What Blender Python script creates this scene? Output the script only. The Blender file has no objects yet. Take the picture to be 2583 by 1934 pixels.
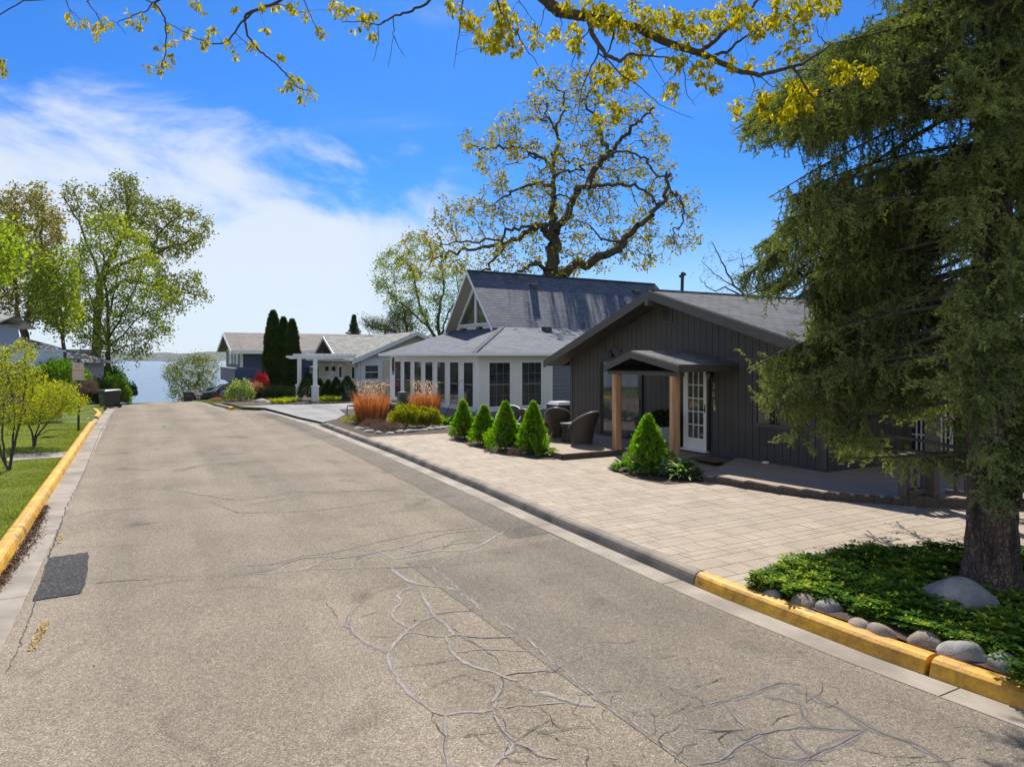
import bpy, bmesh, math, random
import numpy as np
from mathutils import Vector, Matrix
C = bpy.context.scene
COL = C.collection
R = math.radians
# ------------------------------------------------------------ camera, sky, sun, exposure
F, CX, HY, HC = 1722.0, 1291.5, 899.0, 2.6
cam = bpy.data.cameras.new('camera'); camo = bpy.data.objects.new('camera', cam); COL.objects.link(camo)
camo.location = (0, 0, HC); camo.rotation_euler = (R(90), 0, 0)
cam.sensor_fit = 'HORIZONTAL'; cam.sensor_width = 36; cam.lens = 36*F/2583
cam.shift_y = -(967-HY)/2583; cam.clip_end = 9000; cam.clip_start = 0.05
C.camera = camo
SUN_EL, SUN_AZ = R(51), R(-3)
sd = Vector((math.sin(SUN_AZ)*math.cos(SUN_EL), math.cos(SUN_AZ)*math.cos(SUN_EL), math.sin(SUN_EL)))
sl = bpy.data.lights.new('sun', 'SUN'); sl.energy = 5.0; sl.angle = R(0.55); sl.color = (1, .93, .80)
so = bpy.data.objects.new('sun', sl); COL.objects.link(so); so.rotation_euler = (-sd).to_track_quat('-Z', 'Y').to_euler()
C.view_settings.view_transform = 'Standard'; C.view_settings.look = 'None'
C.view_settings.exposure = 0.55; C.view_settings.gamma = 1
w = bpy.data.worlds.new("World"); C.world = w; w.use_nodes = True
nt = w.node_tree; N = nt.nodes; L = nt.links
bg = N['Background']; bg.inputs[1].default_value = 0.082
sky = N.new('ShaderNodeTexSky'); sky.sky_type = 'NISHITA'; sky.sun_disc = False
sky.sun_elevation = SUN_EL; sky.sun_rotation = SUN_AZ; sky.air_density = 1.0; sky.dust_density = 0.35; sky.ozone_density = 3.0
tc = N.new('ShaderNodeTexCoord')
def wmath(op, a, b=None, c=None, clamp=False):
    n = N.new('ShaderNodeMath'); n.operation = op; n.use_clamp = clamp
    for i, v in enumerate((a, b, c)):
        if v is None: continue
        if isinstance(v, (int, float)): n.inputs[i].default_value = v
        else: L.new(v, n.inputs[i])
    return n.outputs[0]
sep = N.new('ShaderNodeSeparateXYZ'); L.new(tc.outputs['Generated'], sep.inputs[0])
X_, Y_, Z_ = sep.outputs
mp = N.new('ShaderNodeMapping'); mp.inputs['Scale'].default_value = (1.3, 1.0, 2.9); mp.inputs['Rotation'].default_value = (0, R(-24), 0)
L.new(tc.outputs['Generated'], mp.inputs[0])
n1 = N.new('ShaderNodeTexNoise'); n1.inputs['Scale'].default_value = 2.6; n1.inputs['Detail'].default_value = 9; n1.inputs['Roughness'].default_value = .62; n1.inputs['Distortion'].default_value = .5
L.new(mp.outputs[0], n1.inputs[0])
n2 = N.new('ShaderNodeTexNoise'); n2.inputs['Scale'].default_value = 1.7; n2.inputs['Detail'].default_value = 7; n2.inputs['Roughness'].default_value = .6; n2.inputs['Distortion'].default_value = .9
mp2 = N.new('ShaderNodeMapping'); mp2.inputs['Scale'].default_value = (1.5, 1, 5); mp2.inputs['Rotation'].default_value = (0, R(20), 0); mp2.inputs['Location'].default_value = (3.1, 0, 1.7)
L.new(tc.outputs['Generated'], mp2.inputs[0]); L.new(mp2.outputs[0], n2.inputs[0])
# cloud bank: everything under a sloping plane, broken up by noise
line = wmath('SUBTRACT', wmath('SUBTRACT', wmath('MULTIPLY', Y_, .195), wmath('MULTIPLY', X_, .33)), Z_)
m1 = wmath('ADD', wmath('MULTIPLY', line, 6.5), wmath('MULTIPLY', wmath('SUBTRACT', n1.outputs[0], .5), 4.4))
def smooth(v, a, b, lo=0., hi=1.):
    n = N.new('ShaderNodeMapRange'); n.interpolation_type = 'SMOOTHSTEP'
    n.inputs[1].default_value = a; n.inputs[2].default_value = b; n.inputs[3].default_value = lo; n.inputs[4].default_value = hi
    L.new(v, n.inputs[0]); return n.outputs[0]
c1 = smooth(m1, -.35, .75)
side = smooth(X_, .12, -.25)
c1 = wmath('MULTIPLY', c1, wmath('MULTIPLY_ADD', side, .76, .12))
wis = wmath('MULTIPLY', smooth(n2.outputs[0], .56, .85), .22)
cl = wmath('MAXIMUM', c1, wis)
hz = wmath('MULTIPLY', smooth(Z_, .26, -.04), .6)
cl = wmath('MAXIMUM', cl, hz)
# bright cloud added to the unseen sky behind the viewer to lift shaded walls
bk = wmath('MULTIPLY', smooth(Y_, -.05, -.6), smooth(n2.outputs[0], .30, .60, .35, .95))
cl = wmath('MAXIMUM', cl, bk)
hs = N.new('ShaderNodeHueSaturation'); hs.inputs['Saturation'].default_value = 1.22; hs.inputs['Value'].default_value = 1.0
L.new(sky.outputs[0], hs.inputs['Color'])
tint = N.new('ShaderNodeMixRGB'); tint.blend_type = 'MULTIPLY'; tint.inputs[0].default_value = 1; tint.inputs[2].default_value = (.27, .70, 1.18, 1)
L.new(hs.outputs[0], tint.inputs[1])
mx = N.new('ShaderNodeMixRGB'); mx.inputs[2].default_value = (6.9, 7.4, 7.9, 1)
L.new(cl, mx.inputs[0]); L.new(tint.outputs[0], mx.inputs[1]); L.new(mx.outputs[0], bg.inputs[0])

# ------------------------------------------------------------ helpers
rnd = random.Random(7); rng = np.random.default_rng(7)
AN = R(28.7); SU = Vector((-math.sin(AN), math.cos(AN), 0)); SV = Vector((math.cos(AN), math.sin(AN), 0))
def W(s, t, z=0): return SU*s + SV*t + Vector((0, 0, z))
def ST(p): p = Vector((p[0], p[1], 0)); return p.dot(SU), p.dot(SV)
def G(px, py, z=0.0):
    d = (HC-z)*F/(py-HY); return Vector(((px-CX)/F*d, d, z))
def P(px, py, d): return Vector(((px-CX)/F*d, d, HC-(py-HY)/F*d))
def hgt(s):
    if s < 30: return 0.0
    if s < 78: return -.5*.0022*(s-30)**2
    z0 = -.5*.0022*48**2; q = s-78
    return max(z0 - .1056*q - .5*.007*q*q, -9.6)
def gz(p, off=.1):
    return hgt(ST(p)[0]) + off
class Fr:
    """local frame of a building: X to the right along its street front, Y into it"""
    def __init__(s, o, ang):
        s.o = Vector((o[0], o[1], 0)); s.z = o[2] if len(o) > 2 else 0
        a = R(ang); s.x = Vector((math.sin(a), -math.cos(a), 0)); s.y = Vector((math.cos(a), math.sin(a), 0)); s.rot = -math.pi/2+a
    def at(s, px, py, Y=0):
        k = (px-CX)/F; X = (k*(s.o.y+Y*s.y.y)-s.o.x-Y*s.y.x)/(s.x.x-k*s.x.y)
        d = s.o.y+X*s.x.y+Y*s.y.y; return X, HC-(py-HY)/F*d - s.z
    def atx(s, px, py, X=0):
        k = (px-CX)/F; Y = (k*(s.o.y+X*s.x.y)-s.o.x-X*s.x.x)/(s.y.x-k*s.y.y)
        d = s.o.y+X*s.x.y+Y*s.y.y; return Y, HC-(py-HY)/F*d - s.z
    def loc(s, p):
        q = Vector((p[0], p[1], 0))-s.o; return Vector((q.dot(s.x), q.dot(s.y), p[2]-s.z if len(p) > 2 else 0))
    def world(s, p): return s.o + s.x*p[0] + s.y*p[1] + Vector((0, 0, p[2]+s.z))
def tag(o, label=None, cat=None, group=None, kind=None):
    if label: o['label'] = label
    if cat: o['category'] = cat
    if group: o['group'] = group
    if kind: o['kind'] = kind
    return o
def thing(name, loc, label, cat, rz=0, group=None):
    o = bpy.data.objects.new(name, None); COL.objects.link(o); o.location = loc; o.rotation_euler = (0, 0, rz)
    o.empty_display_size = .2
    return tag(o, label, cat, group)
class MB:
    def __init__(s): s.v = []; s.f = []; s.m = []; s.uv = []
    def poly(s, pts, m=0, uv=None):
        i = len(s.v); s.v += [tuple(p) for p in pts]; s.f.append(tuple(range(i, i+len(pts)))); s.m.append(m)
        s.uv.append(uv or [(p[0], p[1]) for p in pts])
    def hull(s, A, B, m=0, cap=True):
        """prism between loops A and B"""
        n = len(A)
        if cap: s.poly(A[::-1], m); s.poly(B, m)
        for i in range(n):
            j = (i+1) % n; s.poly([A[i], A[j], B[j], B[i]], m)
    def box(s, x0, x1, y0, y1, z0, z1, m=0, M=None):
        c = [Vector((x, y, z)) for z in (z0, z1) for x, y in ((x0, y0), (x1, y0), (x1, y1), (x0, y1))]
        if M is not None: c = [M @ p for p in c]
        s.hull(c[:4], c[4:], m)
    def bar(s, a, b, w, h, m=0, up=(0, 0, 1)):
        a = Vector(a); b = Vector(b); d = (b-a).normalized(); u = Vector(up)
        if abs(d.dot(u)) > .99: u = Vector((1, 0, 0))
        x = d.cross(u).normalized()*(w/2); y = x.cross(d).normalized()*(h/2)
        s.hull([a-x-y, a+x-y, a+x+y, a-x+y], [b-x-y, b+x-y, b+x+y, b-x+y], m)
    def tube(s, pts, rad, n=8, m=0, cap=True):
        pts = [Vector(p) for p in pts]; k = len(pts)
        if not hasattr(rad, '__len__'): rad = [rad]*k
        i0 = len(s.v); up = Vector((.13, .31, 1)).normalized()
        for i, p in enumerate(pts):
            d = (pts[min(i+1, k-1)]-pts[max(i-1, 0)]).normalized()
            if abs(d.dot(up)) > .97: up = Vector((1, .2, 0)).normalized()
            x = d.cross(up).normalized(); y = x.cross(d).normalized(); up = y
            for j in range(n):
                a = 2*math.pi*j/n; s.v.append(tuple(p+(x*math.cos(a)+y*math.sin(a))*rad[i]))
        for i in range(k-1):
            for j in range(n):
                q = (j+1) % n; s.f.append((i0+i*n+j, i0+i*n+q, i0+(i+1)*n+q, i0+(i+1)*n+j)); s.m.append(m); s.uv.append([(0, 0)]*4)
        if cap:
            s.f.append(tuple(i0+j for j in range(n))[::-1]); s.m.append(m); s.uv.append([(0, 0)]*n)
            s.f.append(tuple(i0+(k-1)*n+j for j in range(n))); s.m.append(m); s.uv.append([(0, 0)]*n)
    def lathe(s, prof, n=20, c=(0, 0), m=0, sx=1, sy=1, cap=True):
        i0 = len(s.v); k = len(prof)
        for r, z in prof:
            for j in range(n):
                a = 2*math.pi*j/n; s.v.append((c[0]+r*sx*math.cos(a), c[1]+r*sy*math.sin(a), z))
        for i in range(k-1):
            for j in range(n):
                q = (j+1) % n; s.f.append((i0+i*n+j, i0+i*n+q, i0+(i+1)*n+q, i0+(i+1)*n+j)); s.m.append(m); s.uv.append([(0, 0)]*4)
        if cap:
            s.f.append(tuple(i0+j for j in range(n))[::-1]); s.m.append(m); s.uv.append([(0, 0)]*n)
            s.f.append(tuple(i0+(k-1)*n+j for j in range(n))); s.m.append(m); s.uv.append([(0, 0)]*n)
    def build(s, name, mats, parent=None, smooth=False, bevel=0, uv=True):
        me = bpy.data.meshes.new(name); me.from_pydata(s.v, [], s.f)
        if not isinstance(mats, (list, tuple)): mats = [mats]
        for m in mats: me.materials.append(m)
        me.polygons.foreach_set('material_index', s.m)
        if smooth: me.polygons.foreach_set('use_smooth', [True]*len(s.f))
        if uv:
            l = me.uv_layers.new(name='uv'); l.data.foreach_set('uv', [c for u in s.uv for q in u for c in q])
        me.update()
        o = bpy.data.objects.new(name, me); COL.objects.link(o)
        if parent is not None: o.parent = parent
        if bevel:
            b = o.modifiers.new('b', 'BEVEL'); b.width = bevel; b.segments = 2; b.limit_method = 'ANGLE'
            wl = o.modifiers.new('w', 'WELD'); wl.merge_threshold = 1e-4
            o.modifiers.move(1, 0)
        return o
def arr_mesh(name, V, Fc, mats, parent=None, var=None, smooth=False):
    """V (n,3), Fc (m,k) arrays -> one mesh object, fast"""
    me = bpy.data.meshes.new(name); V = np.ascontiguousarray(V, dtype=np.float32); Fc = np.ascontiguousarray(Fc, dtype=np.int32)
    me.vertices.add(len(V)); me.vertices.foreach_set('co', V.ravel())
    m, k = Fc.shape; me.loops.add(m*k); me.loops.foreach_set('vertex_index', Fc.ravel())
    me.polygons.add(m); me.polygons.foreach_set('loop_start', np.arange(0, m*k, k, dtype=np.int32))
    me.polygons.foreach_set('loop_total', np.full(m, k, dtype=np.int32))
    if smooth: me.polygons.foreach_set('use_smooth', np.ones(m, dtype=bool))
    if not isinstance(mats, (list, tuple)): mats = [mats]
    for q in mats: me.materials.append(q)
    if var is not None:
        a = me.attributes.new('var', 'FLOAT', 'POINT'); a.data.foreach_set('value', np.ascontiguousarray(var, dtype=np.float32))
    me.update(calc_edges=True)
    o = bpy.data.objects.new(name, me); COL.objects.link(o)
    if parent is not None: o.parent = parent
    return o
def unit(a): return a/np.maximum(np.linalg.norm(a, axis=-1, keepdims=True), 1e-9)
LEAF4 = np.array([[0, 0, 0], [.5, .45, .06], [0, 1, -.05], [-.5, .45, .06]])
def leaves(name, cen, axis, length, width, mat, parent=None, shape=None, nrm=None, var=None):
    """one leaf per centre: its own blade from the centre along axis"""
    n = len(cen); sh = LEAF4 if shape is None else shape; k = len(sh)
    y = unit(np.asarray(axis, float)); r = rng.normal(size=(n, 3)) if nrm is None else nrm
    x = unit(np.cross(y, r)); z = np.cross(x, y)
    length = np.broadcast_to(np.asarray(length, float), (n,))[:, None, None]; width = np.broadcast_to(np.asarray(width, float), (n,))[:, None, None]
    V = cen[:, None, :] + sh[None, :, 0:1]*width*x[:, None, :] + sh[None, :, 1:2]*length*y[:, None, :] + sh[None, :, 2:3]*length*z[:, None, :]
    Fc = np.arange(n*k).reshape(n, k)
    va = rng.random(n) if var is None else var
    return arr_mesh(name, V.reshape(-1, 3), Fc, mat, parent, np.repeat(va, k))
def edges_mesh(name, nodes, parent_idx, rad, mat, parent=None, k=6):
    """tapered tube segments for a branching skeleton"""
    idx = np.array([i for i, p in enumerate(parent_idx) if p >= 0]); pa = np.array(parent_idx)[idx]
    A = nodes[pa]; B = nodes[idx]; d = unit(B-A); up = np.where(np.abs(d[:, 2:3]) > .9, np.array([[1., 0, 0]]), np.array([[0, 0, 1.]]))
    x = unit(np.cross(d, up)); y = np.cross(x, d)
    B = B + d*rad[idx][:, None]*.3
    a = np.arange(k)*2*np.pi/k; ca = np.cos(a)[None, :, None]; sa = np.sin(a)[None, :, None]
    ring = ca*x[:, None, :]+sa*y[:, None, :]
    rA = np.minimum(rad[pa], rad[idx]*1.5)
    VA = A[:, None, :]+ring*rA[:, None, None]; VB = B[:, None, :]+ring*rad[idx][:, None, None]
    V = np.concatenate([VA, VB], axis=1).reshape(-1, 3)
    j = np.arange(k); q = np.stack([j, (j+1) % k, (j+1) % k+k, j+k], axis=1)
    Fc = (np.arange(len(idx))*2*k)[:, None, None]+q[None]
    return arr_mesh(name, V, Fc.reshape(-1, 4), mat, parent, smooth=True)
def colonize(nodes, par, att, step, infl, kill, iters, wig=.25, grav=0.0):
    nodes = [np.array(n, float) for n in nodes]; par = list(par); att = np.array(att, float)
    Nn = np.array(nodes); near = np.full(len(att), 0); dist = np.full(len(att), 1e9)
    new0 = 0
    for it in range(iters):
        NW = np.array(nodes[new0:])
        if len(NW) == 0 or len(att) == 0: break
        D = np.linalg.norm(att[:, None, :]-NW[None], axis=2); j = D.argmin(1); dm = D[np.arange(len(att)), j]
        better = dm < dist; near[better] = j[better]+new0; dist[better] = dm[better]
        keep = dist > kill; att = att[keep]; near = near[keep]; dist = dist[keep]
        if len(att) == 0: break
        act = dist < infl
        if not act.any(): act = dist < dist.min()*1.05
        new0 = len(nodes)
        for nd in np.unique(near[act]):
            a = att[act & (near == nd)]; v = unit((a-nodes[nd])).mean(0)
            v = unit(v+rng.normal(size=3)*wig+np.array([0, 0, grav]))
            q = nodes[nd]+v*step
            nodes.append(q); par.append(int(nd))
    return np.array(nodes), par
def pipe_radii(par, tip, ex=.42, base=None):
    n = len(par); cnt = np.zeros(n); 
    ch = np.zeros(n, int)
    for p in par:
        if p >= 0: ch[p] += 1
    cnt[ch == 0] = 1
    for i in range(n-1, -1, -1):
        if par[i] >= 0: cnt[par[i]] += max(cnt[i], .0)
    r = tip*np.maximum(cnt, 1)**ex
    if base is not None: r = np.maximum(r, base)
    return r, ch
def inpoly(x, y, poly):
    c = np.zeros(x.shape, bool); n = len(poly)
    for i in range(n):
        x1, y1 = poly[i]; x2, y2 = poly[i-1]
        if y1 == y2: continue
        c ^= ((y1 > y) != (y2 > y)) & (x < (x2-x1)*(y-y1)/(y2-y1)+x1)
    return c
def poly_cloud(poly, n, d, th, gap=.12):
    """points filling the volume whose outline, at distance d, is poly; thick th metres, thinner at its rim"""
    p = np.array(poly, float); lo = p.min(0); hi = p.max(0); out = []
    c = p.mean(0); R0 = (hi-lo).max()/2; ph = rng.random(6)*6.28; fq = 2*np.pi/(R0*.42)
    while len(out) < n:
        q = lo+rng.random((n*2, 2))*(hi-lo); q = q[inpoly(q[:, 0], q[:, 1], poly)]
        g = np.sin(q[:, 0]*fq+ph[0]+1.3*np.sin(q[:, 1]*fq*.7+ph[1]))*np.sin(q[:, 1]*fq*1.1+ph[2]+1.3*np.sin(q[:, 0]*fq*.8+ph[3]))
        q = q[rng.random(len(q)) < np.clip(.55+g*1.1, gap, 1)]
        out += list(q)
    q = np.array(out[:n]); e = np.sqrt(np.clip(1-(np.linalg.norm(q-c, axis=1)/R0)**2, .08, 1))
    dd = d+(rng.random(n)*2-1)*th*e
    return np.stack([(q[:, 0]-CX)/F*dd, dd, HC-(q[:, 1]-HY)/F*dd], 1)
def px_path(pts, d, tr=None, wob=0, sub=4):
    """pixel path -> world points at distance d"""
    out = []
    for i, p in enumerate(pts):
        x, y = p[:2] if tr is None else (tr[0]+p[0]*tr[2], tr[1]+p[1]*tr[2])
        dd = d+(p[2] if len(p) > 2 else 0)
        out.append(np.array(P(x, y, dd)))
    res = [out[0]]
    for a, b in zip(out[:-1], out[1:]):
        for k in range(1, sub+1):
            q = a+(b-a)*k/sub
            if wob and k < sub: q = q+rng.normal(size=3)*wob
            res.append(q)
    return res
# ------------------------------------------------------------ materials
MC = {}
def nodes_of(name):
    m = bpy.data.materials.new(name); m.use_nodes = True; return m, m.node_tree.nodes, m.node_tree.links, m.node_tree.nodes['Principled BSDF']
def mat(name, c1, c2=None, sc=3, rough=.7, bump=0, bsc=40, metal=0, spec=.5, coord='Object', detail=6, stretch=(1, 1, 1), dist=0.005, c3=None, sc3=.6):
    if name in MC: return MC[name]
    m, N, L, b = nodes_of(name); b.inputs['Roughness'].default_value = rough; b.inputs['Metallic'].default_value = metal
    b.inputs['Specular IOR Level'].default_value = spec
    b.inputs['Base Color'].default_value = (*c1, 1)
    tc = N.new('ShaderNodeTexCoord'); mp = N.new('ShaderNodeMapping'); mp.inputs['Scale'].default_value = stretch
    L.new(tc.outputs[coord], mp.inputs[0])
    if c2:
        n = N.new('ShaderNodeTexNoise'); n.inputs['Scale'].default_value = sc; n.inputs['Detail'].default_value = detail; n.inputs['Roughness'].default_value = .6
        L.new(mp.outputs[0], n.inputs[0]); r = N.new('ShaderNodeMapRange'); r.inputs[1].default_value = .33; r.inputs[2].default_value = .67
        L.new(n.outputs[0], r.inputs[0]); x = N.new('ShaderNodeMixRGB'); x.inputs[1].default_value = (*c1, 1); x.inputs[2].default_value = (*c2, 1)
        L.new(r.outputs[0], x.inputs[0]); last = x
        if c3:
            n3 = N.new('ShaderNodeTexNoise'); n3.inputs['Scale'].default_value = sc3; n3.inputs['Detail'].default_value = 4
            L.new(mp.outputs[0], n3.inputs[0]); r3 = N.new('ShaderNodeMapRange'); r3.inputs[1].default_value = .45; r3.inputs[2].default_value = .62
            L.new(n3.outputs[0], r3.inputs[0]); y = N.new('ShaderNodeMixRGB'); y.inputs[2].default_value = (*c3, 1)
            L.new(r3.outputs[0], y.inputs[0]); L.new(x.outputs[0], y.inputs[1]); last = y
        L.new(last.outputs[0], b.inputs['Base Color'])
    if bump:
        n = N.new('ShaderNodeTexNoise'); n.inputs['Scale'].default_value = bsc; n.inputs['Detail'].default_value = 4
        L.new(mp.outputs[0], n.inputs[0]); bp = N.new('ShaderNodeBump'); bp.inputs['Strength'].default_value = bump; bp.inputs['Distance'].default_value = dist
        L.new(n.outputs[0], bp.inputs['Height']); L.new(bp.outputs[0], b.inputs['Normal'])
    MC[name] = m; return m
def leafmat(name, cols, trans=.45, rough=.5, tcol=None, noise=.9, spec=.3):
    """leaf colours spread per leaf (attribute var) and per clump (noise); light passes through the blade"""
    if name in MC: return MC[name]
    m, N, L, b = nodes_of(name); N.remove(b); b = N.new('ShaderNodeBsdfDiffuse'); L.new(b.outputs[0], N['Material Output'].inputs[0])
    at = N.new('ShaderNodeAttribute'); at.attribute_name = 'var'
    tc = N.new('ShaderNodeTexCoord'); n = N.new('ShaderNodeTexNoise'); n.inputs['Scale'].default_value = noise; n.inputs['Detail'].default_value = 2
    L.new(tc.outputs['Object'], n.inputs[0])
    a = N.new('ShaderNodeMath'); a.operation = 'MULTIPLY_ADD'; a.inputs[1].default_value = 1.3; a.inputs[2].default_value = -.4; L.new(n.outputs[0], a.inputs[0])
    s = N.new('ShaderNodeMath'); s.operation = 'ADD'; L.new(a.outputs[0], s.inputs[0])
    h = N.new('ShaderNodeMath'); h.operation = 'MULTIPLY'; h.inputs[1].default_value = .75; L.new(at.outputs['Fac'], h.inputs[0]); L.new(h.outputs[0], s.inputs[1])
    r = N.new('ShaderNodeValToRGB'); el = r.color_ramp.elements
    while len(el) < len(cols): el.new(.5)
    for i, c in enumerate(cols): el[i].position = i/(len(cols)-1); el[i].color = (*c, 1)
    L.new(s.outputs[0], r.inputs[0]); L.new(r.outputs[0], b.inputs['Color'])
    if trans:
        t = N.new('ShaderNodeBsdfTranslucent'); x = N.new('ShaderNodeMixRGB'); x.blend_type = 'MULTIPLY'; x.inputs[0].default_value = 1
        x.inputs[2].default_value = (*(tcol or (1.5, 1.45, .5)), 1); L.new(r.outputs[0], x.inputs[1]); L.new(x.outputs[0], t.inputs[0])
        mx = N.new('ShaderNodeMixShader'); mx.inputs[0].default_value = trans
        L.new(b.outputs[0], mx.inputs[1]); L.new(t.outputs[0], mx.inputs[2]); L.new(mx.outputs[0], N['Material Output'].inputs[0])
    MC[name] = m; return m
def shingle(name, c1, c2, c3, bw=.30, rh=.14):
    m, N, L, b = nodes_of(name); b.inputs['Roughness'].default_value = .85; b.inputs['Specular IOR Level'].default_value = .35
    tc = N.new('ShaderNodeTexCoord')
    def brick(w_, off):
        t = N.new('ShaderNodeTexBrick'); t.inputs['Scale'].default_value = 1; t.inputs['Brick Width'].default_value = w_; t.inputs['Row Height'].default_value = rh
        t.inputs['Mortar Size'].default_value = .014; t.inputs['Mortar Smooth'].default_value = .3; t.offset = off; t.inputs['Bias'].default_value = 0
        t.inputs['Color1'].default_value = (*c1, 1); t.inputs['Color2'].default_value = (*c2, 1); t.inputs['Mortar'].default_value = (c1[0]*.3, c1[1]*.3, c1[2]*.3, 1)
        L.new(tc.outputs['UV'], t.inputs[0]); return t
    t = brick(bw, .37)
    n = N.new('ShaderNodeTexNoise'); n.inputs['Scale'].default_value = 1.1; n.inputs['Detail'].default_value = 8; L.new(tc.outputs['UV'], n.inputs[0])
    x = N.new('ShaderNodeMixRGB'); x.inputs[2].default_value = (*c3, 1); r = N.new('ShaderNodeMapRange'); r.inputs[1].default_value = .4; r.inputs[2].default_value = .75; r.inputs[4].default_value = .6
    L.new(n.outputs[0], r.inputs[0]); L.new(r.outputs[0], x.inputs[0]); L.new(t.outputs[0], x.inputs[1]); L.new(x.outputs[0], b.inputs['Base Color'])
    # saw-tooth height per course so each row's butt edge stands proud
    sp = N.new('ShaderNodeSeparateXYZ'); L.new(tc.outputs['UV'], sp.inputs[0])
    dv = N.new('ShaderNodeMath'); dv.operation = 'DIVIDE'; dv.inputs[1].default_value = rh; L.new(sp.outputs[1], dv.inputs[0])
    fr = N.new('ShaderNodeMath'); fr.operation = 'FRACT'; L.new(dv.outputs[0], fr.inputs[0])
    inv = N.new('ShaderNodeMath'); inv.operation = 'SUBTRACT'; inv.inputs[0].default_value = 1; L.new(fr.outputs[0], inv.inputs[1])
    ad = N.new('ShaderNodeMath'); ad.operation = 'MULTIPLY_ADD'; ad.inputs[1].default_value = .25; L.new(t.outputs['Color'], ad.inputs[0]); L.new(inv.outputs[0], ad.inputs[2])
    bp = N.new('ShaderNodeBump'); bp.inputs['Distance'].default_value = .045; bp.inputs['Strength'].default_value = 1; L.new(ad.outputs[0], bp.inputs['Height']); L.new(bp.outputs[0], b.inputs['Normal'])
    return m
M_dark = mat('dark_siding_paint', (.050, .044, .039), (.066, .059, .053), 2, .6, .3, 30)
M_dtrim = mat('dark_trim_paint', (.064, .058, .053), (.080, .073, .067), 3, .55)
M_base = mat('slate_skirting_paint', (.035, .04, .052), (.045, .05, .062), 3, .6)
M_black = mat('black_metal', (.012, .012, .013), None, rough=.35)
M_white = mat('white_paint', (.74, .75, .77), (.66, .68, .71), 5, .5)
M_gutter = mat('white_aluminium', (.8, .81, .83), None, rough=.3)
M_glass = mat('dark_window_glass', (.018, .02, .023), (.05, .055, .06), 2.2, .04, spec=.9)
M_glassr = mat('reflective_door_glass', (.03, .034, .036), (.10, .10, .09), 3, .03, spec=1.)
M_bsiding = mat('blue_grey_vinyl_siding', (.135, .148, .178), (.155, .168, .20), 1.5, .5)
M_beige = mat('beige_board_siding', (.46, .42, .33), (.52, .47, .38), 1.2, .6)
M_navy = mat('navy_siding', (.018, .045, .11), (.024, .056, .13), 1.4, .5)
M_trim = mat('pale_grey_trim', (.52, .56, .62), None, rough=.5)
M_cedar = mat('cedar_post_wood', (.46, .25, .12), (.60, .36, .20), 2.5, .6, .3, 30, stretch=(8, 8, .7), c3=(.30, .15, .07), sc3=1.2)
M_deck = mat('weathered_deck_boards', (.22, .165, .12), (.32, .25, .19), 2, .75, .3, 30, stretch=(1, 9, 1))
M_ddeck = mat('dark_deck_fascia', (.06, .047, .038), (.085, .068, .056), 2, .7)
M_wicker = mat('brown_wicker', (.036, .026, .023), (.075, .054, .046), 60, .5, .8, 90, stretch=(1, 1, 1.6))
M_rim = mat('pale_wicker_rim', (.25, .24, .24), None, rough=.35)
M_bark = mat('oak_bark', (.075, .055, .042), (.15, .115, .085), 9, .9, .9, 22, stretch=(1, 1, .25), dist=.03)
M_barkd = mat('dark_bark', (.045, .035, .03), (.085, .068, .055), 5, .9, .6, 14, dist=.03)
M_barks = mat('spruce_bark', (.085, .055, .042), (.22, .155, .12), 14, .95, 1, 30, stretch=(1, 1, .3), dist=.02, c3=(.05, .035, .03), sc3=5)
def scaly(m):
    N = m.node_tree.nodes; L = m.node_tree.links; b = N['Principled BSDF']; tc = N.new('ShaderNodeTexCoord'); mp = N.new('ShaderNodeMapping'); mp.inputs['Scale'].default_value = (1, 1, .42); L.new(tc.outputs['Object'], mp.inputs[0])
    v = N.new('ShaderNodeTexVoronoi'); v.feature = 'DISTANCE_TO_EDGE'; v.inputs['Scale'].default_value = 26; nz = N.new('ShaderNodeTexNoise'); nz.inputs['Scale'].default_value = 14; L.new(mp.outputs[0], nz.inputs[0]); ad = N.new('ShaderNodeMixRGB'); ad.blend_type = 'ADD'; ad.inputs[0].default_value = .10; L.new(mp.outputs[0], ad.inputs[1]); L.new(nz.outputs['Color'], ad.inputs[2]); L.new(ad.outputs[0], v.inputs[0])
    r = N.new('ShaderNodeMapRange'); r.inputs[2].default_value = .16; L.new(v.outputs[0], r.inputs[0]); bp = N.new('ShaderNodeBump'); bp.inputs['Distance'].default_value = .03; L.new(r.outputs[0], bp.inputs['Height'])
    old = b.inputs['Normal'].links[0].from_socket; L.new(old, bp.inputs['Normal']); L.new(bp.outputs[0], b.inputs['Normal'])
scaly(M_barks)
M_mulch = mat('bark_mulch', (.035, .022, .015), (.085, .055, .036), 26, .95, 1, 45, dist=.02)
M_stone = mat('grey_field_stone', (.17, .165, .16), (.30, .285, .265), 9, .8, .7, 60, dist=.01, c3=(.13, .128, .13), sc3=2)
M_stoneb = mat('brown_field_stone', (.17, .13, .11), (.30, .24, .20), 9, .85, .6, 60, dist=.01)
M_green = mat('green_utility_plastic', (.045, .075, .05), (.06, .09, .06), 3, .5)
M_bin = mat('charcoal_bin_plastic', (.028, .026, .03), (.04, .037, .04), 3, .4)
SH_dark = shingle('charcoal_shingles', (.105, .106, .112), (.185, .186, .192), (.20, .20, .205), .34, .17)
SH_blue = shingle('slate_blue_shingles', (.050, .064, .094), (.098, .116, .155), (.115, .132, .17), .36, .17)
SH_brown = shingle('brown_grey_shingles', (.19, .155, .14), (.27, .235, .22), (.23, .21, .20), .6, .3)
SH_grey = shingle('grey_shingles', (.12, .125, .12), (.27, .275, .26), (.17, .17, .17), .36, .17)
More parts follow.
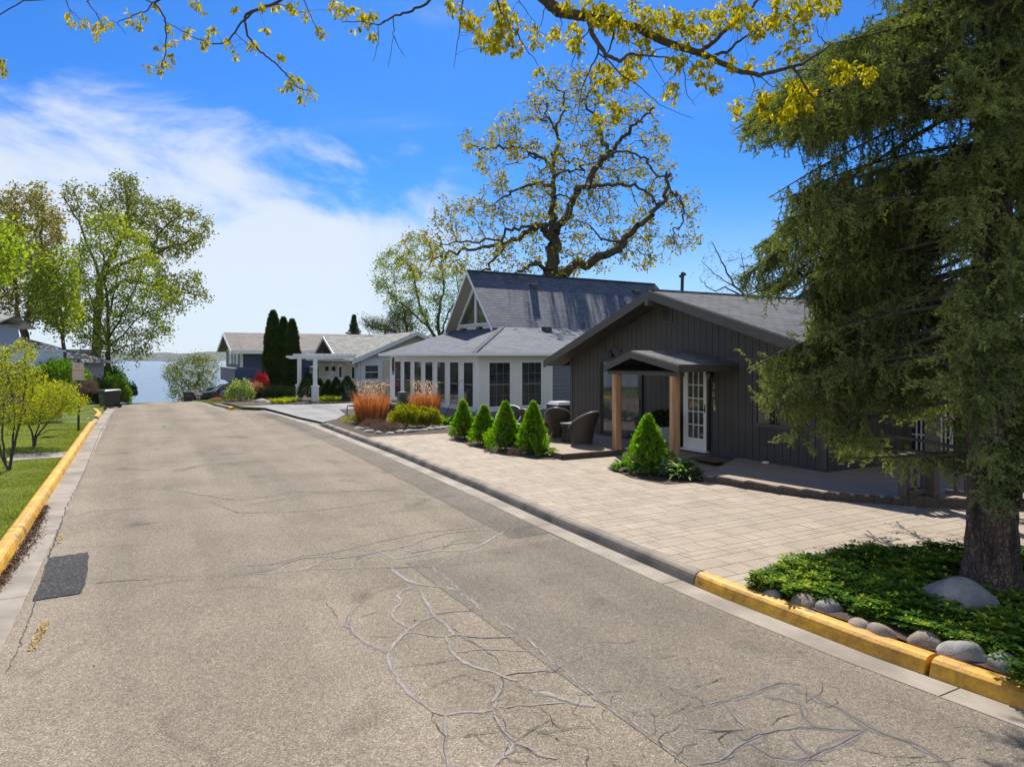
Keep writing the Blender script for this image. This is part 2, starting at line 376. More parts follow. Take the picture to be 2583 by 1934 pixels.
# ------------------------------------------------------------ ground, water, hills
TE = [(-80, 26), (-40, 14), (-20, 9), (-10, 7.0), (-4, 6.1), (0, 5.72), (2.5, 5.42), (3.64, 5.29), (5.45, 5.22), (8.7, 5.33), (12.1, 5.5), (17.2, 5.65), (26.4, 5.68), (31, 5.45), (35, 5.15), (37, 3.7), (41, 3.4), (130, 3.2)]
def te(s): return float(np.interp(s, [a for a, b in TE], [b for a, b in TE]))
def grass_ground():
    m, N, L, b = nodes_of('lawn_and_soil'); b.inputs['Roughness'].default_value = .95; b.inputs['Specular IOR Level'].default_value = .1
    tc = N.new('ShaderNodeTexCoord'); n = N.new('ShaderNodeTexNoise'); n.inputs['Scale'].default_value = 1.2; n.inputs['Detail'].default_value = 8; L.new(tc.outputs['Object'], n.inputs[0])
    r = N.new('ShaderNodeValToRGB'); e = r.color_ramp.elements; e[0].position = .35; e[0].color = (.07, .10, .018, 1); e[1].position = .62; e[1].color = (.16, .20, .04, 1)
    q = e.new(.75); q.color = (.20, .19, .07, 1); L.new(n.outputs[0], r.inputs[0])
    n2 = N.new('ShaderNodeTexNoise'); n2.inputs['Scale'].default_value = 30; n2.inputs['Detail'].default_value = 6; L.new(tc.outputs['Object'], n2.inputs[0])
    x = N.new('ShaderNodeMixRGB'); x.blend_type = 'MULTIPLY'; x.inputs[0].default_value = .8; rr = N.new('ShaderNodeMapRange'); rr.inputs[1].default_value = .3; rr.inputs[2].default_value = .7; rr.inputs[3].default_value = .55; rr.inputs[4].default_value = 1.3
    L.new(n2.outputs[0], rr.inputs[0]); L.new(r.outputs[0], x.inputs[1]); L.new(rr.outputs[0], x.inputs[2]); L.new(x.outputs[0], b.inputs['Base Color'])
    bp = N.new('ShaderNodeBump'); bp.inputs['Distance'].default_value = .04; L.new(n2.outputs[0], bp.inputs['Height']); L.new(bp.outputs[0], b.inputs['Normal'])
    return m
def ground():
    ss = sorted(set([-400, -250, -150, -80, -40] + [x*2 for x in range(-10, 60)] + [3.64, 5.45, 8.7, 12.1, 17.2, 26.4, 31, 35, 37, 41] + [130, 150]))
    mb = MB(); V = []
    for s in ss:
        tr = te(s)+.50; h = hgt(s)
        row = [(-400, .1), (-150, .1), (-60, .35), (-30, .3), (-16, .3), (-8, .2), (-4, .13), (-1.60, .10), (-1.595, -.06), (1, -.06), (tr, -.06), (tr+.005, .09), (tr+3, .09), (tr+8, .09), (tr+20, .09), (60, .09), (150, .1), (400, .1)]
        for t, z in row: V.append(W(s, t, h+z))
    k = len(row); Fc = [(i*k+j, i*k+j+1, (i+1)*k+j+1, (i+1)*k+j) for i in range(len(ss)-1) for j in range(k-1)]
    o = arr_mesh('ground', np.array(V), np.array(Fc), grass_ground()); tag(o, kind='structure')
ground()
def water():
    m, N, L, b = nodes_of('lake_water'); b.inputs['Base Color'].default_value = (.07, .14, .20, 1); b.inputs['Roughness'].default_value = .22; b.inputs['Specular IOR Level'].default_value = .55
    tc = N.new('ShaderNodeTexCoord'); mp = N.new('ShaderNodeMapping'); mp.inputs['Scale'].default_value = (.35, 1, 1); L.new(tc.outputs['Object'], mp.inputs[0])
    n = N.new('ShaderNodeTexNoise'); n.inputs['Scale'].default_value = .5; n.inputs['Detail'].default_value = 9; n.inputs['Roughness'].default_value = .7; L.new(mp.outputs[0], n.inputs[0])
    bp = N.new('ShaderNodeBump'); bp.inputs['Distance'].default_value = .8; bp.inputs['Strength'].default_value = .55; L.new(n.outputs[0], bp.inputs['Height']); L.new(bp.outputs[0], b.inputs['Normal'])
    V = [(-3500, 75, -9), (3500, 75, -9), (3500, 3000, -9), (-3500, 3000, -9)]
    tag(arr_mesh('lake', np.array(V), np.array([[0, 1, 2, 3]]), m), kind='structure')
water()
def hills():
    m = mat('wooded_hill', (.018, .034, .016), (.06, .085, .035), .02, .95, 0, detail=10)
    xs = np.linspace(-2600, 1400, 240); ys = np.linspace(0, 1, 16); V = []
    for j, t in enumerate(ys):
        for i, x in enumerate(xs):
            y = 1650+t*900+60*math.sin(x*.004)
            ridge = 30+24*math.sin(x*.0021+.6)+14*math.sin(x*.0057+2)+7*math.sin(x*.017)+4*math.sin(x*.043)
            ridge *= 1+.25*math.exp(-((x+870)/200)**2)
            prof = math.sin(min(t*1.25, 1)*math.pi/2)**1.2
            z = -9.4+ridge*prof*(1+.1*math.sin(x*.03+t*9))+rng.normal()*1.6*(t > 0)
            V.append((x, y, z))
    k = len(xs); Fc = [(j*k+i, j*k+i+1, (j+1)*k+i+1, (j+1)*k+i) for j in range(len(ys)-1) for i in range(k-1)]
    tag(arr_mesh('hills', np.array(V), np.array(Fc), m), kind='structure')
    # pale waterfront houses and docks along the far shore: too many and too small to count
    mb = MB()
    for i in range(150):
        x = rnd.uniform(-2300, 900); y = 1650+60*math.sin(x*.004)-rnd.uniform(-20, 4); a = rnd.uniform(3, 9)
        z = -9.2+(rnd.uniform(0, 3) if i % 3 else .2); mb.box(x-a, x+a, y, y+6, z, z+rnd.uniform(1.2, 4.5))
    tag(mb.build('far_shore_houses', mat('pale_far_walls', (.6, .6, .58), (.35, .33, .3), .05)), 'pale waterfront houses strung along the far lake shore', 'houses', kind='stuff')
hills()
# ------------------------------------------------------------ road
def asphalt(name, base, dark, light, vs=120):
    m, N, L, b = nodes_of(name); b.inputs['Roughness'].default_value = .9; b.inputs['Specular IOR Level'].default_value = .25
    tc = N.new('ShaderNodeTexCoord')
    v = N.new('ShaderNodeTexVoronoi'); v.inputs['Scale'].default_value = vs; L.new(tc.outputs['Object'], v.inputs[0])
    sx = N.new('ShaderNodeSeparateXYZ'); L.new(v.outputs['Color'], sx.inputs[0])
    r = N.new('ShaderNodeValToRGB'); e = r.color_ramp.elements; e[0].position = 0; e[0].color = (*dark, 1); e[1].position = 1; e[1].color = (*light, 1); q = e.new(.35); q.color = (*base, 1); q = e.new(.8); q.color = (*base, 1)
    L.new(sx.outputs[0], r.inputs[0])
    n = N.new('ShaderNodeTexNoise'); n.inputs['Scale'].default_value = .55; n.inputs['Detail'].default_value = 9; n.inputs['Roughness'].default_value = .65; L.new(tc.outputs['Object'], n.inputs[0])
    mr = N.new('ShaderNodeMapRange'); mr.inputs[1].default_value = .3; mr.inputs[2].default_value = .7; mr.inputs[3].default_value = .78; mr.inputs[4].default_value = 1.13; L.new(n.outputs[0], mr.inputs[0])
    n3 = N.new('ShaderNodeTexNoise'); n3.inputs['Scale'].default_value = 16; n3.inputs['Detail'].default_value = 5; n3.inputs['Roughness'].default_value = .7; L.new(tc.outputs['Object'], n3.inputs[0])
    m3 = N.new('ShaderNodeMapRange'); m3.inputs[1].default_value = .3; m3.inputs[2].default_value = .7; m3.inputs[3].default_value = .80; m3.inputs[4].default_value = 1.16; L.new(n3.outputs[0], m3.inputs[0])
    mm = N.new('ShaderNodeMath'); mm.operation = 'MULTIPLY'; L.new(mr.outputs[0], mm.inputs[0]); L.new(m3.outputs[0], mm.inputs[1])
    x = N.new('ShaderNodeMixRGB'); x.blend_type = 'MULTIPLY'; x.inputs[0].default_value = 1; L.new(r.outputs[0], x.inputs[1]); L.new(mm.outputs[0], x.inputs[2])
    # worn wheel lanes along the road
    mpw = N.new('ShaderNodeMapping'); mpw.inputs['Scale'].default_value = (1, .045, 1); mpr = N.new('ShaderNodeMapping'); mpr.inputs['Rotation'].default_value = (0, 0, -AN); L.new(tc.outputs['Object'], mpr.inputs[0]); L.new(mpr.outputs[0], mpw.inputs[0])
    nw = N.new('ShaderNodeTexNoise'); nw.inputs['Scale'].default_value = .9; nw.inputs['Detail'].default_value = 3; L.new(mpw.outputs[0], nw.inputs[0]); mw = N.new('ShaderNodeMapRange'); mw.inputs[1].default_value = .35; mw.inputs[2].default_value = .65; mw.inputs[3].default_value = .80; mw.inputs[4].default_value = 1.10; L.new(nw.outputs[0], mw.inputs[0])
    xw_ = N.new('ShaderNodeMixRGB'); xw_.blend_type = 'MULTIPLY'; xw_.inputs[0].default_value = 1; L.new(x.outputs[0], xw_.inputs[1]); L.new(mw.outputs[0], xw_.inputs[2]); x = xw_
    # oily stains with a shape of their own
    n4 = N.new('ShaderNodeTexNoise'); n4.inputs['Scale'].default_value = .8; n4.inputs['Detail'].default_value = 3; n4.inputs['Distortion'].default_value = 1; L.new(tc.outputs['Object'], n4.inputs[0])
    m4 = N.new('ShaderNodeMapRange'); m4.inputs[1].default_value = .60; m4.inputs[2].default_value = .74; m4.inputs[3].default_value = 1; m4.inputs[4].default_value = .62; L.new(n4.outputs[0], m4.inputs[0])
    y = N.new('ShaderNodeMixRGB'); y.blend_type = 'MULTIPLY'; y.inputs[0].default_value = 1; L.new(x.outputs[0], y.inputs[1]); L.new(m4.outputs[0], y.inputs[2])
    L.new(y.outputs[0], b.inputs['Base Color'])
    bp = N.new('ShaderNodeBump'); bp.inputs['Distance'].default_value = .006; bp.inputs['Strength'].default_value = .9; L.new(sx.outputs[1], bp.inputs['Height']); L.new(bp.outputs[0], b.inputs['Normal'])
    return m
def strip(name, s0, s1, ta, tb, z, m, n=None, gap=0, seg=3.0, kind='structure', dz=None):
    """sheet between offset functions ta(s), tb(s), following the slope"""
    mb = MB(); s = s0
    while s < s1-1e-6:
        e = min(s+seg, s1); k = 4; ss = [s+gap+(e-s-gap)*i/k for i in range(k+1)]
        for a, b in zip(ss[:-1], ss[1:]):
            mb.poly([W(a, ta(a), hgt(a)+z), W(a, tb(a), hgt(a)+z), W(b, tb(b), hgt(b)+z), W(b, ta(b), hgt(b)+z)])
        s = e
    o = mb.build(name, m); tag(o, kind=kind); return o
A_main = asphalt('aged_asphalt', (.270, .226, .172), (.12, .096, .07), (.47, .41, .33))
A_grey = asphalt('greyer_asphalt', (.215, .182, .144), (.11, .09, .072), (.37, .32, .26))
A_dark = asphalt('coarse_dark_asphalt', (.19, .163, .134), (.08, .068, .057), (.35, .31, .26))
A_patch = asphalt('fresh_asphalt_patch', (.045, .044, .047), (.02, .02, .02), (.13, .13, .13), 60)
A_drive = asphalt('sealed_driveway_asphalt', (.30, .30, .305), (.24, .24, .245), (.36, .36, .36), 40)
M_conc = mat('gutter_concrete', (.25, .215, .175), (.325, .285, .24), 3.5, .85, .4, 60, c3=(.20, .17, .14), sc3=1.3)
M_conc2 = mat('curb_concrete', (.20, .165, .13), (.30, .255, .205), 4, .85, .5, 60, c3=(.13, .115, .10), sc3=2)
M_yel = mat('worn_yellow_curb_paint', (.66, .33, .018), (.78, .42, .03), 3, .6, .5, 50, c3=(.56, .28, .03), sc3=2.2)
def yellow():
    m = M_yel; N = m.node_tree.nodes; L = m.node_tree.links; b = N['Principled BSDF']
    src = b.inputs['Base Color'].links[0].from_socket; tc = N.new('ShaderNodeTexCoord')
    n = N.new('ShaderNodeTexNoise'); n.inputs['Scale'].default_value = 2.4; n.inputs['Detail'].default_value = 9; n.inputs['Roughness'].default_value = .72; n.inputs['Distortion'].default_value = .6; L.new(tc.outputs['Object'], n.inputs[0])
    r = N.new('ShaderNodeMapRange'); r.inputs[1].default_value = .565; r.inputs[2].default_value = .64; L.new(n.outputs[0], r.inputs[0])
    x = N.new('ShaderNodeMixRGB'); x.inputs[2].default_value = (.17, .13, .08, 1); L.new(r.outputs[0], x.inputs[0]); L.new(src, x.inputs[1])
    g = N.new('ShaderNodeTexNoise'); g.inputs['Scale'].default_value = 11; g.inputs['Detail'].default_value = 7; g.inputs['Roughness'].default_value = .75; L.new(tc.outputs['Object'], g.inputs[0]); gr = N.new('ShaderNodeMapRange'); gr.inputs[1].default_value = .35; gr.inputs[2].default_value = .62; gr.inputs[3].default_value = .62; gr.inputs[4].default_value = 1.06; L.new(g.outputs[0], gr.inputs[0])
    y = N.new('ShaderNodeMixRGB'); y.blend_type = 'MULTIPLY'; y.inputs[0].default_value = 1; L.new(x.outputs[0], y.inputs[1]); L.new(gr.outputs[0], y.inputs[2]); L.new(y.outputs[0], b.inputs['Base Color'])
yellow()
strip('road', -80, 118, lambda s: -1.07, lambda s: te(s)+.02, 0, A_main, seg=4)
strip('road_edge_strip', 8.55, 33, lambda s: te(s)-.66+.02*math.sin(s*3), lambda s: te(s)+.015, .004, A_dark, seg=2)
strip('road_repair_lane', -30, 8.2, lambda s: 3.12-.02*s, lambda s: te(s)+.015, .004, A_grey, seg=2)
strip('gutter', -30, 60, lambda s: -1.43, lambda s: -1.06, .008, M_conc, gap=.012)
strip('gutter.001', -30, 35, lambda s: te(s), lambda s: te(s)+.29, .008, M_conc, gap=.012)
strip('gutter.002', 37, 62, lambda s: te(s), lambda s: te(s)+.25, .008, M_conc, gap=.012)
def curb(name, s0, s1, tf, side, m, seg=3.05, flare=None, label=None):
    mb = MB(); prof = [(-.02, -.05), (0.0, .0), (.018, .075), (.035, .115), (.062, .138), (.10, .147), (.165, .147), (.19, .138), (.205, .1), (.205, -.05)]
    s = s0
    while s < s1-.01:
        e = min(s+seg, s1); k = max(2, int((e-s)/.4)); rows = []
        for i in range(k+1):
            q = s+.006+(e-s-.012)*i/k; sc = 1
            if flare and abs(q-flare) < .6: sc = .15+.85*abs(q-flare)/.6
            rows.append([W(q, tf(q)+side*a, hgt(q)+c*(sc if c > 0 else 1)) for a, c in prof])
        i0 = len(mb.v)
        for r_ in rows: mb.v += [tuple(p) for p in r_]
        n = len(prof)
        for i in range(k):
            for j in range(n-1):
                mb.f.append((i0+i*n+j, i0+i*n+j+1, i0+(i+1)*n+j+1, i0+(i+1)*n+j)); mb.m.append(0); mb.uv.append([(0, 0)]*4)
        mb.poly(rows[0]); mb.poly(rows[-1][::-1]); s = e
    o = mb.build(name, m, smooth=False); tag(o, kind='structure'); return o
lt = lambda s: -1.43
rt = lambda s: te(s)+.29
curb('curb', -30, 9.25, lt, -1, M_conc2)
curb('curb', 9.25, 30.2, lt, -1, M_yel, seg=4.4)
curb('curb', 33.1, 39.5, lambda s: -1.43-.1*max(0, s-36), -1, M_yel)
curb('curb', 42, 50, lambda s: -1.5, -1, M_yel)
curb('curb', -30, 3.24, rt, 1, M_yel)
curb('curb', 3.27, 5.80, rt, 1, M_yel)
curb('curb', 5.81, 26.2, rt, 1, M_conc2, flare=26.2)
curb('curb', 37.2, 41, lambda s: te(s)+.25, 1, M_conc2)
curb('curb', 36.2, 37.2, lambda s: te(37)+.25, 1, M_yel)
# sealed cracks, traced where they run on the road
RB = [0]
def ribbon(mb, pts, tr, w, z, jit=.35):
    RB[0] += 1; z = z-.0045+(RB[0] % 60)*.00003; w = w*1.1 if w > .015 else w*.8
    P_ = [G(tr[0]+x*tr[2], tr[1]+y*tr[2], z) for x, y in pts]; Q = [P_[0]]
    for a, b in zip(P_[:-1], P_[1:]):
        k = max(1, int((b-a).length/.07))
        for i in range(1, k+1):
            p = a.lerp(b, i/k)
            if i < k: p = p+Vector((rnd.gauss(0, .008), rnd.gauss(0, .008), 0))
            Q.append(p)
    L_, R_ = [], []
    for i, p in enumerate(Q):
        d = (Q[min(i+1, len(Q)-1)]-Q[max(i-1, 0)]); d.z = 0; n = Vector((-d.y, d.x, 0)).normalized()
        t = i/(len(Q)-1); ww = w*(.5+.5*min(1, 6*t, 6*(1-t)))*(1+rnd.uniform(-jit, jit))/2
        L_.append(p+n*ww); R_.append(p-n*ww*(1+rnd.uniform(-jit, jit)))
    for i in range(len(Q)-1): mb.poly([L_[i], R_[i], R_[i+1], L_[i+1]], 0, [(i*.07, 0), (i*.07, 1), (i*.07+.07, 1), (i*.07+.07, 0)])
TA = (600, 1150, .4734); TB = (1750, 1300, .3828); TL = (0, 900, .4831)
seal = MB(); crack = MB(); seal2 = MB()
for pts, w_ in [
    ([(0, 585), (180, 575), (350, 530), (500, 515), (600, 490), (820, 440), (1000, 405), (1200, 385), (1330, 362)], .035),
    ([(0, 632), (200, 622), (420, 600), (600, 596), (830, 590), (1050, 585)], .022),
    ([(70, 620), (170, 605), (250, 570), (330, 545), (500, 530), (520, 545), (620, 535), (740, 510), (870, 485), (1100, 410), (1260, 395), (1420, 390)], .05),
    ([(340, 605), (420, 575), (500, 545)], .05), ([(600, 595), (620, 550), (670, 530)], .06),
    ([(740, 500), (800, 530), (830, 545), (940, 530), (1080, 500), (1210, 505), (1300, 470), (1420, 400)], .06),
    ([(870, 485), (930, 515), (1000, 500), (1150, 465), (1300, 455)], .04), ([(1080, 500), (1140, 455), (1240, 430)], .045),
    ([(1040, 590), (1120, 545), (1210, 505)], .03), ([(940, 530), (960, 575), (900, 590), (790, 595)], .035),
    ([(820, 595), (870, 640), (950, 680), (1020, 690)], .09), ([(1040, 590), (1110, 650), (1180, 715), (1290, 810), (1430, 900), (1540, 975), (1640, 1065), (1740, 1140), (1840, 1220), (1940, 1310), (2150, 1450), (2400, 1620)], .05),
    ([(960, 700), (1000, 770), (1045, 850), (1110, 900), (1150, 950), (1110, 960), (1140, 1040), (1180, 1080), (1290, 1130), (1400, 1165), (1490, 1195)], .055),
    ([(950, 690), (870, 720), (850, 745), (870, 770), (820, 835), (840, 870), (900, 910)], .05),
    ([(1045, 850), (980, 875), (900, 930), (850, 980), (800, 1050), (810, 1110), (860, 1200), (930, 1280), (1000, 1330), (1040, 1360)], .05),
    ([(640, 795), (595, 840), (580, 890), (620, 950), (690, 1000), (800, 1045)], .055),
    ([(900, 940), (1000, 950), (1100, 960)], .035), ([(1050, 840), (1150, 825), (1320, 815)], .025),
    ([(1020, 690), (1100, 695), (1180, 712)], .04), ([(1130, 900), (1200, 960), (1290, 1010), (1370, 1060), (1400, 1110)], .03),
    ([(1160, 1040), (1300, 1025), (1420, 1030), (1600, 1040)], .025), ([(1400, 1170), (1500, 1150), (1620, 1140), (1740, 1140)], .03),
    ([(1410, 1200), (1410, 1240), (1370, 1300), (1360, 1350)], .05), ([(1040, 1360), (1110, 1375), (1200, 1362), (1360, 1352)], .045),
    ([(1360, 1352), (1390, 1430), (1440, 1495), (1475, 1525), (1600, 1590), (1700, 1610)], .045), ([(1475, 1525), (1420, 1590), (1360, 1650), (1330, 1700)], .045),
    ([(1110, 1375), (1105, 1480), (1095, 1530), (1110, 1600), (1150, 1690)], .05),
    ([(1150, 950), (1300, 965), (1480, 960)], .022), ([(0, 265), (180, 240), (400, 195), (600, 190), (700, 180), (900, 150)], .05),
    ([(-380, 175), (0, 235), (150, 215), (300, 190), (520, 185), (800, 182), (1050, 210)], .035), ([(-150, 240), (0, 300), (250, 298), (500, 280), (700, 250), (900, 220)], .03),
    ([(1560, 1230), (1680, 1270), (1760, 1300), (1901, 1330)], .09), ([(1390, 1330), (1560, 1325), (1740, 1310)], .022)]:
    ribbon(seal, pts, TA, w_, .009)
    if rnd.random() < .45: ribbon(crack, pts, TA, .008, .0112)
for pts, w_ in [
    ([(0, 1265), (110, 1240), (270, 1200), (420, 1155), (560, 1100), (700, 1110)], .05), ([(450, 1185), (560, 1200), (650, 1230), (700, 1240), (730, 1330), (790, 1390), (900, 1405), (1100, 1410)], .055),
    ([(640, 1120), (700, 1165), (760, 1165), (830, 1215), (960, 1265), (1040, 1320), (1150, 1390), (1240, 1430), (1400, 1480), (1580, 1570), (1700, 1656)], .055),
    ([(0, 1410), (150, 1415), (260, 1410), (340, 1480), (420, 1440), (560, 1410), (700, 1390), (900, 1400)], .045), ([(160, 1620), (270, 1540), (350, 1490), (480, 1430)], .07),
    ([(350, 1490), (420, 1530), (520, 1590), (640, 1610), (760, 1590), (860, 1540), (980, 1495), (1080, 1440), (1140, 1400)], .065),
    ([(200, 1245), (260, 1310), (340, 1390)], .035), ([(640, 1440), (700, 1520), (780, 1590), (700, 1656)], .05), ([(0, 1640), (160, 1620), (300, 1580)], .05)]:
    ribbon(seal2, pts, TB, w_*1.25, .009); ribbon(crack, pts, TB, .010, .0112)
for pts in [[(1040, 1365), (1030, 1400), (1070, 1450), (1105, 1490), (1095, 1540), (1112, 1640)], [(1110, 1495), (1280, 1475), (1400, 1465)], [(1475, 1520), (1560, 1460), (1660, 1400), (1690, 1400)], [(640, 855), (720, 835), (800, 825)],
            [(860, 1130), (940, 1110), (1080, 1095), (1180, 1080)], [(700, 960), (820, 960)], [(1400, 1170), (1415, 1220), (1400, 1260)], [(1590, 1330), (1660, 1370), (1680, 1420), (1740, 1460)], [(1000, 1240), (1090, 1200), (1230, 1150)],
            [(470, 780), (510, 820), (530, 860)], [(1680, 1365), (1740, 1365)], [(-560, 632), (-300, 640), (0, 632)], [(-1000, 480), (-700, 478), (-400, 470)], [(830, 590), (1050, 587)], [(1560, 1480), (1740, 1455), (1880, 1440)]]:
    ribbon(crack, pts, TA, .012, .012)
for pts in [[(460, 570), (600, 563), (828, 550), (1200, 538)], [(350, 842), (480, 805), (600, 795), (828, 790)], [(480, 1180), (650, 1165), (828, 1155)], [(30, 1640), (90, 1540), (180, 1290), (260, 1030), (350, 780), (440, 600), (520, 400), (590, 285)]]:
    ribbon(crack, pts, TL, .02, .012)
for pts in [[(510, 1380), (560, 1330), (690, 1300)], [(0, 1190), (90, 1230)], [(1280, 1585), (1450, 1590), (1530, 1580)], [(260, 1410), (160, 1470), (200, 1520)], [(100, 1430), (300, 1410), (380, 1400)], [(0, 1130), (100, 1105), (220, 1060)], [(1060, 1530), (1200, 1560), (1290, 1590)]]:
    ribbon(crack, pts, TB, .012, .012)
for _ in range(46):   # fine fatigue cracks between the sealed ones
    x, y = rnd.uniform(1150, 2500), rnd.uniform(1580, 1934)
    if x < 1500 and y < 1700: continue
    pts = [(x, y)]; a = rnd.uniform(0, 6.28)
    for _k in range(rnd.randint(3, 7)): a += rnd.gauss(0, .55); pts.append((pts[-1][0]+math.cos(a)*rnd.uniform(18, 42), pts[-1][1]+math.sin(a)*rnd.uniform(8, 20)))
    if any((te(ST(G(q[0], q[1]))[0])-.1 < ST(G(q[0], q[1]))[1]) for q in pts): continue
    ribbon(crack, pts, (0, 0, 1), .008, .0112)
M_seal2 = mat('dark_crack_sealant', (.085, .075, .075), (.165, .145, .135), 9, .7, 0, c3=(.12, .105, .1), sc3=2)
M_seal = mat('crack_sealant', (.185, .163, .148), (.245, .215, .19), 10, .7, 0, c3=(.145, .128, .122), sc3=2); M_crack = mat('open_crack', (.035, .03, .027), (.08, .065, .05), 20, .95)
def worn(m, lo, hi, sc, amp):
    N = m.node_tree.nodes; L = m.node_tree.links; b = N['Principled BSDF']; tc = N.new('ShaderNodeTexCoord'); sp = N.new('ShaderNodeSeparateXYZ'); L.new(tc.outputs['UV'], sp.inputs[0])
    def mt(op, a, b2=None):
        n = N.new('ShaderNodeMath'); n.operation = op
        for i, v in enumerate((a, b2)):
            if v is None: continue
            if isinstance(v, (int, float)): n.inputs[i].default_value = v
            else: L.new(v, n.inputs[i])
        return n.outputs[0]
    e = mt('MULTIPLY', mt('ABSOLUTE', mt('SUBTRACT', sp.outputs[1], .5)), 2); n = N.new('ShaderNodeTexNoise'); n.inputs['Scale'].default_value = sc; n.inputs['Detail'].default_value = 5; n.inputs['Roughness'].default_value = .7; L.new(tc.outputs['Object'], n.inputs[0])
    v = mt('ADD', e, mt('MULTIPLY', n.outputs[0], amp)); r = N.new('ShaderNodeMapRange'); r.inputs[1].default_value = lo; r.inputs[2].default_value = hi; L.new(v, r.inputs[0])
    t = N.new('ShaderNodeBsdfTransparent'); mx = N.new('ShaderNodeMixShader'); L.new(r.outputs[0], mx.inputs[0]); L.new(b.outputs[0], mx.inputs[1]); L.new(t.outputs[0], mx.inputs[2]); L.new(mx.outputs[0], N['Material Output'].inputs[0])
worn(M_seal, 1.25, 2.1, 22, 2.2); worn(M_seal2, 1.35, 2.2, 20, 2.2); tag(seal2.build('road_crack_sealant', M_seal2), kind='structure'); worn(M_crack, 1.5, 1.75, 16, 2.0)
tag(seal.build('road_crack_sealant', M_seal), kind='structure'); tag(crack.build('road_crack', M_crack), kind='structure')
def sheet(name, pts, z, m, kind='structure', uvrot=True, skirt=0):
    mb = MB(); pts = [Vector((p[0], p[1], z)) for p in pts]
    mb.poly(pts, 0, [(ST(p)[1], ST(p)[0]) for p in pts])
    if skirt:
        for i in range(len(pts)):
            a, b = pts[i-1], pts[i]; d = Vector((0, 0, -skirt)); l = (b-a).length
            mb.poly([a, b, b+d, a+d], 0, [(.1, .1), (.12, .1), (.12, .12), (.1, .12)])
    o = mb.build(name, m)
    if kind: tag(o, kind=kind)
    return o
pp = [(258, 1045), (462, 1018), (460, 1110), (445, 1180), (420, 1232), (170, 1270), (225, 1150)]
jag = []
for a, b in zip(pp, pp[1:]+pp[:1]):
    for i in range(8): jag.append((a[0]+(b[0]-a[0])*i/8+rnd.uniform(-4, 4), a[1]+(b[1]-a[1])*i/8+rnd.uniform(-2.5, 2.5)))
sheet('road_patch', [G(x*.4831, 900+y*.4831, .010) for x, y in jag], .010, A_patch)
def speckmark(pts, tr, n, r0, m, name, z=.012):
    mb = MB(); xs = [p[0] for p in pts]; ys = [p[1] for p in pts]
    for i in range(n):
        x, y = rnd.uniform(min(xs), max(xs)), rnd.uniform(min(ys), max(ys))
        if not inpoly(np.array([x]), np.array([y]), pts)[0]: continue
        c = G(tr[0]+x*tr[2], tr[1]+y*tr[2], z); r = r0*rnd.uniform(.4, 1.3); k = 5; a0 = rnd.random()*6
        mb.poly([c+Vector((math.cos(a0+j*6.283/k)*r*rnd.uniform(.6, 1.2), math.sin(a0+j*6.283/k)*r*rnd.uniform(.6, 1.2), 0)) for j in range(k)][:: 1])
    if mb.f: tag(mb.build(name, m), kind='structure')
M_fy = mat('faded_yellow_marking', (.50, .33, .09), (.40, .28, .11), 30, .8)
speckmark([(215, 1380), (265, 1360), (240, 1430), (190, 1520), (145, 1535), (165, 1470)], TL, 900, .010, M_fy, 'road_marking')
speckmark([(310, 925), (335, 915), (325, 960), (300, 975)], TL, 130, .014, M_fy, 'road_marking')
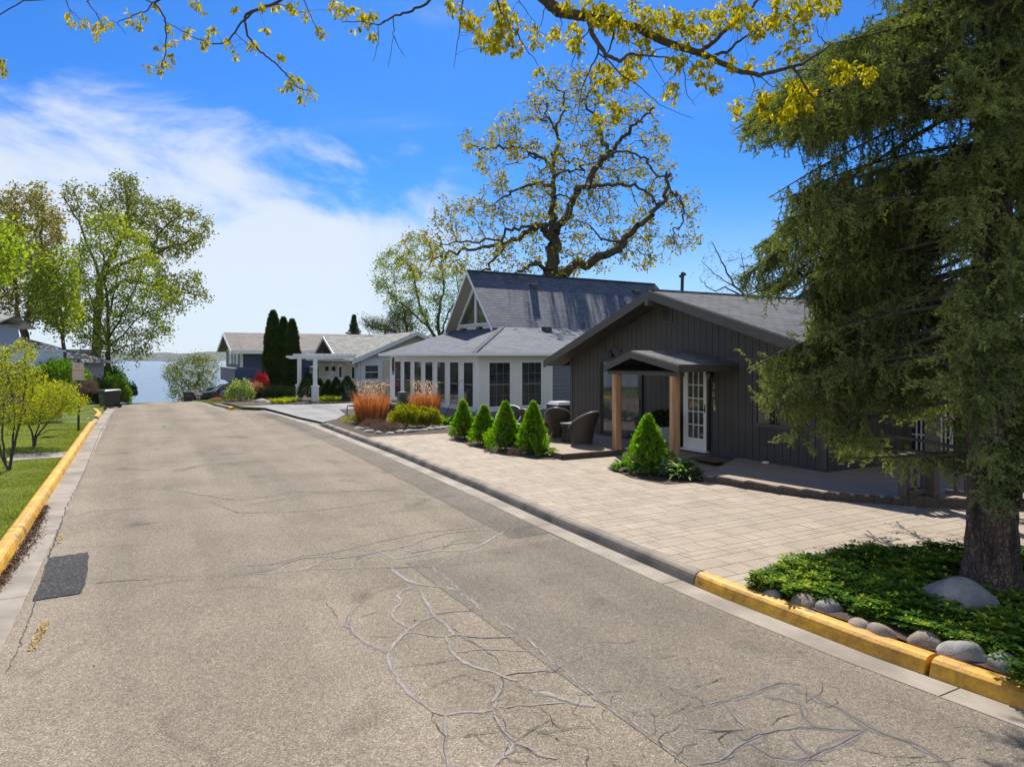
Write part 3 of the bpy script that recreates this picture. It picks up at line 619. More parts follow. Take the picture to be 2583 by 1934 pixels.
# ------------------------------------------------------------ patio
def paver_mat():
    m, N, L, b = nodes_of('stamped_concrete_pavers'); b.inputs['Roughness'].default_value = .78; b.inputs['Specular IOR Level'].default_value = .3
    tc = N.new('ShaderNodeTexCoord'); ns = N.new('ShaderNodeTexNoise'); ns.inputs['Scale'].default_value = 5; ns.inputs['Detail'].default_value = 2; L.new(tc.outputs['UV'], ns.inputs[0])
    ad = N.new('ShaderNodeMixRGB'); ad.blend_type = 'ADD'; ad.inputs[0].default_value = .028; L.new(tc.outputs['UV'], ad.inputs[1]); L.new(ns.outputs['Color'], ad.inputs[2])
    t = N.new('ShaderNodeTexBrick'); t.inputs['Scale'].default_value = 1; t.inputs['Brick Width'].default_value = .62; t.inputs['Row Height'].default_value = .31; t.squash = .55; t.squash_frequency = 3; t.offset = .42; t.offset_frequency = 2
    t.inputs['Mortar Size'].default_value = .0075; t.inputs['Mortar Smooth'].default_value = .2
    t.inputs['Color1'].default_value = (.305, .252, .192, 1); t.inputs['Color2'].default_value = (.35, .293, .228, 1); t.inputs['Mortar'].default_value = (.14, .105, .08, 1); L.new(ad.outputs[0], t.inputs[0])
    # extra half joints cut some slabs
    t2 = N.new('ShaderNodeTexBrick'); t2.inputs['Scale'].default_value = 1; t2.inputs['Brick Width'].default_value = 1.24; t2.inputs['Row Height'].default_value = .93; t2.offset = .3; t2.inputs['Mortar Size'].default_value = .0075
    t2.inputs['Color1'].default_value = (0, 0, 0, 1); t2.inputs['Color2'].default_value = (0, 0, 0, 1); t2.inputs['Mortar'].default_value = (1, 1, 1, 1)
    mp = N.new('ShaderNodeMapping'); mp.inputs['Location'].default_value = (.17, .155, 0); L.new(ad.outputs[0], mp.inputs[0]); L.new(mp.outputs[0], t2.inputs[0])
    n = N.new('ShaderNodeTexNoise'); n.inputs['Scale'].default_value = 1.6; n.inputs['Detail'].default_value = 8; n.inputs['Roughness'].default_value = .65; L.new(tc.outputs['UV'], n.inputs[0])
    mr = N.new('ShaderNodeMapRange'); mr.inputs[1].default_value = .3; mr.inputs[2].default_value = .7; mr.inputs[3].default_value = .80; mr.inputs[4].default_value = 1.12; L.new(n.outputs[0], mr.inputs[0])
    mj = N.new('ShaderNodeMixRGB'); mj.inputs[2].default_value = (.14, .105, .08, 1); L.new(t2.outputs['Color'], mj.inputs[0]); L.new(t.outputs['Color'], mj.inputs[1])
    x = N.new('ShaderNodeMixRGB'); x.blend_type = 'MULTIPLY'; x.inputs[0].default_value = 1; L.new(mj.outputs[0], x.inputs[1]); L.new(mr.outputs[0], x.inputs[2]); L.new(x.outputs[0], b.inputs['Base Color'])
    n5 = N.new('ShaderNodeTexNoise'); n5.inputs['Scale'].default_value = 14; n5.inputs['Detail'].default_value = 6; L.new(tc.outputs['UV'], n5.inputs[0])
    h = N.new('ShaderNodeMath'); h.operation = 'MULTIPLY_ADD'; h.inputs[1].default_value = .6; L.new(n5.outputs[0], h.inputs[0]); f = N.new('ShaderNodeMath'); f.operation = 'SUBTRACT'; f.inputs[0].default_value = 1; L.new(t.outputs['Fac'], f.inputs[1]); L.new(f.outputs[0], h.inputs[2])
    bp = N.new('ShaderNodeBump'); bp.inputs['Distance'].default_value = .008; bp.inputs['Strength'].default_value = .8; L.new(h.outputs[0], bp.inputs['Height']); L.new(bp.outputs[0], b.inputs['Normal'])
    return m
M_pav = paver_mat()
ZP = .13
edge = [W(s, te(s)+.29+.207) for s in (20.5, 19, 17.2, 15, 12.1, 10, 8.7, 7, 5.45, 4.2)]
pat = edge + [G(1892, 1476, ZP), G(2018, 1436, ZP), G(2209, 1404, ZP), G(2300, 1402, ZP), G(2440, 1392, ZP), G(2395, 1376, ZP), G(2292, 1284, ZP), W(6.9, 12.2), W(9, 12.3), W(20, 12.3)]
sheet('patio', pat, ZP, M_pav, skirt=.3)
low = [G(2290, 1395, -.09), G(2440, 1425, -.09), G(2560, 1420, -.09), W(1.2, 10.5), W(0, 14), W(0, 24), W(10, 24), W(10, 12.4), W(6.5, 10.9)]
sheet('lower_patio', [Vector((p[0], p[1], 0)) for p in low], .105, M_pav)
# entry slab, left walks and driveways
sheet('driveway', [W(26.3, te(26.3)+.5), W(29, te(29)+.30), W(35, te(35)+.28), W(36.5, 4.4), W(37, 6.2), W(36.4, 8), W(36.2, 11.2), W(29.5, 11.2), W(29.4, 8.0), W(27.2, 7.0)], .097, A_drive)
strip('driveway_mouth', 26.3, 37, lambda s: te(s)+.27, lambda s: te(s)+.9, .012, A_drive, seg=2)
mbc = MB(); ribbon(mbc, [(250, 1525), (420, 1555), (600, 1600), (760, 1640)], (740, 800, .1449), .08, .104); tag(mbc.build('driveway_seam', M_crack), kind='structure')
strip('sidewalk', 20.1, 21.3, lambda s: -9, lambda s: -1.64, .115, M_conc, seg=1.2)
def dz(a): return a
mb = MB()
for s0, s1 in ((30.3, 33.0),):
    q = [(-1.44, .02), (-1.8, .10), (-12, .22)]
    for (t0, z0), (t1, z1) in zip(q[:-1], q[1:]):
        mb.poly([W(s0, t0, z0), W(s1, t0, z0-.01), W(s1, t1, z1), W(s0, t1, z1)])
tag(mb.build('driveway_apron', M_conc), kind='structure')
# leaf litter in the left gutter
def litter(name, n, f, m, sz, var=True):
    cen = np.array([f() for _ in range(n)]); ax = rng.normal(size=(n, 3)); ax[:, 2] *= .3
    return leaves(name, cen, ax, rng.uniform(.6, 1.4, n)*sz, rng.uniform(.3, .8, n)*sz, m)
M_lit = leafmat('dry_leaf_litter', [(.05, .03, .02), (.14, .085, .05), (.24, .16, .10)], 0)
def fl():
    s = rnd.uniform(8.9, 14.2); t = -1.41+abs(rnd.gauss(0, .075))*(1.2-abs(s-11.5)/3); return W(s, t, .016+rnd.random()*.02)
tag(litter('leaf_litter', 3800, fl, M_lit, .028), 'dry brown leaf litter banked against the left yellow curb', 'litter', kind='stuff')
def f2():
    s = rnd.uniform(2, 32); t = rnd.uniform(-1.3, te(s)); return W(s, t, .014)
tag(litter('road_debris', 260, f2, M_lit, .022), 'scattered twig and leaf bits on the asphalt road', 'litter', kind='stuff')
# lawn blades left of the curb
M_grass = leafmat('lawn_grass', [(.12, .165, .02), (.20, .25, .04), (.33, .34, .10)], .4, .6, (1.5, 1.5, .5), .7)
def lawn():
    n = 90000; s = rng.uniform(7, 30, n)**1.0; t = -1.66-rng.random(n)**1.5*7
    ok = ~((s > 20.05) & (s < 21.35)); s = s[ok]; t = t[ok]; n = len(s)
    z = np.interp(-t, [1.6, 4, 8, 16], [.10, .13, .2, .3])
    cen = np.outer(s, np.array(SU))+np.outer(t, np.array(SV)); cen[:, 2] = z-.005
    ax = rng.normal(size=(n, 3))*.55; ax[:, 2] = 1
    tag(leaves('grass', cen, ax, rng.uniform(.02, .055, n), rng.uniform(.008, .014, n), M_grass), 'short green lawn grass beside the left yellow curb', 'grass', kind='stuff')
lawn()
# ------------------------------------------------------------ building helpers (local frame: X along front, Y inwards, Z up)
def rect_poly(x0, x1, z0, z1): return [(x0, z0), (x1, z0), (x1, z1), (x0, z1)]
def vboards(mb, prof, z0, pitch, gap, y, th=.02, axis='y', y0=0):
    """upright boards on the wall plane y, cut off at the top by profile prof [(x, ztop)...]"""
    xs = [p[0] for p in prof]; zs = [p[1] for p in prof]; top = lambda x: float(np.interp(x, xs, zs)); x = xs[0]
    while x < xs[-1]-.02:
        e = min(x+pitch-gap, xs[-1]); cuts = [x]+[q for q in xs if x < q < e]+[e]
        lo = [(x, z0), (e, z0)] + [(q, top(q)) for q in cuts[::-1]]
        if axis == 'y': A = [Vector((q, y, z)) for q, z in lo]; B = [Vector((q, y-th, z)) for q, z in lo]
        else: A = [Vector((y, q, z)) for q, z in lo]; B = [Vector((y-th, q, z)) for q, z in lo]
        mb.hull(A, B); x += pitch
def hboards(mb, x0, x1, z0, z1, y, h=.11, out=.018, axis='y', sgn=-1, topf=None):
    z = z0
    while z < z1-.01:
        e = min(z+h, z1); a, b = (x0, x1) if topf is None else topf(z)
        if b-a > .05:
            q = [(a, y, z), (b, y, z), (b, y, e), (a, y, e)]; o = [(a, y+sgn*out, z), (b, y+sgn*out, z), (b, y+sgn*.003, e), (a, y+sgn*.003, e)]
            if axis == 'x': q = [(p[1], p[0], p[2]) for p in q]; o = [(p[1], p[0], p[2]) for p in o]
            mb.poly([Vector(p) for p in o]); mb.poly([Vector(q[0]), Vector(o[0]), Vector(o[1]), Vector(q[1])][::-1])
            mb.poly([Vector(o[0]), Vector(q[0]), Vector(q[3]), Vector(o[3])]); mb.poly([Vector(o[1]), Vector(q[1]), Vector(q[2]), Vector(o[2])])
        z += h
def slope(mb, a, b, c, d, th=.05, m=0):
    """roof plane a-b (eave) c-d (ridge side); uv in metres"""
    a, b, c, d = map(Vector, (a, b, c, d)); e = (b-a).normalized()
    nrm = (b-a).cross(d-a).normalized()
    if nrm.z < 0: nrm = -nrm
    up = nrm.cross(e).normalized()
    if up.z < 0: up = -up
    uv = [((p-a).dot(e), (p-a).dot(up)) for p in (a, b, c, d)]
    mb.poly([a, b, c, d], m, uv); o = nrm*th
    q = [p-o for p in (a, b, c, d)]; mb.poly(q[::-1], m)
    for i in range(4):
        j = (i+1) % 4; mb.poly([(a, b, c, d)[i], q[i], q[j], (a, b, c, d)[j]], m, [(.1, .02)]*4)
def ext(mb, prof, y0, y1, m=0, axis='y'):
    if axis == 'y': A = [Vector((x, y0, z)) for x, z in prof]; B = [Vector((x, y1, z)) for x, z in prof]
    else: A = [Vector((y0, x, z)) for x, z in prof]; B = [Vector((y1, x, z)) for x, z in prof]
    mb.hull(A, B, m)
def window(root, x0, x1, z0, z1, y, fm, cols=1, rows=1, axis='y', fw=.06, proud=.045, bar=.018, glass=None, name='window', sgn=-1, sash=False, barm=None):
    """frame with a glass pane and glazing bars; faces sgn along the wall normal"""
    def bx(mb, a, b, c, d, p0, p1):
        lo, hi = sorted((y+sgn*p0, y+sgn*p1))
        if axis == 'y': mb.box(a, b, lo, hi, c, d)
        else: mb.box(lo, hi, a, b, c, d)
    f = MB()
    bx(f, x0-fw, x0, z0-fw, z1+fw, 0, proud); bx(f, x1, x1+fw, z0-fw, z1+fw, 0, proud); bx(f, x0, x1, z1, z1+fw, 0, proud); bx(f, x0, x1, z0-fw, z0, 0, proud+.012)
    fo = f.build(name, fm, root)
    g = MB(); bx(g, x0, x1, z0, z1, .004, .022); g.build('pane', glass or M_glass, fo)
    if cols*rows > 1 or sash:
        b = MB()
        for i in range(1, cols):
            x = x0+(x1-x0)*i/cols; bx(b, x-bar/2, x+bar/2, z0, z1, .022, .032)
        for i in range(1, rows):
            z = z0+(z1-z0)*i/rows; bx(b, x0, x1, z-bar/2, z+bar/2, .0235, .0335)
        if sash: zm = (z0+z1)/2; bx(b, x0, x1, zm-.022, zm+.022, .025, .04)
        b.build('glazing_bar', barm or fm, fo)
    return fo
M_munt = mat('muntin_behind_screen', (.16, .16, .17))
# ------------------------------------------------------------ dark gabled house
o18 = W(18.3, 12.2); DH = Fr((o18.x, o18.y, 0), 28.7)
dh = thing('dark_house', DH.o, 'dark brown-grey gabled house numbered 303 with a small cedar-post entry porch', 'house', DH.rot)
XR = 9.25; PX = 4.60; ZP_ = 4.31; YF = -.68; slL, slR = .352, .308
def rz(x): return ZP_-(PX-x)*slL if x < PX else ZP_-(x-PX)*slR
XL0, XR0 = -.56, 10.1; YB = 12.0
wprof = [(0, rz(0)-.20), (PX, rz(PX)-.22), (XR, rz(XR)-.20)]
mb = MB(); vboards(mb, wprof, .12, .205, .013, 0)
mb.poly([Vector((0, .001, .1)), Vector((XR, .001, .1))]+[Vector((x, .001, z)) for x, z in wprof[::-1]])
vboards(mb, [(0, wprof[0][1]), (YB-.5, wprof[0][1])], -.2, .205, .013, 0, axis='x')
mb.poly([Vector((.002, 0, -.1)), Vector((.002, YB-.5, -.1)), Vector((.002, YB-.5, wprof[0][1])), Vector((.002, 0, wprof[0][1]))])
# right side wall as far as the porch recess, then the recess walls
for i in range(14): mb.box(XR-.02, XR+.02, .02+i*.205, .21+i*.205, .1, rz(XR)-.2)
mb.box(XR-.03, XR-.02, 0, 3.0, .1, rz(XR)-.2)
mb.box(XR-.2, XR+6.5, 3.0, 3.1, -.2, 2.75); mb.box(0, XR+6, YB-.6, YB-.5, -.2, 2.5)
mb.build('wall', M_dark, dh)
mb = MB(); mb.box(-.012, XR+.012, -.045, -.0205, .13, .31); mb.box(XR+.0205, XR+.045, -.02, 3.0, .13, .31); mb.build('skirting', M_base, dh)
mb = MB(); mb.box(-.03, .09, -.043, -.0205, .31, wprof[0][1]+.02); mb.build('corner_trim', M_dtrim, dh); mb = MB(); mb.box(XR-.09, XR+.03, -.044, -.0205, .31, wprof[2][1]+.02)
xa, za = DH.at(1857, 906); mb.box(xa-.3, XR-.091, -.038, -.0205, za-.03, za+.03); mb.build('corner_trim', M_dtrim, dh)
# roof
mb = MB()
zL, zR = rz(XL0), rz(XR0)
slope(mb, (XL0, YF, zL), (XL0, YB, zL), (PX, YB, ZP_), (PX, YF, ZP_))
slope(mb, (XR0, YB, zR), (XR0, YF, zR), (PX, YF, ZP_), (PX, YB, ZP_))
# side roof over the right wing and its porch
slope(mb, (XR0+6.0, YB, zR-1.2*.308*5), (XR0+6.0, YF+2.6, zR-.308*6), (XR0-.02, YF+2.6, zR+.004), (XR0-.02, YB, zR+.004)) if False else None
rf = mb.build('roof', SH_dark, dh)
mb = MB(); mb.box(PX-.13, PX+.13, YF+.01, YB, ZP_-.03, ZP_+.014); mb.build('ridge_cap', SH_dark, rf)
mb = MB()
def rake(mb, pts, y0, y1, h):
    for (xa, za), (xb, zb) in zip(pts[:-1], pts[1:]):
        mb.hull([Vector((xa, y0, za-h)), Vector((xb, y0, zb-h)), Vector((xb, y0, zb)), Vector((xa, y0, za))], [Vector((xa, y1, za-h)), Vector((xb, y1, zb-h)), Vector((xb, y1, zb)), Vector((xa, y1, za))])
rake(mb, [(XL0-.01, zL-.02), (PX, ZP_-.02), (XR0+.01, zR-.02)], YF-.035, YF+.0, .23)
mb.box(XL0-.03, XL0+.0, YF+.002, YB, zL-.2, zL-.02); mb.box(XR0, XR0+.03, YF+.002, YB, zR-.2, zR-.02)
mb.build('fascia', M_dtrim, rf)
mb = MB()
for (xa, za), (xb, zb) in zip([(XL0, zL), (PX, ZP_)], [(PX, ZP_), (XR0, zR)]):
    for k in range(5):
        y0 = YF+.005+k*.135; mb.hull([Vector((xa, y0, za-.2)), Vector((xb, y0, zb-.2)), Vector((xb, y0, zb-.18)), Vector((xa, y0, za-.18))], [Vector((xa, y0+.128, za-.2)), Vector((xb, y0+.128, zb-.2)), Vector((xb, y0+.128, zb-.18)), Vector((xa, y0+.128, za-.18))])
mb.build('soffit', M_dark, rf)
mb = MB(); mb.hull([Vector((PX-.05, YF-.1, ZP_-.40)), Vector((PX+.05, YF-.1, ZP_-.40)), Vector((PX+.05, YF-.1, ZP_-.26)), Vector((PX-.05, YF-.1, ZP_-.26))], [Vector((PX-.05, -.02, ZP_-.46)), Vector((PX+.05, -.02, ZP_-.46)), Vector((PX+.05, -.02, ZP_-.26)), Vector((PX-.05, -.02, ZP_-.26))]); mb.build('ridge_beam', mat('sunlight_tinted_beam', (.12, .105, .09)), rf)  # sunlight on the beam is put into its colour, lighter than the trim
# vent pipe
vx, vz = DH.at(1719, 735, 3.4); pv = P(1719, 735, DH.world((vx, 3.4, 0)).y)
mb = MB(); mb.tube([(vx, 3.4, ZP_-.2), (vx+.03, 3.4, vz+.05), (vx+.05, 3.4, vz+.62)], .055, 10); mb.tube([(vx-.07, 3.4, vz+.50), (vx+.17, 3.4, vz+.55)], .05, 8); mb.build('vent_pipe', M_black, rf)
# gable vent
x0, z1 = DH.at(1674, 779); x1, z0 = DH.at(1696, 811)
vt = MB(); 
for a, b, c, d in ((x0-.03, x0+.02, z0-.03, z1+.03), (x1-.02, x1+.03, z0-.03, z1+.03), (x0+.02, x1-.02, z1-.02, z1+.03), (x0+.02, x1-.02, z0-.03, z0+.02)): vt.box(a, b, -.05, -.0205, c, d)
vo = vt.build('gable_vent', M_dtrim, dh)
mb = MB(); 
for i in range(6):
    z = z0+.03+(z1-z0-.05)*i/6; mb.hull([Vector((x0+.02, -.046, z)), Vector((x1-.02, -.046, z)), Vector((x1-.02, -.046, z+.008)), Vector((x0+.02, -.046, z+.008))], [Vector((x0+.02, -.022, z+.035)), Vector((x1-.02, -.022, z+.035)), Vector((x1-.02, -.022, z+.043)), Vector((x0+.02, -.022, z+.043))])
mb.build('louvre', M_dtrim, vo)
mb = MB(); mb.box(x0, x1, -.0215, -.0205, z0, z1); mb.build('backing', M_black, vo)
# sliding door
x0, z1 = DH.at(1517, 907); x1, _ = DH.at(1625, 1000); z0 = .30; 
f = MB()
for a, b, c, d, p in ((x0, x0+.07, z0, z1, .06), (x1-.07, x1, z0, z1, .06), (x0+.07, x1-.07, z1-.07, z1, .06), (x0+.07, x1-.07, z0, z0+.05, .07)): f.box(a, b, -.0205-p, -.0205, c, d)
sdoor = f.build('sliding_door', M_black, dh)
xm = (x0+x1)/2
g = MB(); g.box(x0+.07, xm+.03, -.045, -.022, z0+.05, z1-.07); g.box(xm-.02, x1-.07, -.052, -.046, z0+.05, z1-.07); g.build('pane', M_glassr, sdoor)
g = MB()
for q in (x0+.07, xm-.03, x1-.14): g.box(q, q+.07, -.066, -.0525, z0+.05, z1-.07)
g.build('stile', M_black, sdoor)
g = MB(); g.box(x1-.13, x1-.10, -.105, -.0665, z0+.85, z0+1.1); g.build('handle', mat('dull_metal', (.25, .25, .25), rough=.4, metal=.8), sdoor)
g = MB(); g.box(x0-.05, x1+.05, -.16, -.0205, .27, .30); g.build('threshold', M_dtrim, sdoor)
# entry door
x0, _ = DH.at(1727.5, 1000); x1, z1 = DH.at(1786.5, 930); z0 = .30; z1 = z0+2.06
f = MB()
for a, b, c, d in ((x0-.12, x0-.004, .28, z1+.09), (x1+.004, x1+.10, .28, z1+.09), (x0-.004, x1+.004, z1+.006, z1+.09)): f.box(a, b, -.065, -.0205, c, d)
df = f.build('door_frame', M_black, dh)
gx0, gx1, gz0, gz1 = x0+.19*(x1-x0)+.02, x1-.12*(x1-x0), z0+.28, z1-.14
d = MB()
for a, b, c, e in ((x0, gx0, z0, z1), (gx1, x1, z0, z1), (gx0, gx1, z0, gz0), (gx0, gx1, gz1, z1)): d.box(a, b, -.055, -.022, c, e)
M_door = mat('white_door_paint', (.78, .76, .72), (.84, .82, .78), 3, .4)
door = d.build('door', M_door, dh)
g = MB(); g.box(gx0, gx1, -.04, -.03, gz0, gz1); g.build('pane', M_glassr, door)
g = MB()
for i in range(1, 3): q = gx0+(gx1-gx0)*i/3; g.box(q-.012, q+.012, -.058, -.0405, gz0, gz1)
for i in range(1, 5): q = gz0+(gz1-gz0)*i/5; g.box(gx0, gx1, -.0565, -.0405, q-.012, q+.012)
for a, b, c, e in ((gx0-.025, gx0, gz0-.025, gz1+.025), (gx1, gx1+.025, gz0-.025, gz1+.025), (gx0, gx1, gz1, gz1+.025), (gx0, gx1, gz0-.025, gz0)): g.box(a, b, -.066, -.0555, c, e)
g.build('glazing_bar', M_door, door)
g = MB(); g.box(x1-.075, x1-.04, -.065, -.0555, z0+.93, z0+1.12); g.tube([(x1-.058, -.066, z0+1.0), (x1-.058, -.11, z0+1.0), (x1-.15, -.115, z0+1.0)], .011, 8); g.build('handle', M_black, door)
g = MB(); g.box(x0-.1, x1+.1, -.22, -.0205, .272, .2985); g.build('threshold', M_gutter, df)
DOORX = (x0, x1)
# lamps
def gooseneck(px, py, root):
    x, z = DH.at(px, py); g = MB(); g.lathe([(.001, 0), (.065, 0), (.06, .018), (.001, .02)], 16); 
    M_ = Matrix.Translation((x, -.022, z)) @ Matrix.Rotation(R(90), 4, 'X'); g.v = [tuple(M_ @ Vector(p)) for p in g.v]
    pts = [(x, -.03, z), (x, -.10, z+.02), (x, -.16, z+.11), (x, -.25, z+.16), (x, -.34, z+.12), (x, -.38, z+.02)]; g.tube(pts, .012, 8)
    o = g.build('wall_lamp', M_black, root, smooth=False)
    s = MB(); s.lathe([(.02, z+.03), (.035, z+.02), (.05, z-.03), (.10, z-.10), (.135, z-.17), (.13, z-.17), (.09, z-.10), (.02, z-.02)], 20, (x, -.38)); s.build('lamp_shade', M_black, o, smooth=True)
gooseneck(1567, 886, dh)
x, z = DH.at(1797, 950); g = MB(); g.box(x-.05, x+.05, -.06, -.0205, z+.02, z+.13); g.lathe([(.001, z+.16), (.03, z+.13), (.085, z+.09), (.085, z+.08), (.001, z+.08)], 8, (x, -.13)); g.tube([(x, -.04, z+.1), (x, -.13, z+.14)], .01, 6)
lo = g.build('wall_lamp', M_black, dh); g = MB(); g.lathe([(.045, z-.06), (.065, z+.08)], 8, (x, -.13)); g.build('lamp_glass', mat('clear_lamp_glass', (.12, .11, .09), rough=.1), lo)
# house number 303 as brass numerals, doorbell
def numeral(txt, x, z, size, root, name, m, rotz=0, depth=.012, y=-.034, parts=True):
    cu = bpy.data.curves.new(name, 'FONT'); cu.body = txt; cu.size = size; cu.extrude = depth/2; cu.align_x = 'CENTER'; cu.resolution_u = 2
    o = bpy.data.objects.new(name, cu); COL.objects.link(o)
    bpy.context.view_layer.update(); dg = bpy.context.evaluated_depsgraph_get(); me = bpy.data.meshes.new_from_object(o.evaluated_get(dg)); bpy.data.objects.remove(o); bpy.data.curves.remove(cu)
    me.materials.clear(); me.materials.append(m)
    q = bpy.data.objects.new(name, me); COL.objects.link(q); q.parent = root; q.location = (x, y, z); q.rotation_euler = (R(90), 0, rotz); return q
M_brass = mat('brass_numeral', (.55, .36, .16), rough=.35, metal=.5)
for i, ch in enumerate('303'):
    x, z = DH.at(1803, [983, 1001.5, 1015][i] if False else 981+i*20.5); numeral(ch, x, z, .20, dh, 'house_number', M_brass)
x, z = DH.at(1805, 1029); g = MB(); g.box(x-.025, x+.025, -.045, -.0205, z-.06, z+.06); g.build('doorbell', mat('pale_plastic', (.5, .5, .48)), dh)
# right window
x0, z1 = DH.at(1914, 944); x1, _ = DH.at(2010, 944); _, z0 = DH.at(1914, 1066)
window(dh, x0, x1, z0, z1, -.0205, M_dtrim, 2, 1, fw=.08)
# canopy porch
cy = -1.80; xl, zl = DH.at(1526, 919, cy); xp, zp = DH.at(1593, 884, cy); xr, zr = DH.at(1714, 919, cy)
zr2 = zr; print('canopy', xl, zl, xp, zp, xr, zr)
sL = (zp-zl)/(xp-xl); 
mb = MB(); slope(mb, (xl, cy, zl), (xl, -.021, zl), (xp, -.021, zp), (xp, cy, zp), .03); slope(mb, (xr, -.021, zr), (xr, cy, zr), (xp, cy, zp), (xp, -.021, zp), .03)
pr = mb.build('porch_roof', SH_dark, dh)
mb = MB(); rake(mb, [(xl-.01, zl-.02), (xp, zp-.02), (xr+.01, zr-.02)], cy-.032, cy-.001, .16); mb.box(xl-.03, xl, cy, -.021, zl-.17, zl-.02); mb.box(xr, xr+.03, cy, -.021, zr-.17, zr-.02); mb.build('fascia', M_dtrim, pr)
mb = MB(); mb.poly([Vector((xl, cy+.01, zl-.15)), Vector((xr, cy+.01, zr-.15)), Vector((xr, -.03, zr-.15)), Vector((xl, -.03, zl-.15))]); mb.box(xl+.05, xr-.05, cy+.06, cy+.19, zl-.24, zl-.151); mb.build('soffit', M_dark, pr)
for px in (1556, 1702):
    x, _ = DH.at(px, 1000, -1.66); mb = MB(); mb.box(x-.085, x+.085, -1.745, -1.575, .12, zl-.241); mb.build('porch_post', M_cedar, dh, bevel=.006)
# decks
def deck(name, pts, z, rot, bm, fm, zf):
    mb = MB(); P_ = [Vector((p[0], p[1], 0)) for p in pts]
    d = Vector((math.cos(rot), math.sin(rot), 0)); n = Vector((-d.y, d.x, 0)); q = [(p.dot(d), p.dot(n)) for p in P_]
    n0 = min(a[1] for a in q); n1 = max(a[1] for a in q); y = n0
    while y < n1:  # clip each board to the outline
        ym = y+.066; xs = []
        for (x1, y1), (x2, y2) in zip(q, q[1:]+q[:1]):
            if (y1 > ym) != (y2 > ym): xs.append(x1+(x2-x1)*(ym-y1)/(y2-y1))
        xs.sort()
        for a, b in zip(xs[::2], xs[1::2]):
            c = [d*a+n*y, d*b+n*y, d*b+n*(y+.132), d*a+n*(y+.132)]; mb.hull([Vector((p.x, p.y, z-.03)) for p in c], [Vector((p.x, p.y, z)) for p in c])
        y += .138
    return mb
U = [G(1774, 1196, .27), G(1840, 1205, .27), G(1900, 1215, .27), G(1975, 1226, .27), G(2080, 1239, .27), G(2292, 1254, .27)]
UL = [DH.loc(p) for p in U]; print('deck', [tuple(round(c, 2) for c in p) for p in UL])
right = [(7.0, -.03)] + [(max(p.x, 7.0) if i == 0 else p.x, p.y) for i, p in enumerate(UL)] + [(UL[-1].x+.05, UL[-1].y+.2), (XR+3.9, 1.2), (XR+3.9, 2.98), (XR+.03, 2.98), (XR+.03, -.03)]
mb = deck('deck', right, .27, 0, None, None, 0); 
dk = mb.build('deck', M_deck, dh)
def skirt(mb, pts, z0, z1, w=.28):
    for a, b in zip(pts[:-1], pts[1:]):
        a = Vector(a); b = Vector(b); l = (b-a).length; k = max(1, round(l/w)); d = (b-a)/k; nn = Vector((d.y, -d.x, 0)).normalized()*.02
        for i in range(k):
            p, q = a+d*i+d*.01, a+d*(i+.985); mb.hull([Vector((p.x, p.y, z0)), Vector((q.x, q.y, z0)), Vector((q.x, q.y, z1)), Vector((p.x, p.y, z1))], [Vector((p.x+nn.x, p.y+nn.y, z0)), Vector((q.x+nn.x, q.y+nn.y, z0)), Vector((q.x+nn.x, q.y+nn.y, z1)), Vector((p.x+nn.x, p.y+nn.y, z1))])
mb = MB(); skirt(mb, [(p.x, p.y) for p in UL], .07, .262); skirt(mb, [(UL[-1].x, UL[-1].y), (UL[-1].x+.25, UL[-1].y+.4), (XR+3.9, 1.2), (XR+3.9, 3)], -.12, .262)
mb.build('deck_skirt', M_ddeck, dk)
# left seating deck: s 13.8..19.5, t 8.9..12.2
left = [DH.loc(p)[:2] for p in (W(13.75, 8.9), W(13.6, 12.18), W(19.6, 12.18), W(20, 9.1))]
mb = deck('deck', left, .27, R(90), None, None, 0); dk2 = mb.build('deck', M_deck, dh)
mb = MB(); skirt(mb, [left[3], left[0], left[1]], .12, .262, .9); mb.build('deck_skirt', M_ddeck, dk2)
sl_ = MB(); sl_.box(DOORX[0]-.75, DOORX[1]+.2, -1.55, -.0455, .10, .225); sl_.build('door_step', M_pav, dh)
# porch railing and post of the right wing
rr = MB(); nx, ny = DH.loc(G(2281, 1252, .27))[:2]; 
pq = DH.loc(G(2351, 1300, -.05)); bx_, by_ = pq.x, pq.y
porch_post = MB(); porch_post.box(bx_-.08, bx_+.08, by_-.08, by_+.08, -.12, 2.75); porch_post.build('porch_post', M_dtrim, dh)
ra = thing('porch_railing', DH.world((0, 0, 0)), 'dark grey wooden porch railing with square balusters behind the spruce trunk', 'railing', DH.rot)
mb = MB(); mb.box(nx-.07, nx+.07, ny-.07, ny+.07, .27, .98); mb.build('newel_post', M_dtrim, ra)
pA = Vector((nx+.07, ny, 0)); pB = Vector((bx_-.02, by_+.14, 0)); pC = Vector((XR+5.6, by_+1.0, 0))
for a, b in ((pA, pB), (pB+Vector((.16, 0, 0)), pC)):
    mb = MB(); mb.bar((a.x, a.y, .99), (b.x, b.y, .99), .13, .035); mb.bar((a.x, a.y, .92), (b.x, b.y, .92), .05, .10); mb.build('rail', M_dtrim, ra); mb = MB(); mb.bar((a.x, a.y, .36), (b.x, b.y, .36), .05, .08); mb.build('rail', M_dtrim, ra)
    l = (b-a).length; k = int(l/.14)
    for i in range(1, k):
        p = a+(b-a)*i/k; mb = MB(); mb.bar((p.x, p.y, .36), (p.x, p.y, .88), .04, .04); mb.build('baluster', M_dtrim, ra)
bk = MB(); bk.box(nx+.02, bx_-.1, ny-.02, by_+.3, .08, .40); bk.build('deck_end_box', M_ddeck, dk)
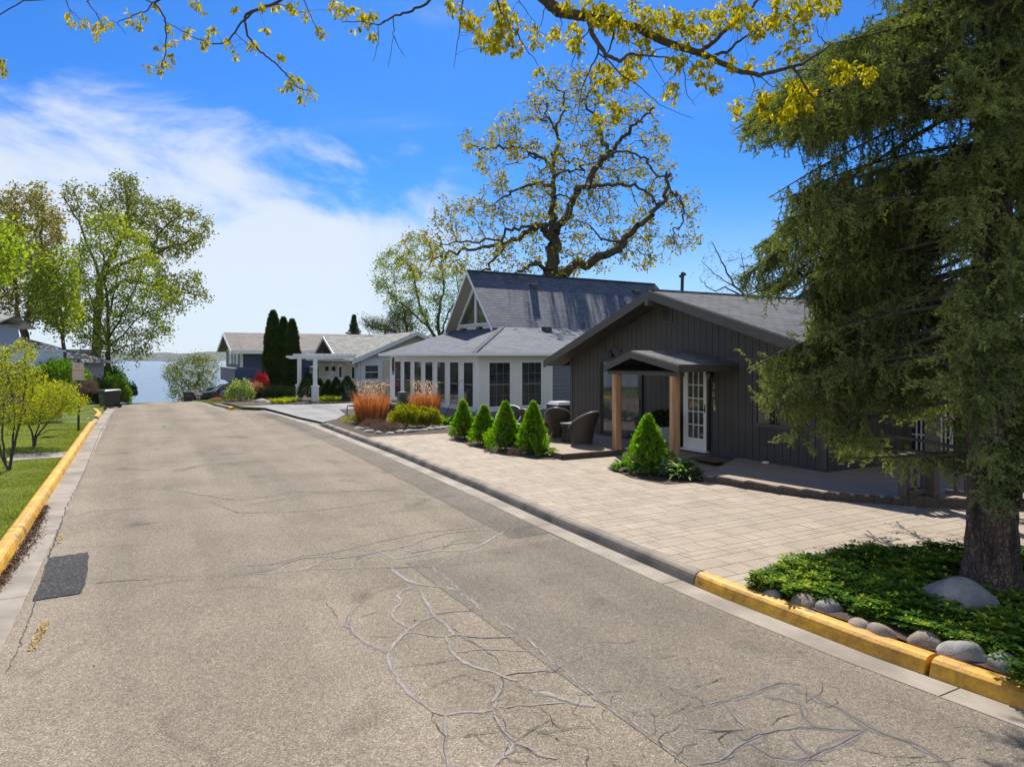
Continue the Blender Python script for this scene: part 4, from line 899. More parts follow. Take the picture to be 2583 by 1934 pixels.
# recessed wing: brown timber doorway, white french windows
M_brown = mat('stained_brown_timber', (.07, .035, .02), (.12, .06, .035), 3, .6)
ax, az = DH.at(2232, 1000, 2.98); bx2, _ = DH.at(2298, 1000, 2.98); mb = MB(); mb.box(ax, ax+.12, 2.86, 2.98, .27, 2.6); mb.box(bx2-.12, bx2, 2.86, 2.98, .27, 2.6); mb.box(ax+.12, bx2-.12, 2.93, 2.975, .27, 2.6); mb.box(ax+.12, bx2-.12, 2.90, 2.93, .9, 1.0); mb.build('timber_door', M_brown, dh)
for pa, pb in ((2302, 2338), (2366, 2398)):
    ax, z1 = DH.at(pa, 1000, 2.9); bx2, _ = DH.at(pb, 1000, 2.9); window(dh, ax, bx2, .5, 2.4, 2.9, M_white, 3, 5, fw=.05, name='french_window', bar=.03)
# lower rear roof seen right of the ridge
mb = MB()
for (a, b) in [((9.0, 12), (18, 12))]:
    slope(mb, (9, 11, 3.3), (18, 11, 3.3), (16, 14.5, 5.3), (11, 14.5, 5.3))
# ------------------------------------------------------------ slate blue house with the tall glazed gable
C2 = P(1206, 1050, 26.0); BH = Fr((C2.x, C2.y, 0), 31.2); BH.o = Vector((C2.x, C2.y, 0))
bh = thing('blue_grey_house', BH.o, 'blue-grey sided cottage with a white window band and a steep glazed gable', 'house', BH.rot)
Lf = -9.0; zW = .62; zG = 2.62; SR = 9.0
mb = MB(); hboards(mb, Lf, 0, -.1, zW-.12, 0, .15, .035); hboards(mb, 0, SR, -.1, zW-.12, 0, .15, .035, axis='x', sgn=1); hboards(mb, 3.35, SR, zW-.12, zG+.1, 0, .15, .035, axis='x', sgn=1)
mb.box(Lf+.01, -.002, .001, .1, -.1, zG+.1); mb.box(-.1, -.001, .1, SR, -.1, zG+.1); mb.box(Lf, Lf+.1, .1, SR, -.1, zG+.1)
mb.build('wall', M_bsiding, bh)
M_wband = mat('white_window_band', (.66, .65, .62), (.72, .71, .69), 2, .5)
mb = MB(); mb.box(Lf, -.02, -.035, -.001, zW-.12, zG+.05); mb.box(.001, .035, .02, 3.35, zW-.12, zG+.05); wb = mb.build('window_band', M_wband, bh)
mb = MB(); mb.box(Lf-.02, .05, -.06, -.0355, zW-.14, zW-.05); mb.box(.0355, .06, .05, 3.4, zW-.14, zW-.05); mb.box(-.06, .05, -.06, .04, -.1, zG+.02); mb.box(Lf-.04, Lf+.06, -.055, .04, -.1, zG+.02); mb.box(.036, .058, 3.28, 3.40, zW-.05, zG+.02)
mb.build('trim', M_white, bh)
for a, b in ((323, 371), (400, 453), (486, 541), (577, 637), (677, 741), (783, 854), (899, 975)):
    x0, _ = BH.at(900+a*.30196, 950, -.036); x1, _ = BH.at(900+b*.30196, 950, -.036)
    x1b, z1 = BH.at(900+b*.30196, 650+857*.30196, -.036); window(bh, x0, x1, zW+.04, 2.36, -.036, M_white, 1, 1, fw=.055, proud=.03, sash=True, barm=M_munt, name='window')
for a, b in ((1105, 1276), (1378, 1537)):
    y0, _ = BH.atx(900+a*.30196, 950, .036); y1, _ = BH.atx(900+b*.30196, 950, .036)
    window(bh, y0, y1, zW+.05, 2.36, .036, M_white, 3, 4, axis='x', barm=M_munt, fw=.07, proud=.03, sgn=1, sash=True, bar=.014)
# lower hip roof
ov = .42; e0 = Vector((Lf-ov, -ov, 2.74)); e1 = Vector((ov, -ov, 2.74)); e2 = Vector((ov, SR+6, 2.74)); kR = .34; kS = .315
r3 = 3.0; sR_, sL_ = 3.29, 8.01; z3 = 2.74+kR*(r3+ov); pkX = -(sR_+sL_)/2; pkZ = 6.66; zb = 3.90
bR = Vector((-sR_, r3, zb)); bL = Vector((-sL_, r3, zb)); ZE = 15.2
mb = MB()
slope(mb, e0, e1, (-sR_, r3+.0, z3), (-sL_, r3, z3), .04)
slope(mb, e1, e2, (-sR_, SR+6, z3), (-sR_, r3, z3), .04)
slope(mb, (Lf-ov, SR+6, 2.74), e0, (-sL_, r3, z3), (-sL_, SR+6, z3), .04)
oh = .55
g0 = r3-oh
slope(mb, (-sR_+.05, g0, z3-.05), (-sR_+.05, ZE, z3-.05), (pkX, ZE-.9, pkZ), (pkX, g0, pkZ), .05)
slope(mb, (-sL_-.05, ZE, z3-.05), (-sL_-.05, g0, z3-.05), (pkX, g0, pkZ), (pkX, ZE-.9, pkZ), .05)
brf = mb.build('roof', SH_blue, bh)
mb = MB(); hipd = Vector((-sR_, r3, z3))-e1; mb.bar(e1+Vector((0, 0, .01)), Vector((-sR_, r3, z3))+Vector((0, 0, .01)), .22, .025); mb.box(pkX-.12, pkX+.12, g0, ZE-1, pkZ-.03, pkZ+.012); mb.build('ridge_cap', SH_blue, brf)
mb = MB(); mb.bar(e0+Vector((0, -.05, -.05)), e1+Vector((.10, -.05, -.05)), .11, .11); mb.bar(e1+Vector((.05, 0, -.05)), e2+Vector((.05, 0, -.05)), .11, .11); mb.build('gutter', M_gutter, brf)
mb = MB(); mb.box(Lf-ov, ov, -ov, 0, zG+.0, zG+.03); mb.box(0, ov, 0.001, SR+6, zG+.001, zG+.031); mb.build('soffit', M_white, brf)
# glazed gable
gy = r3; mb = MB(); mb.poly([Vector((-sL_, gy, z3-.1)), Vector((-sR_, gy, z3-.1)), Vector((pkX, gy, pkZ-.05))]); mb.build('gable_wall', M_white, bh)
fr = MB(); B = Vector((0, 0, 0))
def tri_frame(mb, pts, w, y, d):
    c = sum((Vector(p) for p in pts), Vector((0, 0)))/3
    for a, b in zip(pts, pts[1:]+pts[:1]):
        mb.bar((a[0], y, a[1]), (b[0], y, b[1]), d, w, up=(0, 1, 0))
wz0 = z3+.22; topz = pkZ-.75; hw = (topz-wz0)*((sL_-sR_)/2)/(pkZ-z3)
fr = MB(); fw_ = (sL_-sR_)/2-.55
tL = [(pkX-fw_, wz0), (pkX-.05, wz0), (pkX-.05, topz)]; tR = [(pkX+.05, wz0), (pkX+fw_, wz0), (pkX+.05, topz)]
tri_frame(fr, tL, .09, gy-.06, .07); tri_frame(fr, tR, .09, gy-.06, .07); gf = fr.build('gable_window', M_white, bh)
mb = MB(); mb.poly([Vector((p[0], gy-.04, p[1])) for p in tL]); mb.poly([Vector((p[0], gy-.04, p[1])) for p in tR]); mb.build('pane', mat('green_reflecting_glass', (.03, .035, .02), (.09, .095, .05), 1.5, .05, spec=.9), gf)
mb = MB(); rake(mb, [(-sL_-.08, z3-.10), (pkX, pkZ-.03), (-sR_+.08, z3-.10)], g0-.03, g0, .17); mb.build('rake_board', M_white, brf)
mb = MB()
for (xa, za), (xb, zb2) in (((-sL_, z3-.08), (pkX, pkZ-.10)), ((pkX, pkZ-.10), (-sR_, z3-.08))): mb.hull([Vector((xa, g0, za-.05)), Vector((xb, g0, zb2-.05)), Vector((xb, g0, zb2-.03)), Vector((xa, g0, za-.03))], [Vector((xa, gy, za-.05)), Vector((xb, gy, zb2-.05)), Vector((xb, gy, zb2-.03)), Vector((xa, gy, za-.03))])
mb.build('gable_soffit', mat('tan_soffit', (.42, .37, .31)), brf)
# roof vents
def rvent(px, py, Yk=None, side=True):
    if side:   # on the slope facing right: iterate on X
        for X in np.linspace(.3, pkX, 300):
            zz = 2.74+kR*(ov-X) if X > -sR_ else z3+(pkZ-z3)*(-sR_-X)/(-sR_-pkX)
            Y, z = BH.atx(px, py, X)
            if z <= zz: break
    else:
        for Y in np.linspace(-ov, r3, 300):
            X, z = BH.at(px, py, Y); zz = 2.74+kR*(Y+ov)
            if z <= zz: break
        X = X
    mb = MB(); mb.box(X-.16, X+.16, Y-.18, Y+.18, zz-.12, zz+.08); o = mb.build('roof_vent', M_bin, brf, bevel=.01)
    mb = MB(); mb.box(X-.18, X+.18, Y-.2, Y+.2, zz+.0801, zz+.10); mb.build('vent_cap', mat('weathered_vent_cap', (.4, .38, .36)), o)
rvent(1344, 722); rvent(1602, 737); rvent(1379, 830); rvent(1171, 833, side=False); rvent(1213, 829, side=False)
# plaque by the left end, cedar deck rail beyond it
x, z = BH.at(992, 920, -.06); mb = MB(); mb.lathe([(.001, 0), (1, 0), (1.02, .012), (.96, .03), (.001, .03)], 20); 
mb.v = [(x+p[0]*.13, -.062-p[2], z+p[1]*.36) for p in mb.v]; mb.build('oval_plaque', mat('dark_red_plaque', (.06, .015, .012), rough=.4), bh)
mb = MB(); x, z = BH.at(991, 940, -.06); mb.box(x-.07, x+.07, -.08, -.062, z-.11, z+.09); mb.build('number_plate', mat('tan_plate', (.3, .27, .22)), bh)
dr = thing('deck_railing', BH.o, 'cedar topped deck railing with black balusters left of the blue-grey house', 'railing', BH.rot)
xa, za = BH.at(956, 968, 1.0); xb = Lf-.1; mb = MB(); mb.box(xa, xb, .93, 1.07, za-.05, za); mb.box(xa, xb, .96, 1.04, za-.16, za-.05); mb.build('rail', M_cedar, dr)
mb = MB(); mb.box(xa, xa+.13, .935, 1.065, 0, za-.051); mb.build('post', M_cedar, dr)
for i in range(5):
    q = xa+.3+i*(xb-xa-.3)/5; mb = MB(); mb.tube([(q, 1, .1), (q, 1, za-.16)], .012, 6); mb.build('baluster', M_black, dr)
# ------------------------------------------------------------ beige house with the front gable and pergola
o3 = P(905, 1040, 41.0); EH = Fr((o3.x, o3.y, -.03), 29.5); EH.z = 0
eh = thing('beige_house', EH.o, 'beige cottage with grey shingles, pointed street gable and low board siding', 'house', EH.rot)
X0, _ = EH.at(797, 950); zE = EH.at(905, 900)[1]; zB = EH.at(905, 957)[1]; print('EH', X0, zE, zB)
SD = 12.0; pkY, pz = EH.atx(1051, 838, .35); print('gable pk', pkY, pz)
mb = MB(); vboards(mb, [(X0, zE), (0, zE)], zB, .3, .02, 0, th=.012); hboards(mb, X0, 0, -.3, zB-.12, 0, .14)
def gtop(y): return zE+(pz-zE)*y/pkY if y < pkY else pz-(pz-zE)*(y-pkY)/pkY
vboards(mb, [(0.02, zE-.02), (pkY, pz-.15), (2*pkY, zE-.15)], zB, .3, .02, .012, th=.012, axis='x')
hboards(mb, 0, 2*pkY, -.3, zB-.12, 0, .14, axis='x', sgn=1)
mb.box(X0, -.013, .001, .1, -.4, zE); mb.poly([Vector((-.004, 0, -.4)), Vector((-.004, 2*pkY, -.4)), Vector((-.004, 2*pkY, zE)), Vector((-.004, pkY, pz-.15)), Vector((-.004, 0, zE))])
mb.box(X0-.1, X0, 0, SD, -.4, zE)
mb.build('wall', M_beige, eh)
mb = MB(); mb.box(X0, .03, -.035, -.001, zB-.12, zB); mb.box(.013, .04, .0, 2*pkY, zB-.12, zB); mb.box(-.08, .05, -.05, .05, -.3, zE-.05); zt = EH.atx(960, 907, 0)[1]; mb.box(.013, .042, .051, 2*pkY, zt-.08, zt+.08); mb.box(X0, -.081, -.03, -.001, zE-.2, zE)
mb.build('trim', M_trim, eh)
# roof: main gable (ridge along X), eave towards the street
ovx = .45; XX = X0-.5; mb = MB(); zEo = zE-.03
kk = (pz-zE)/pkY
slope(mb, (XX, -.5, zE-.5*kk+.05), (ovx, -.5, zE-.5*kk+.05), (ovx, pkY, pz+.05), (XX, pkY, pz+.05), .05); slope(mb, (ovx, 2*pkY+.4, zE-.4*kk+.05), (XX, 2*pkY+.4, zE-.4*kk+.05), (XX, pkY, pz+.05), (ovx, pkY, pz+.05), .05)
# cross gable facing the street
gyf = -1.0; xg, zg = EH.at(814.6, 848, gyf); xa, za = EH.at(790, 895.6, gyf); xb, zb3 = EH.at(845, 897, gyf); print('cross', xa, za, xg, zg, xb, zb3)
hw = (xb-xa)/2; xg = (xa+xb)/2; yb = max(.5, (zg-zE)/kk); zlo = (za+zb3)/2
slope(mb, (xb, gyf, zlo), (xb, yb*.35+1, zlo), (xg, yb+1.2, zg), (xg, gyf, zg), .05); slope(mb, (xa, yb*.35+1, zlo), (xa, gyf, zlo), (xg, gyf, zg), (xg, yb+1.2, zg), .05)
erf = mb.build('roof', SH_grey, eh)
mb = MB(); rake(mb, [(xa-.05, zlo-.03), (xg, zg-.02), (xb+.05, zlo-.03)], gyf-.04, gyf-.001, .2)
mb.hull([Vector((ovx, -.55, zE-.55*kk+.02)), Vector((ovx, pkY, pz+.04)), Vector((ovx, pkY, pz-.20)), Vector((ovx, -.55, zE-.55*kk-.22))], [Vector((ovx+.04, -.55, zE-.55*kk+.02)), Vector((ovx+.04, pkY, pz+.04)), Vector((ovx+.04, pkY, pz-.20)), Vector((ovx+.04, -.55, zE-.55*kk-.22))])
mb.hull([Vector((ovx, pkY, pz+.04)), Vector((ovx, 2*pkY+.4, zE-.4*kk+.02)), Vector((ovx, 2*pkY+.4, zE-.4*kk-.22)), Vector((ovx, pkY, pz-.20))], [Vector((ovx+.04, pkY, pz+.04)), Vector((ovx+.04, 2*pkY+.4, zE-.4*kk+.02)), Vector((ovx+.04, 2*pkY+.4, zE-.4*kk-.22)), Vector((ovx+.04, pkY, pz-.20))])
mb.bar((XX, -.55, zE-.5*kk), (ovx, -.55, zE-.5*kk), .1, .12); mb.build('fascia', M_trim, erf)
mb = MB(); mb.poly([Vector((xa+.3, -.02, zlo-.1)), Vector((xb-.3, -.02, zlo-.1)), Vector((xg, -.02, zg-.25))]); mb.build('gable_wall', M_beige, eh)
for a, b, ya, yb_, nm in ((800, 806.5, 921, 968, 'window'), (856.5, 863.5, 922, 952, 'window'), (889, 896, 924, 954, 'window')):
    x0, z1 = EH.at(a, ya); x1, _ = EH.at(b, ya); _, z0 = EH.at(a, yb_); window(eh, x0, x1, z0, z1, -.013, M_white, 1, 1, fw=.10, proud=.03, name=nm)
x0, z1 = EH.at(836.5, 923); x1, _ = EH.at(841.5, 923); window(eh, x0, x1, -.1, z1, -.013, M_trim, fw=.12, proud=.03, name='door')
y0, z1 = EH.atx(921, 922); y1, _ = EH.atx(953, 922); _, z0 = EH.atx(921, 955); window(eh, y0, y1, z0, z1, .013, M_trim, 1, 1, axis='x', sgn=1, fw=.28, proud=.03, sash=True)
for px in (828, 845):
    x, z = EH.at(px, 930); mb = MB(); mb.box(x-.12, x+.12, -.22, -.013, z-.13, z+.13); mb.box(x-.15, x+.15, -.25, -.01, z+.131, z+.16); mb.build('wall_lamp', M_black, eh)
x, z = EH.at(839, 916); mb = MB(); mb.box(x-.25, x+.25, -.04, -.013, z-.05, z+.35); npl = mb.build('number_plate', M_white, eh); numeral('8', x, z+.03, .34, eh, 'house_number', M_black, y=-.045)
mb = MB(); xq, zq = EH.at(876, 905, -.5); mb.tube([(xq, -.5, zq), (xq+.1, -.5, zq-.25), (-.1, -.08, zq-.6), (-.1, -.08, 0)], .05, 6); mb.build('downspout', M_trim, erf)
vx, vz = EH.at(971.5, 848, 5.5); mb = MB(); mb.tube([(vx, 5.5, vz-.8), (vx, 5.5, vz+.72)], .11, 12); mb.tube([(vx, 5.5, vz+.72), (vx, 5.5, vz+.82)], .16, 12); mb.build('chimney_pipe', mat('galvanised_steel', (.4, .38, .35), rough=.35, metal=.7), erf)
vx, vz = EH.at(916, 878, 2.2); mb = MB(); mb.tube([(vx, 2.2, vz-.2), (vx, 2.2, vz+.2)], .05, 8); mb.build('vent_pipe', M_black, erf)
# left wing
wx0, wz1 = EH.at(757, 926, 3.0); wx1, _ = EH.at(797, 926, 3.0); zwl = wz1+.1
mb = MB(); mb.box(wx0, X0-.11, 3.0, 8, -.5, zwl); hboards(mb, wx0, X0-.11, -.5, zwl-1.9, 2.999, .14); lw = mb.build('wing_wall', M_beige, eh)
mb = MB(); slope(mb, (wx0-.3, 2.6, zwl), (X0, 2.6, zwl), (X0, 8, zwl+1.6), (wx0-.3, 8, zwl+1.6)); mb.build('wing_roof', SH_grey, eh)
x0, z1 = EH.at(763, 939, 3.0); x1, _ = EH.at(778, 939, 3.0); _, z0 = EH.at(763, 955, 3.0); window(eh, x0, x1, z0, z1, 2.985, M_white, fw=.1); x0b, _ = EH.at(780.5, 939, 3.0); x1b, _ = EH.at(790, 939, 3.0); window(eh, x0b, x1b, z0, z1, 2.985, M_white, fw=.1)
# pergola
pg1 = P(755, 1006, 40.0); pg2 = P(795, 1010, 38.2)
PR = Fr((pg2.x, pg2.y, 0), 29.5); pe = thing('pergola', PR.o, 'white pergola with two thick posts in front of the beige house', 'pergola', PR.rot)
pL = PR.loc(pg1); zt2 = P(795, 904, pg2.y).z; print('pergola', pL, zt2)
for q in (Vector((0, 0, 0)), pL):
    mb = MB(); mb.box(q.x-.1, q.x+.1, q.y-.1, q.y+.1, -.3, zt2); mb.box(q.x-.17, q.x+.17, q.y-.17, q.y+.17, -.3, .9); mb.box(q.x-.2, q.x+.2, q.y-.2, q.y+.2, .901, .96); mb.build('post', M_white, pe)
    for s in (-.07, .07):
        mb = MB(); pr_ = [(-.75, .07), (-.5, -.03), (2.3, -.03), (2.3, .16), (-.75, .16)]; mb.hull([Vector((q.x+s-.02, q.y+y, zt2+z)) for y, z in pr_], [Vector((q.x+s+.02, q.y+y, zt2+z)) for y, z in pr_]); mb.build('beam', M_white, pe)
for i in range(12):
    y = -.6+i*.25; mb = MB(); mb.box(pL.x-.55, .55, y-.025, y+.025, zt2+.161, zt2+.27); mb.build('rafter', M_white, pe)
# ------------------------------------------------------------ navy house
o4 = P(608, 960, 62); NH = Fr((o4.x, o4.y, 0), 29)
NH.z = 0; nh = thing('navy_house', NH.o, 'two storey navy blue house with brown roof overlooking the lake', 'house', NH.rot)
zb4 = P(608, 955, 62).z; ze4 = P(608, 880, 62).z; g0 = -3.5
xw, _ = NH.at(572, 900); 
pk4x = (xw+0)/2; zpk = NH.at(583, 834, -.8)[1]; print('NH', xw, zb4, ze4, zpk)
LN = 30
mb = MB(); hboards(mb, xw, 0, zb4, ze4, 0, .2); hboards(mb, 0, LN, zb4, ze4, 0, .2, axis='x', sgn=1)
def tf(z): f = (z-ze4)/(zpk-.3-ze4); return (xw+(pk4x-xw)*f, 0-(0-pk4x)*f)
hboards(mb, xw, 0, ze4, zpk-.3, 0, .2, topf=tf)
mb.box(xw, -.002, .002, .1, zb4, ze4); mb.box(-.1, -.002, .1, LN, zb4, ze4); mb.box(xw, xw+.1, .1, LN, zb4, ze4); mb.poly([Vector((xw, .003, ze4)), Vector((0, .003, ze4)), Vector((pk4x, .003, zpk-.2))])
mb.build('wall', M_navy, nh)
mb = MB(); mb.box(xw+.2, -.2, .3, LN, g0, zb4-.35); mb.build('lower_wall', mat('tan_lower_wall', (.35, .31, .26)), nh)
mb = MB(); mb.box(xw-.05, .06, -.06, LN, zb4-.35, zb4-.001); mb.box(-.14, .06, -.06, .16, zb4, ze4); mb.box(xw-.06, xw+.12, -.06, .1, zb4, ze4); mb.box(xw+.121, -.141, -.05, -.003, ze4-.15, ze4+.12); mb.build('trim', M_white, nh)
wv = .8; k4 = (zpk-ze4)/(0-pk4x); mb = MB()
slope(mb, (wv, LN, ze4-wv*k4+.1), (wv, -.9, ze4-wv*k4+.1), (pk4x, -.9, zpk), (pk4x, LN, zpk), .08)
slope(mb, (xw-wv, -.9, ze4-wv*k4+.1), (xw-wv, LN, ze4-wv*k4+.1), (pk4x, LN, zpk), (pk4x, -.9, zpk), .08)
nrf = mb.build('roof', SH_brown, nh)
mb = MB(); rake(mb, [(xw-wv, ze4-wv*k4+.07), (pk4x, zpk-.03), (wv, ze4-wv*k4+.07)], -.96, -.91, .3); mb.box(wv, wv+.1, -.9, LN, ze4-wv*k4-.2, ze4-wv*k4+.08); mb.box(-.01, wv, -.9, LN, ze4-wv*k4-.2, ze4-wv*k4-.15); mb.build('fascia', M_gutter, nrf)
M_sky = mat('painted_sky_glass', (.35, .42, .5), (.5, .56, .62), 1, .05, spec=1)  # sky reflection painted into the panes as a pale blue colour
for a, b in ((579, 585), (589, 592.5), (596, 602)):
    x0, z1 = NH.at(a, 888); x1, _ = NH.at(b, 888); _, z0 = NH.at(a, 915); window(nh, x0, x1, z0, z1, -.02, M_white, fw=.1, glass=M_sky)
# solid navy balcony
x0, z1 = NH.at(556, 927, -2.6); x1, _ = NH.at(592, 927, -2.6); _, z0 = NH.at(556, 953, -2.6)
mb = MB(); mb.box(x0, x1, -2.6, -2.5, z0, z1); mb.box(x1-.1, x1, -2.499, -.05, z0, z1); mb.box(x0, x0+.1, -2.499, -.05, z0, z1); mb.box(x0, x1, -2.6, -.05, z0-.1, z0-.001); mb.build('balcony', M_navy, nh)
mb = MB(); mb.bar((x0, -2.55, z1+.05), (x1, -2.55, z1+.05), .2, .08); mb.bar((x1-.3, -2.3, z0-.1), (x1-.3, .3, z0-2.0), .15, .15); mb.bar((x0+.6, -2.3, z0-.1), (x0+.6, .3, z0-2.0), .15, .15); mb.build('balcony_trim', mat('tan_timber', (.4, .33, .25)), nh)
for i in range(4): window(nh, 1+i*2.2, 2.8+i*2.2, zb4-1.2, zb4-.5, .22, M_white, axis='x', sgn=1, fw=.08, glass=M_sky) if False else None
for i in range(3): window(nh, 2+i*4.2, 5+i*4.2, zb4-1.4, zb4-.6, -.199+.0, M_white, axis='x', sgn=1, fw=.12, glass=M_glass)
# dormer bay at the far right
yd0, _ = NH.atx(778, 890, .9); zz = zb4; mb = MB()
# dark rear roof right of the dark house, pale sided house at the right edge
rh = thing('rear_house', P(2075, 900, 30), 'dark shingled roof peak rising behind the dark house ridge, partly behind spruce', 'house', DH.rot)
loc = rh.location.copy()
A_ = [P(1995, 756, 30)-loc, P(2060, 715, 30)-loc, P(2160, 700, 30)-loc, P(2200, 756, 30)-loc]
Mi = Matrix.Rotation(-DH.rot, 4, 'Z'); A_ = [Mi @ p for p in A_]
mb = MB(); back = Vector((1.5, 8, 0)); lowz = Vector((0, 0, -3.6)); mb.hull(A_, [p+back for p in A_]); mb.build('roof', SH_blue, rh)
A_ = A_
q = [A_[0]+Vector((.5, .3, -.01)), A_[3]+Vector((-.5, .3, -.01))]; mb = MB(); mb.hull([q[0], q[1], q[1]+lowz, q[0]+lowz], [q[0]+back*.9, q[1]+back*.9, q[1]+back*.9+lowz, q[0]+back*.9+lowz]); mb.build('wall', M_dark, rh)
sh = P(2556, 900, 19); ph = thing('pale_house', (sh.x, sh.y, 0), 'pale grey sided house with shingle roof at the right edge behind the spruce trunk', 'house', 0)
mb = MB(); hboards(mb, -4.2, 9, -.1, 2.6, 0, .12); mb.box(-4.2, 9, .001, 6, -.1, 2.6); mb.build('wall', mat('pale_grey_siding', (.42, .44, .46)), ph)
mb = MB(); slope(mb, (-4.8, -.5, 2.55), (9.5, -.5, 2.55), (9.5, 4, 3.75), (-4.8, 4, 3.75)); mb.build('roof', SH_grey, ph)
# ------------------------------------------------------------ houses on the left
LH = P(52, 960, 40); lh = thing('grey_house', (LH.x-9, LH.y, 0), 'grey sided house with long grey shingle roof and white porch trim on the left side', 'house', R(-8))
def relp(o, px, py, d): return (Matrix.Rotation(-o.rotation_euler.z, 4, 'Z') @ (P(px, py, d)-o.location))
a = relp(lh, 30, 905, 40); b = relp(lh, 228, 940, 44)
mb = MB(); mb.box(0, b.x+.5, 0, 6, -1.5, 2.2); hboards(mb, 0, b.x+.5, -1.5, 2.2, -.001, .16); mb.build('wall', mat('light_grey_siding', (.36, .37, .38)), lh)
mb = MB(); RX = b.x+1.0; slope(mb, (-.5, -.6, 2.2), (RX, -.6, 2.2), (RX-4.5, 3.0, 4.0), (-.5, 3.0, 4.0)); slope(mb, (RX, 6.6, 2.2), (-.5, 6.6, 2.2), (-.5, 3.0, 4.0), (RX-4.5, 3.0, 4.0)); slope(mb, (RX, -.6, 2.2), (RX, 6.6, 2.2), (RX-4.5, 3.001, 4.0), (RX-4.5, 2.999, 4.0)); mb.build('roof', SH_grey, lh)
for i in range(4): window(lh, 3+i*2.7, 4.2+i*2.7, .3, 1.6, -.02, M_white, fw=.1, sash=True)
bb = P(145, 940, 58); rb = thing('brick_house', (bb.x-4.2, bb.y, -1), 'tan and red brick building behind the left trees, nearer the lake', 'house', R(0))
mb = MB(); mb.box(0, 6, 0, 2.5, -1, 3.9); mb.build('wall', mat('red_brick_wall', (.30, .10, .06), (.38, .17, .10), 4, .8), rb)
mb = MB(); mb.box(-.3, 6.3, -.3, 2.8, 3.901, 4.2); mb.build('flat_roof', mat('tan_fascia', (.35, .30, .25)), rb)
for i in range(3): window(rb, .6+i*1.9, 1.7+i*1.9, 1.5, 3.1, -.01, M_white, fw=.1)
nd = P(20, 940, 25.5); ns = thing('white_side_house', (nd.x-7.2, nd.y-.6, 0), 'blue-grey house corner with a white railed deck at the left edge', 'house', R(-28.7*0))
cpx = relp(ns, 8, 800, 25.5); mb = MB(); hboards(mb, 0, cpx.x, 0, 3.7, 0, .13); mb.box(0, cpx.x, .001, 1.4, 0, 3.7); mb.build('wall', mat('blue_grey_side', (.26, .31, .38)), ns)
mb = MB(); mb.box(cpx.x-.12, cpx.x+.03, -.03, .12, 0, 3.7); mb.build('trim', M_white, ns)
mb = MB(); slope(mb, (-.5, -.5, 3.7), (cpx.x+.4, -.5, 3.7), (cpx.x+.4, .7, 4.15), (-.5, .7, 4.15)); slope(mb, (cpx.x+.4, 1.8, 3.7), (-.5, 1.8, 3.7), (-.5, .7, 4.15), (cpx.x+.4, .7, 4.15)); mb.build('roof', SH_grey, ns)
dkr = relp(ns, 60, 905, 25.5); z0 = relp(ns, 60, 925, 25.5).z; z1 = relp(ns, 60, 881, 25.5).z
mb = MB(); mb.box(cpx.x-3, dkr.x, -1.6, 3, z0-.2, z0); mb.box(cpx.x-3, dkr.x, -1.62, -1.52, z1-.08, z1); mb.box(dkr.x-.1, dkr.x, -1.519, 3, z1-.08, z1)
for i in range(9): x = dkr.x-.05-i*.5; mb.box(x-.05, x+.05, -1.60, -1.53, z0, z1-.081)
mb.box(dkr.x-.10, dkr.x-.04, -1.4, 2.9, z0, z1-.1); mb.build('deck_rail', M_white, ns)
mb = MB(); mb.box(cpx.x-3, dkr.x-.1, -1.5, 2.9, 0, z0-.201); mb.build('deck_base', mat('stacked_stone', (.16, .13, .11), (.26, .22, .19), 5, .9), ns)
# ------------------------------------------------------------ patio furniture and small things
def arc_chair(name, p, rz, label, rimw=False):
    t = thing(name, p, label, 'chair', rz, 'brown wicker bucket chairs on the seating deck')
    # bucket shell: round drum whose wall rises towards the back (+Y)
    n = 40; mb = MB(); rows = []
    lev = [0, .25, .5, .75, 1]
    for l in lev:
        row = []
        for j in range(n):
            a = 2*math.pi*j/n; bk = (1+math.sin(a))/2
            top = .40+.50*bk**1.35; z = .04+(top-.04)*l
            r = .27+.07*min(1, z/.4)+.03*max(0, z-.4)+bk*max(0, z-.4)*.20
            row.append(Vector((r*math.cos(a), r*math.sin(a)*1.0+bk*max(0, z-.4)*.18, z)))
        rows.append(row)
    for i in range(len(lev)-1):
        for j in range(n):
            q = (j+1) % n; mb.poly([rows[i][j], rows[i][q], rows[i+1][q], rows[i+1][j]])
            a_, b_, c_, d_ = [Vector((v.x*.93, v.y*.93, v.z)) for v in (rows[i][j], rows[i][q], rows[i+1][q], rows[i+1][j])]
            mb.poly([d_, c_, b_, a_])
    mb.build('shell', M_wicker, t, smooth=True)
    mb = MB(); top = rows[-1]+[rows[-1][0]]; mb.tube([Vector((v.x*.965, v.y*.965, v.z)) for v in top], .022, 8, cap=False); mb.build('rim', M_rim, t, smooth=True)
    mb = MB(); mb.lathe([(.001, .36), (.26, .36), (.29, .38), (.29, .41), (.26, .43), (.001, .435)], 28); mb.build('seat', M_wicker, t, smooth=True)
    mb = MB(); mb.lathe([(.25, .0), (.27, .02), (.26, .039)], 28); mb.build('base_ring', M_rim, t)
    return t
for px, py, rz_, lb in ((1467, 1121, R(-115), 'brown wicker bucket chair nearest the porch post, seen from its side'), (1407, 1104, R(-160), 'brown wicker bucket chair facing the road beside the glass door wall, pale rim showing'),
                        (1352, 1111, R(160), 'brown wicker bucket chair with its back to the road, right of the tallest cone shrub'), (1281, 1107, R(15), 'wicker bucket chair mostly hidden behind the cone shrubs, only its pale rim showing')):
    arc_chair('wicker_chair', G(px, py, .27), rz_+R(-28), lb)
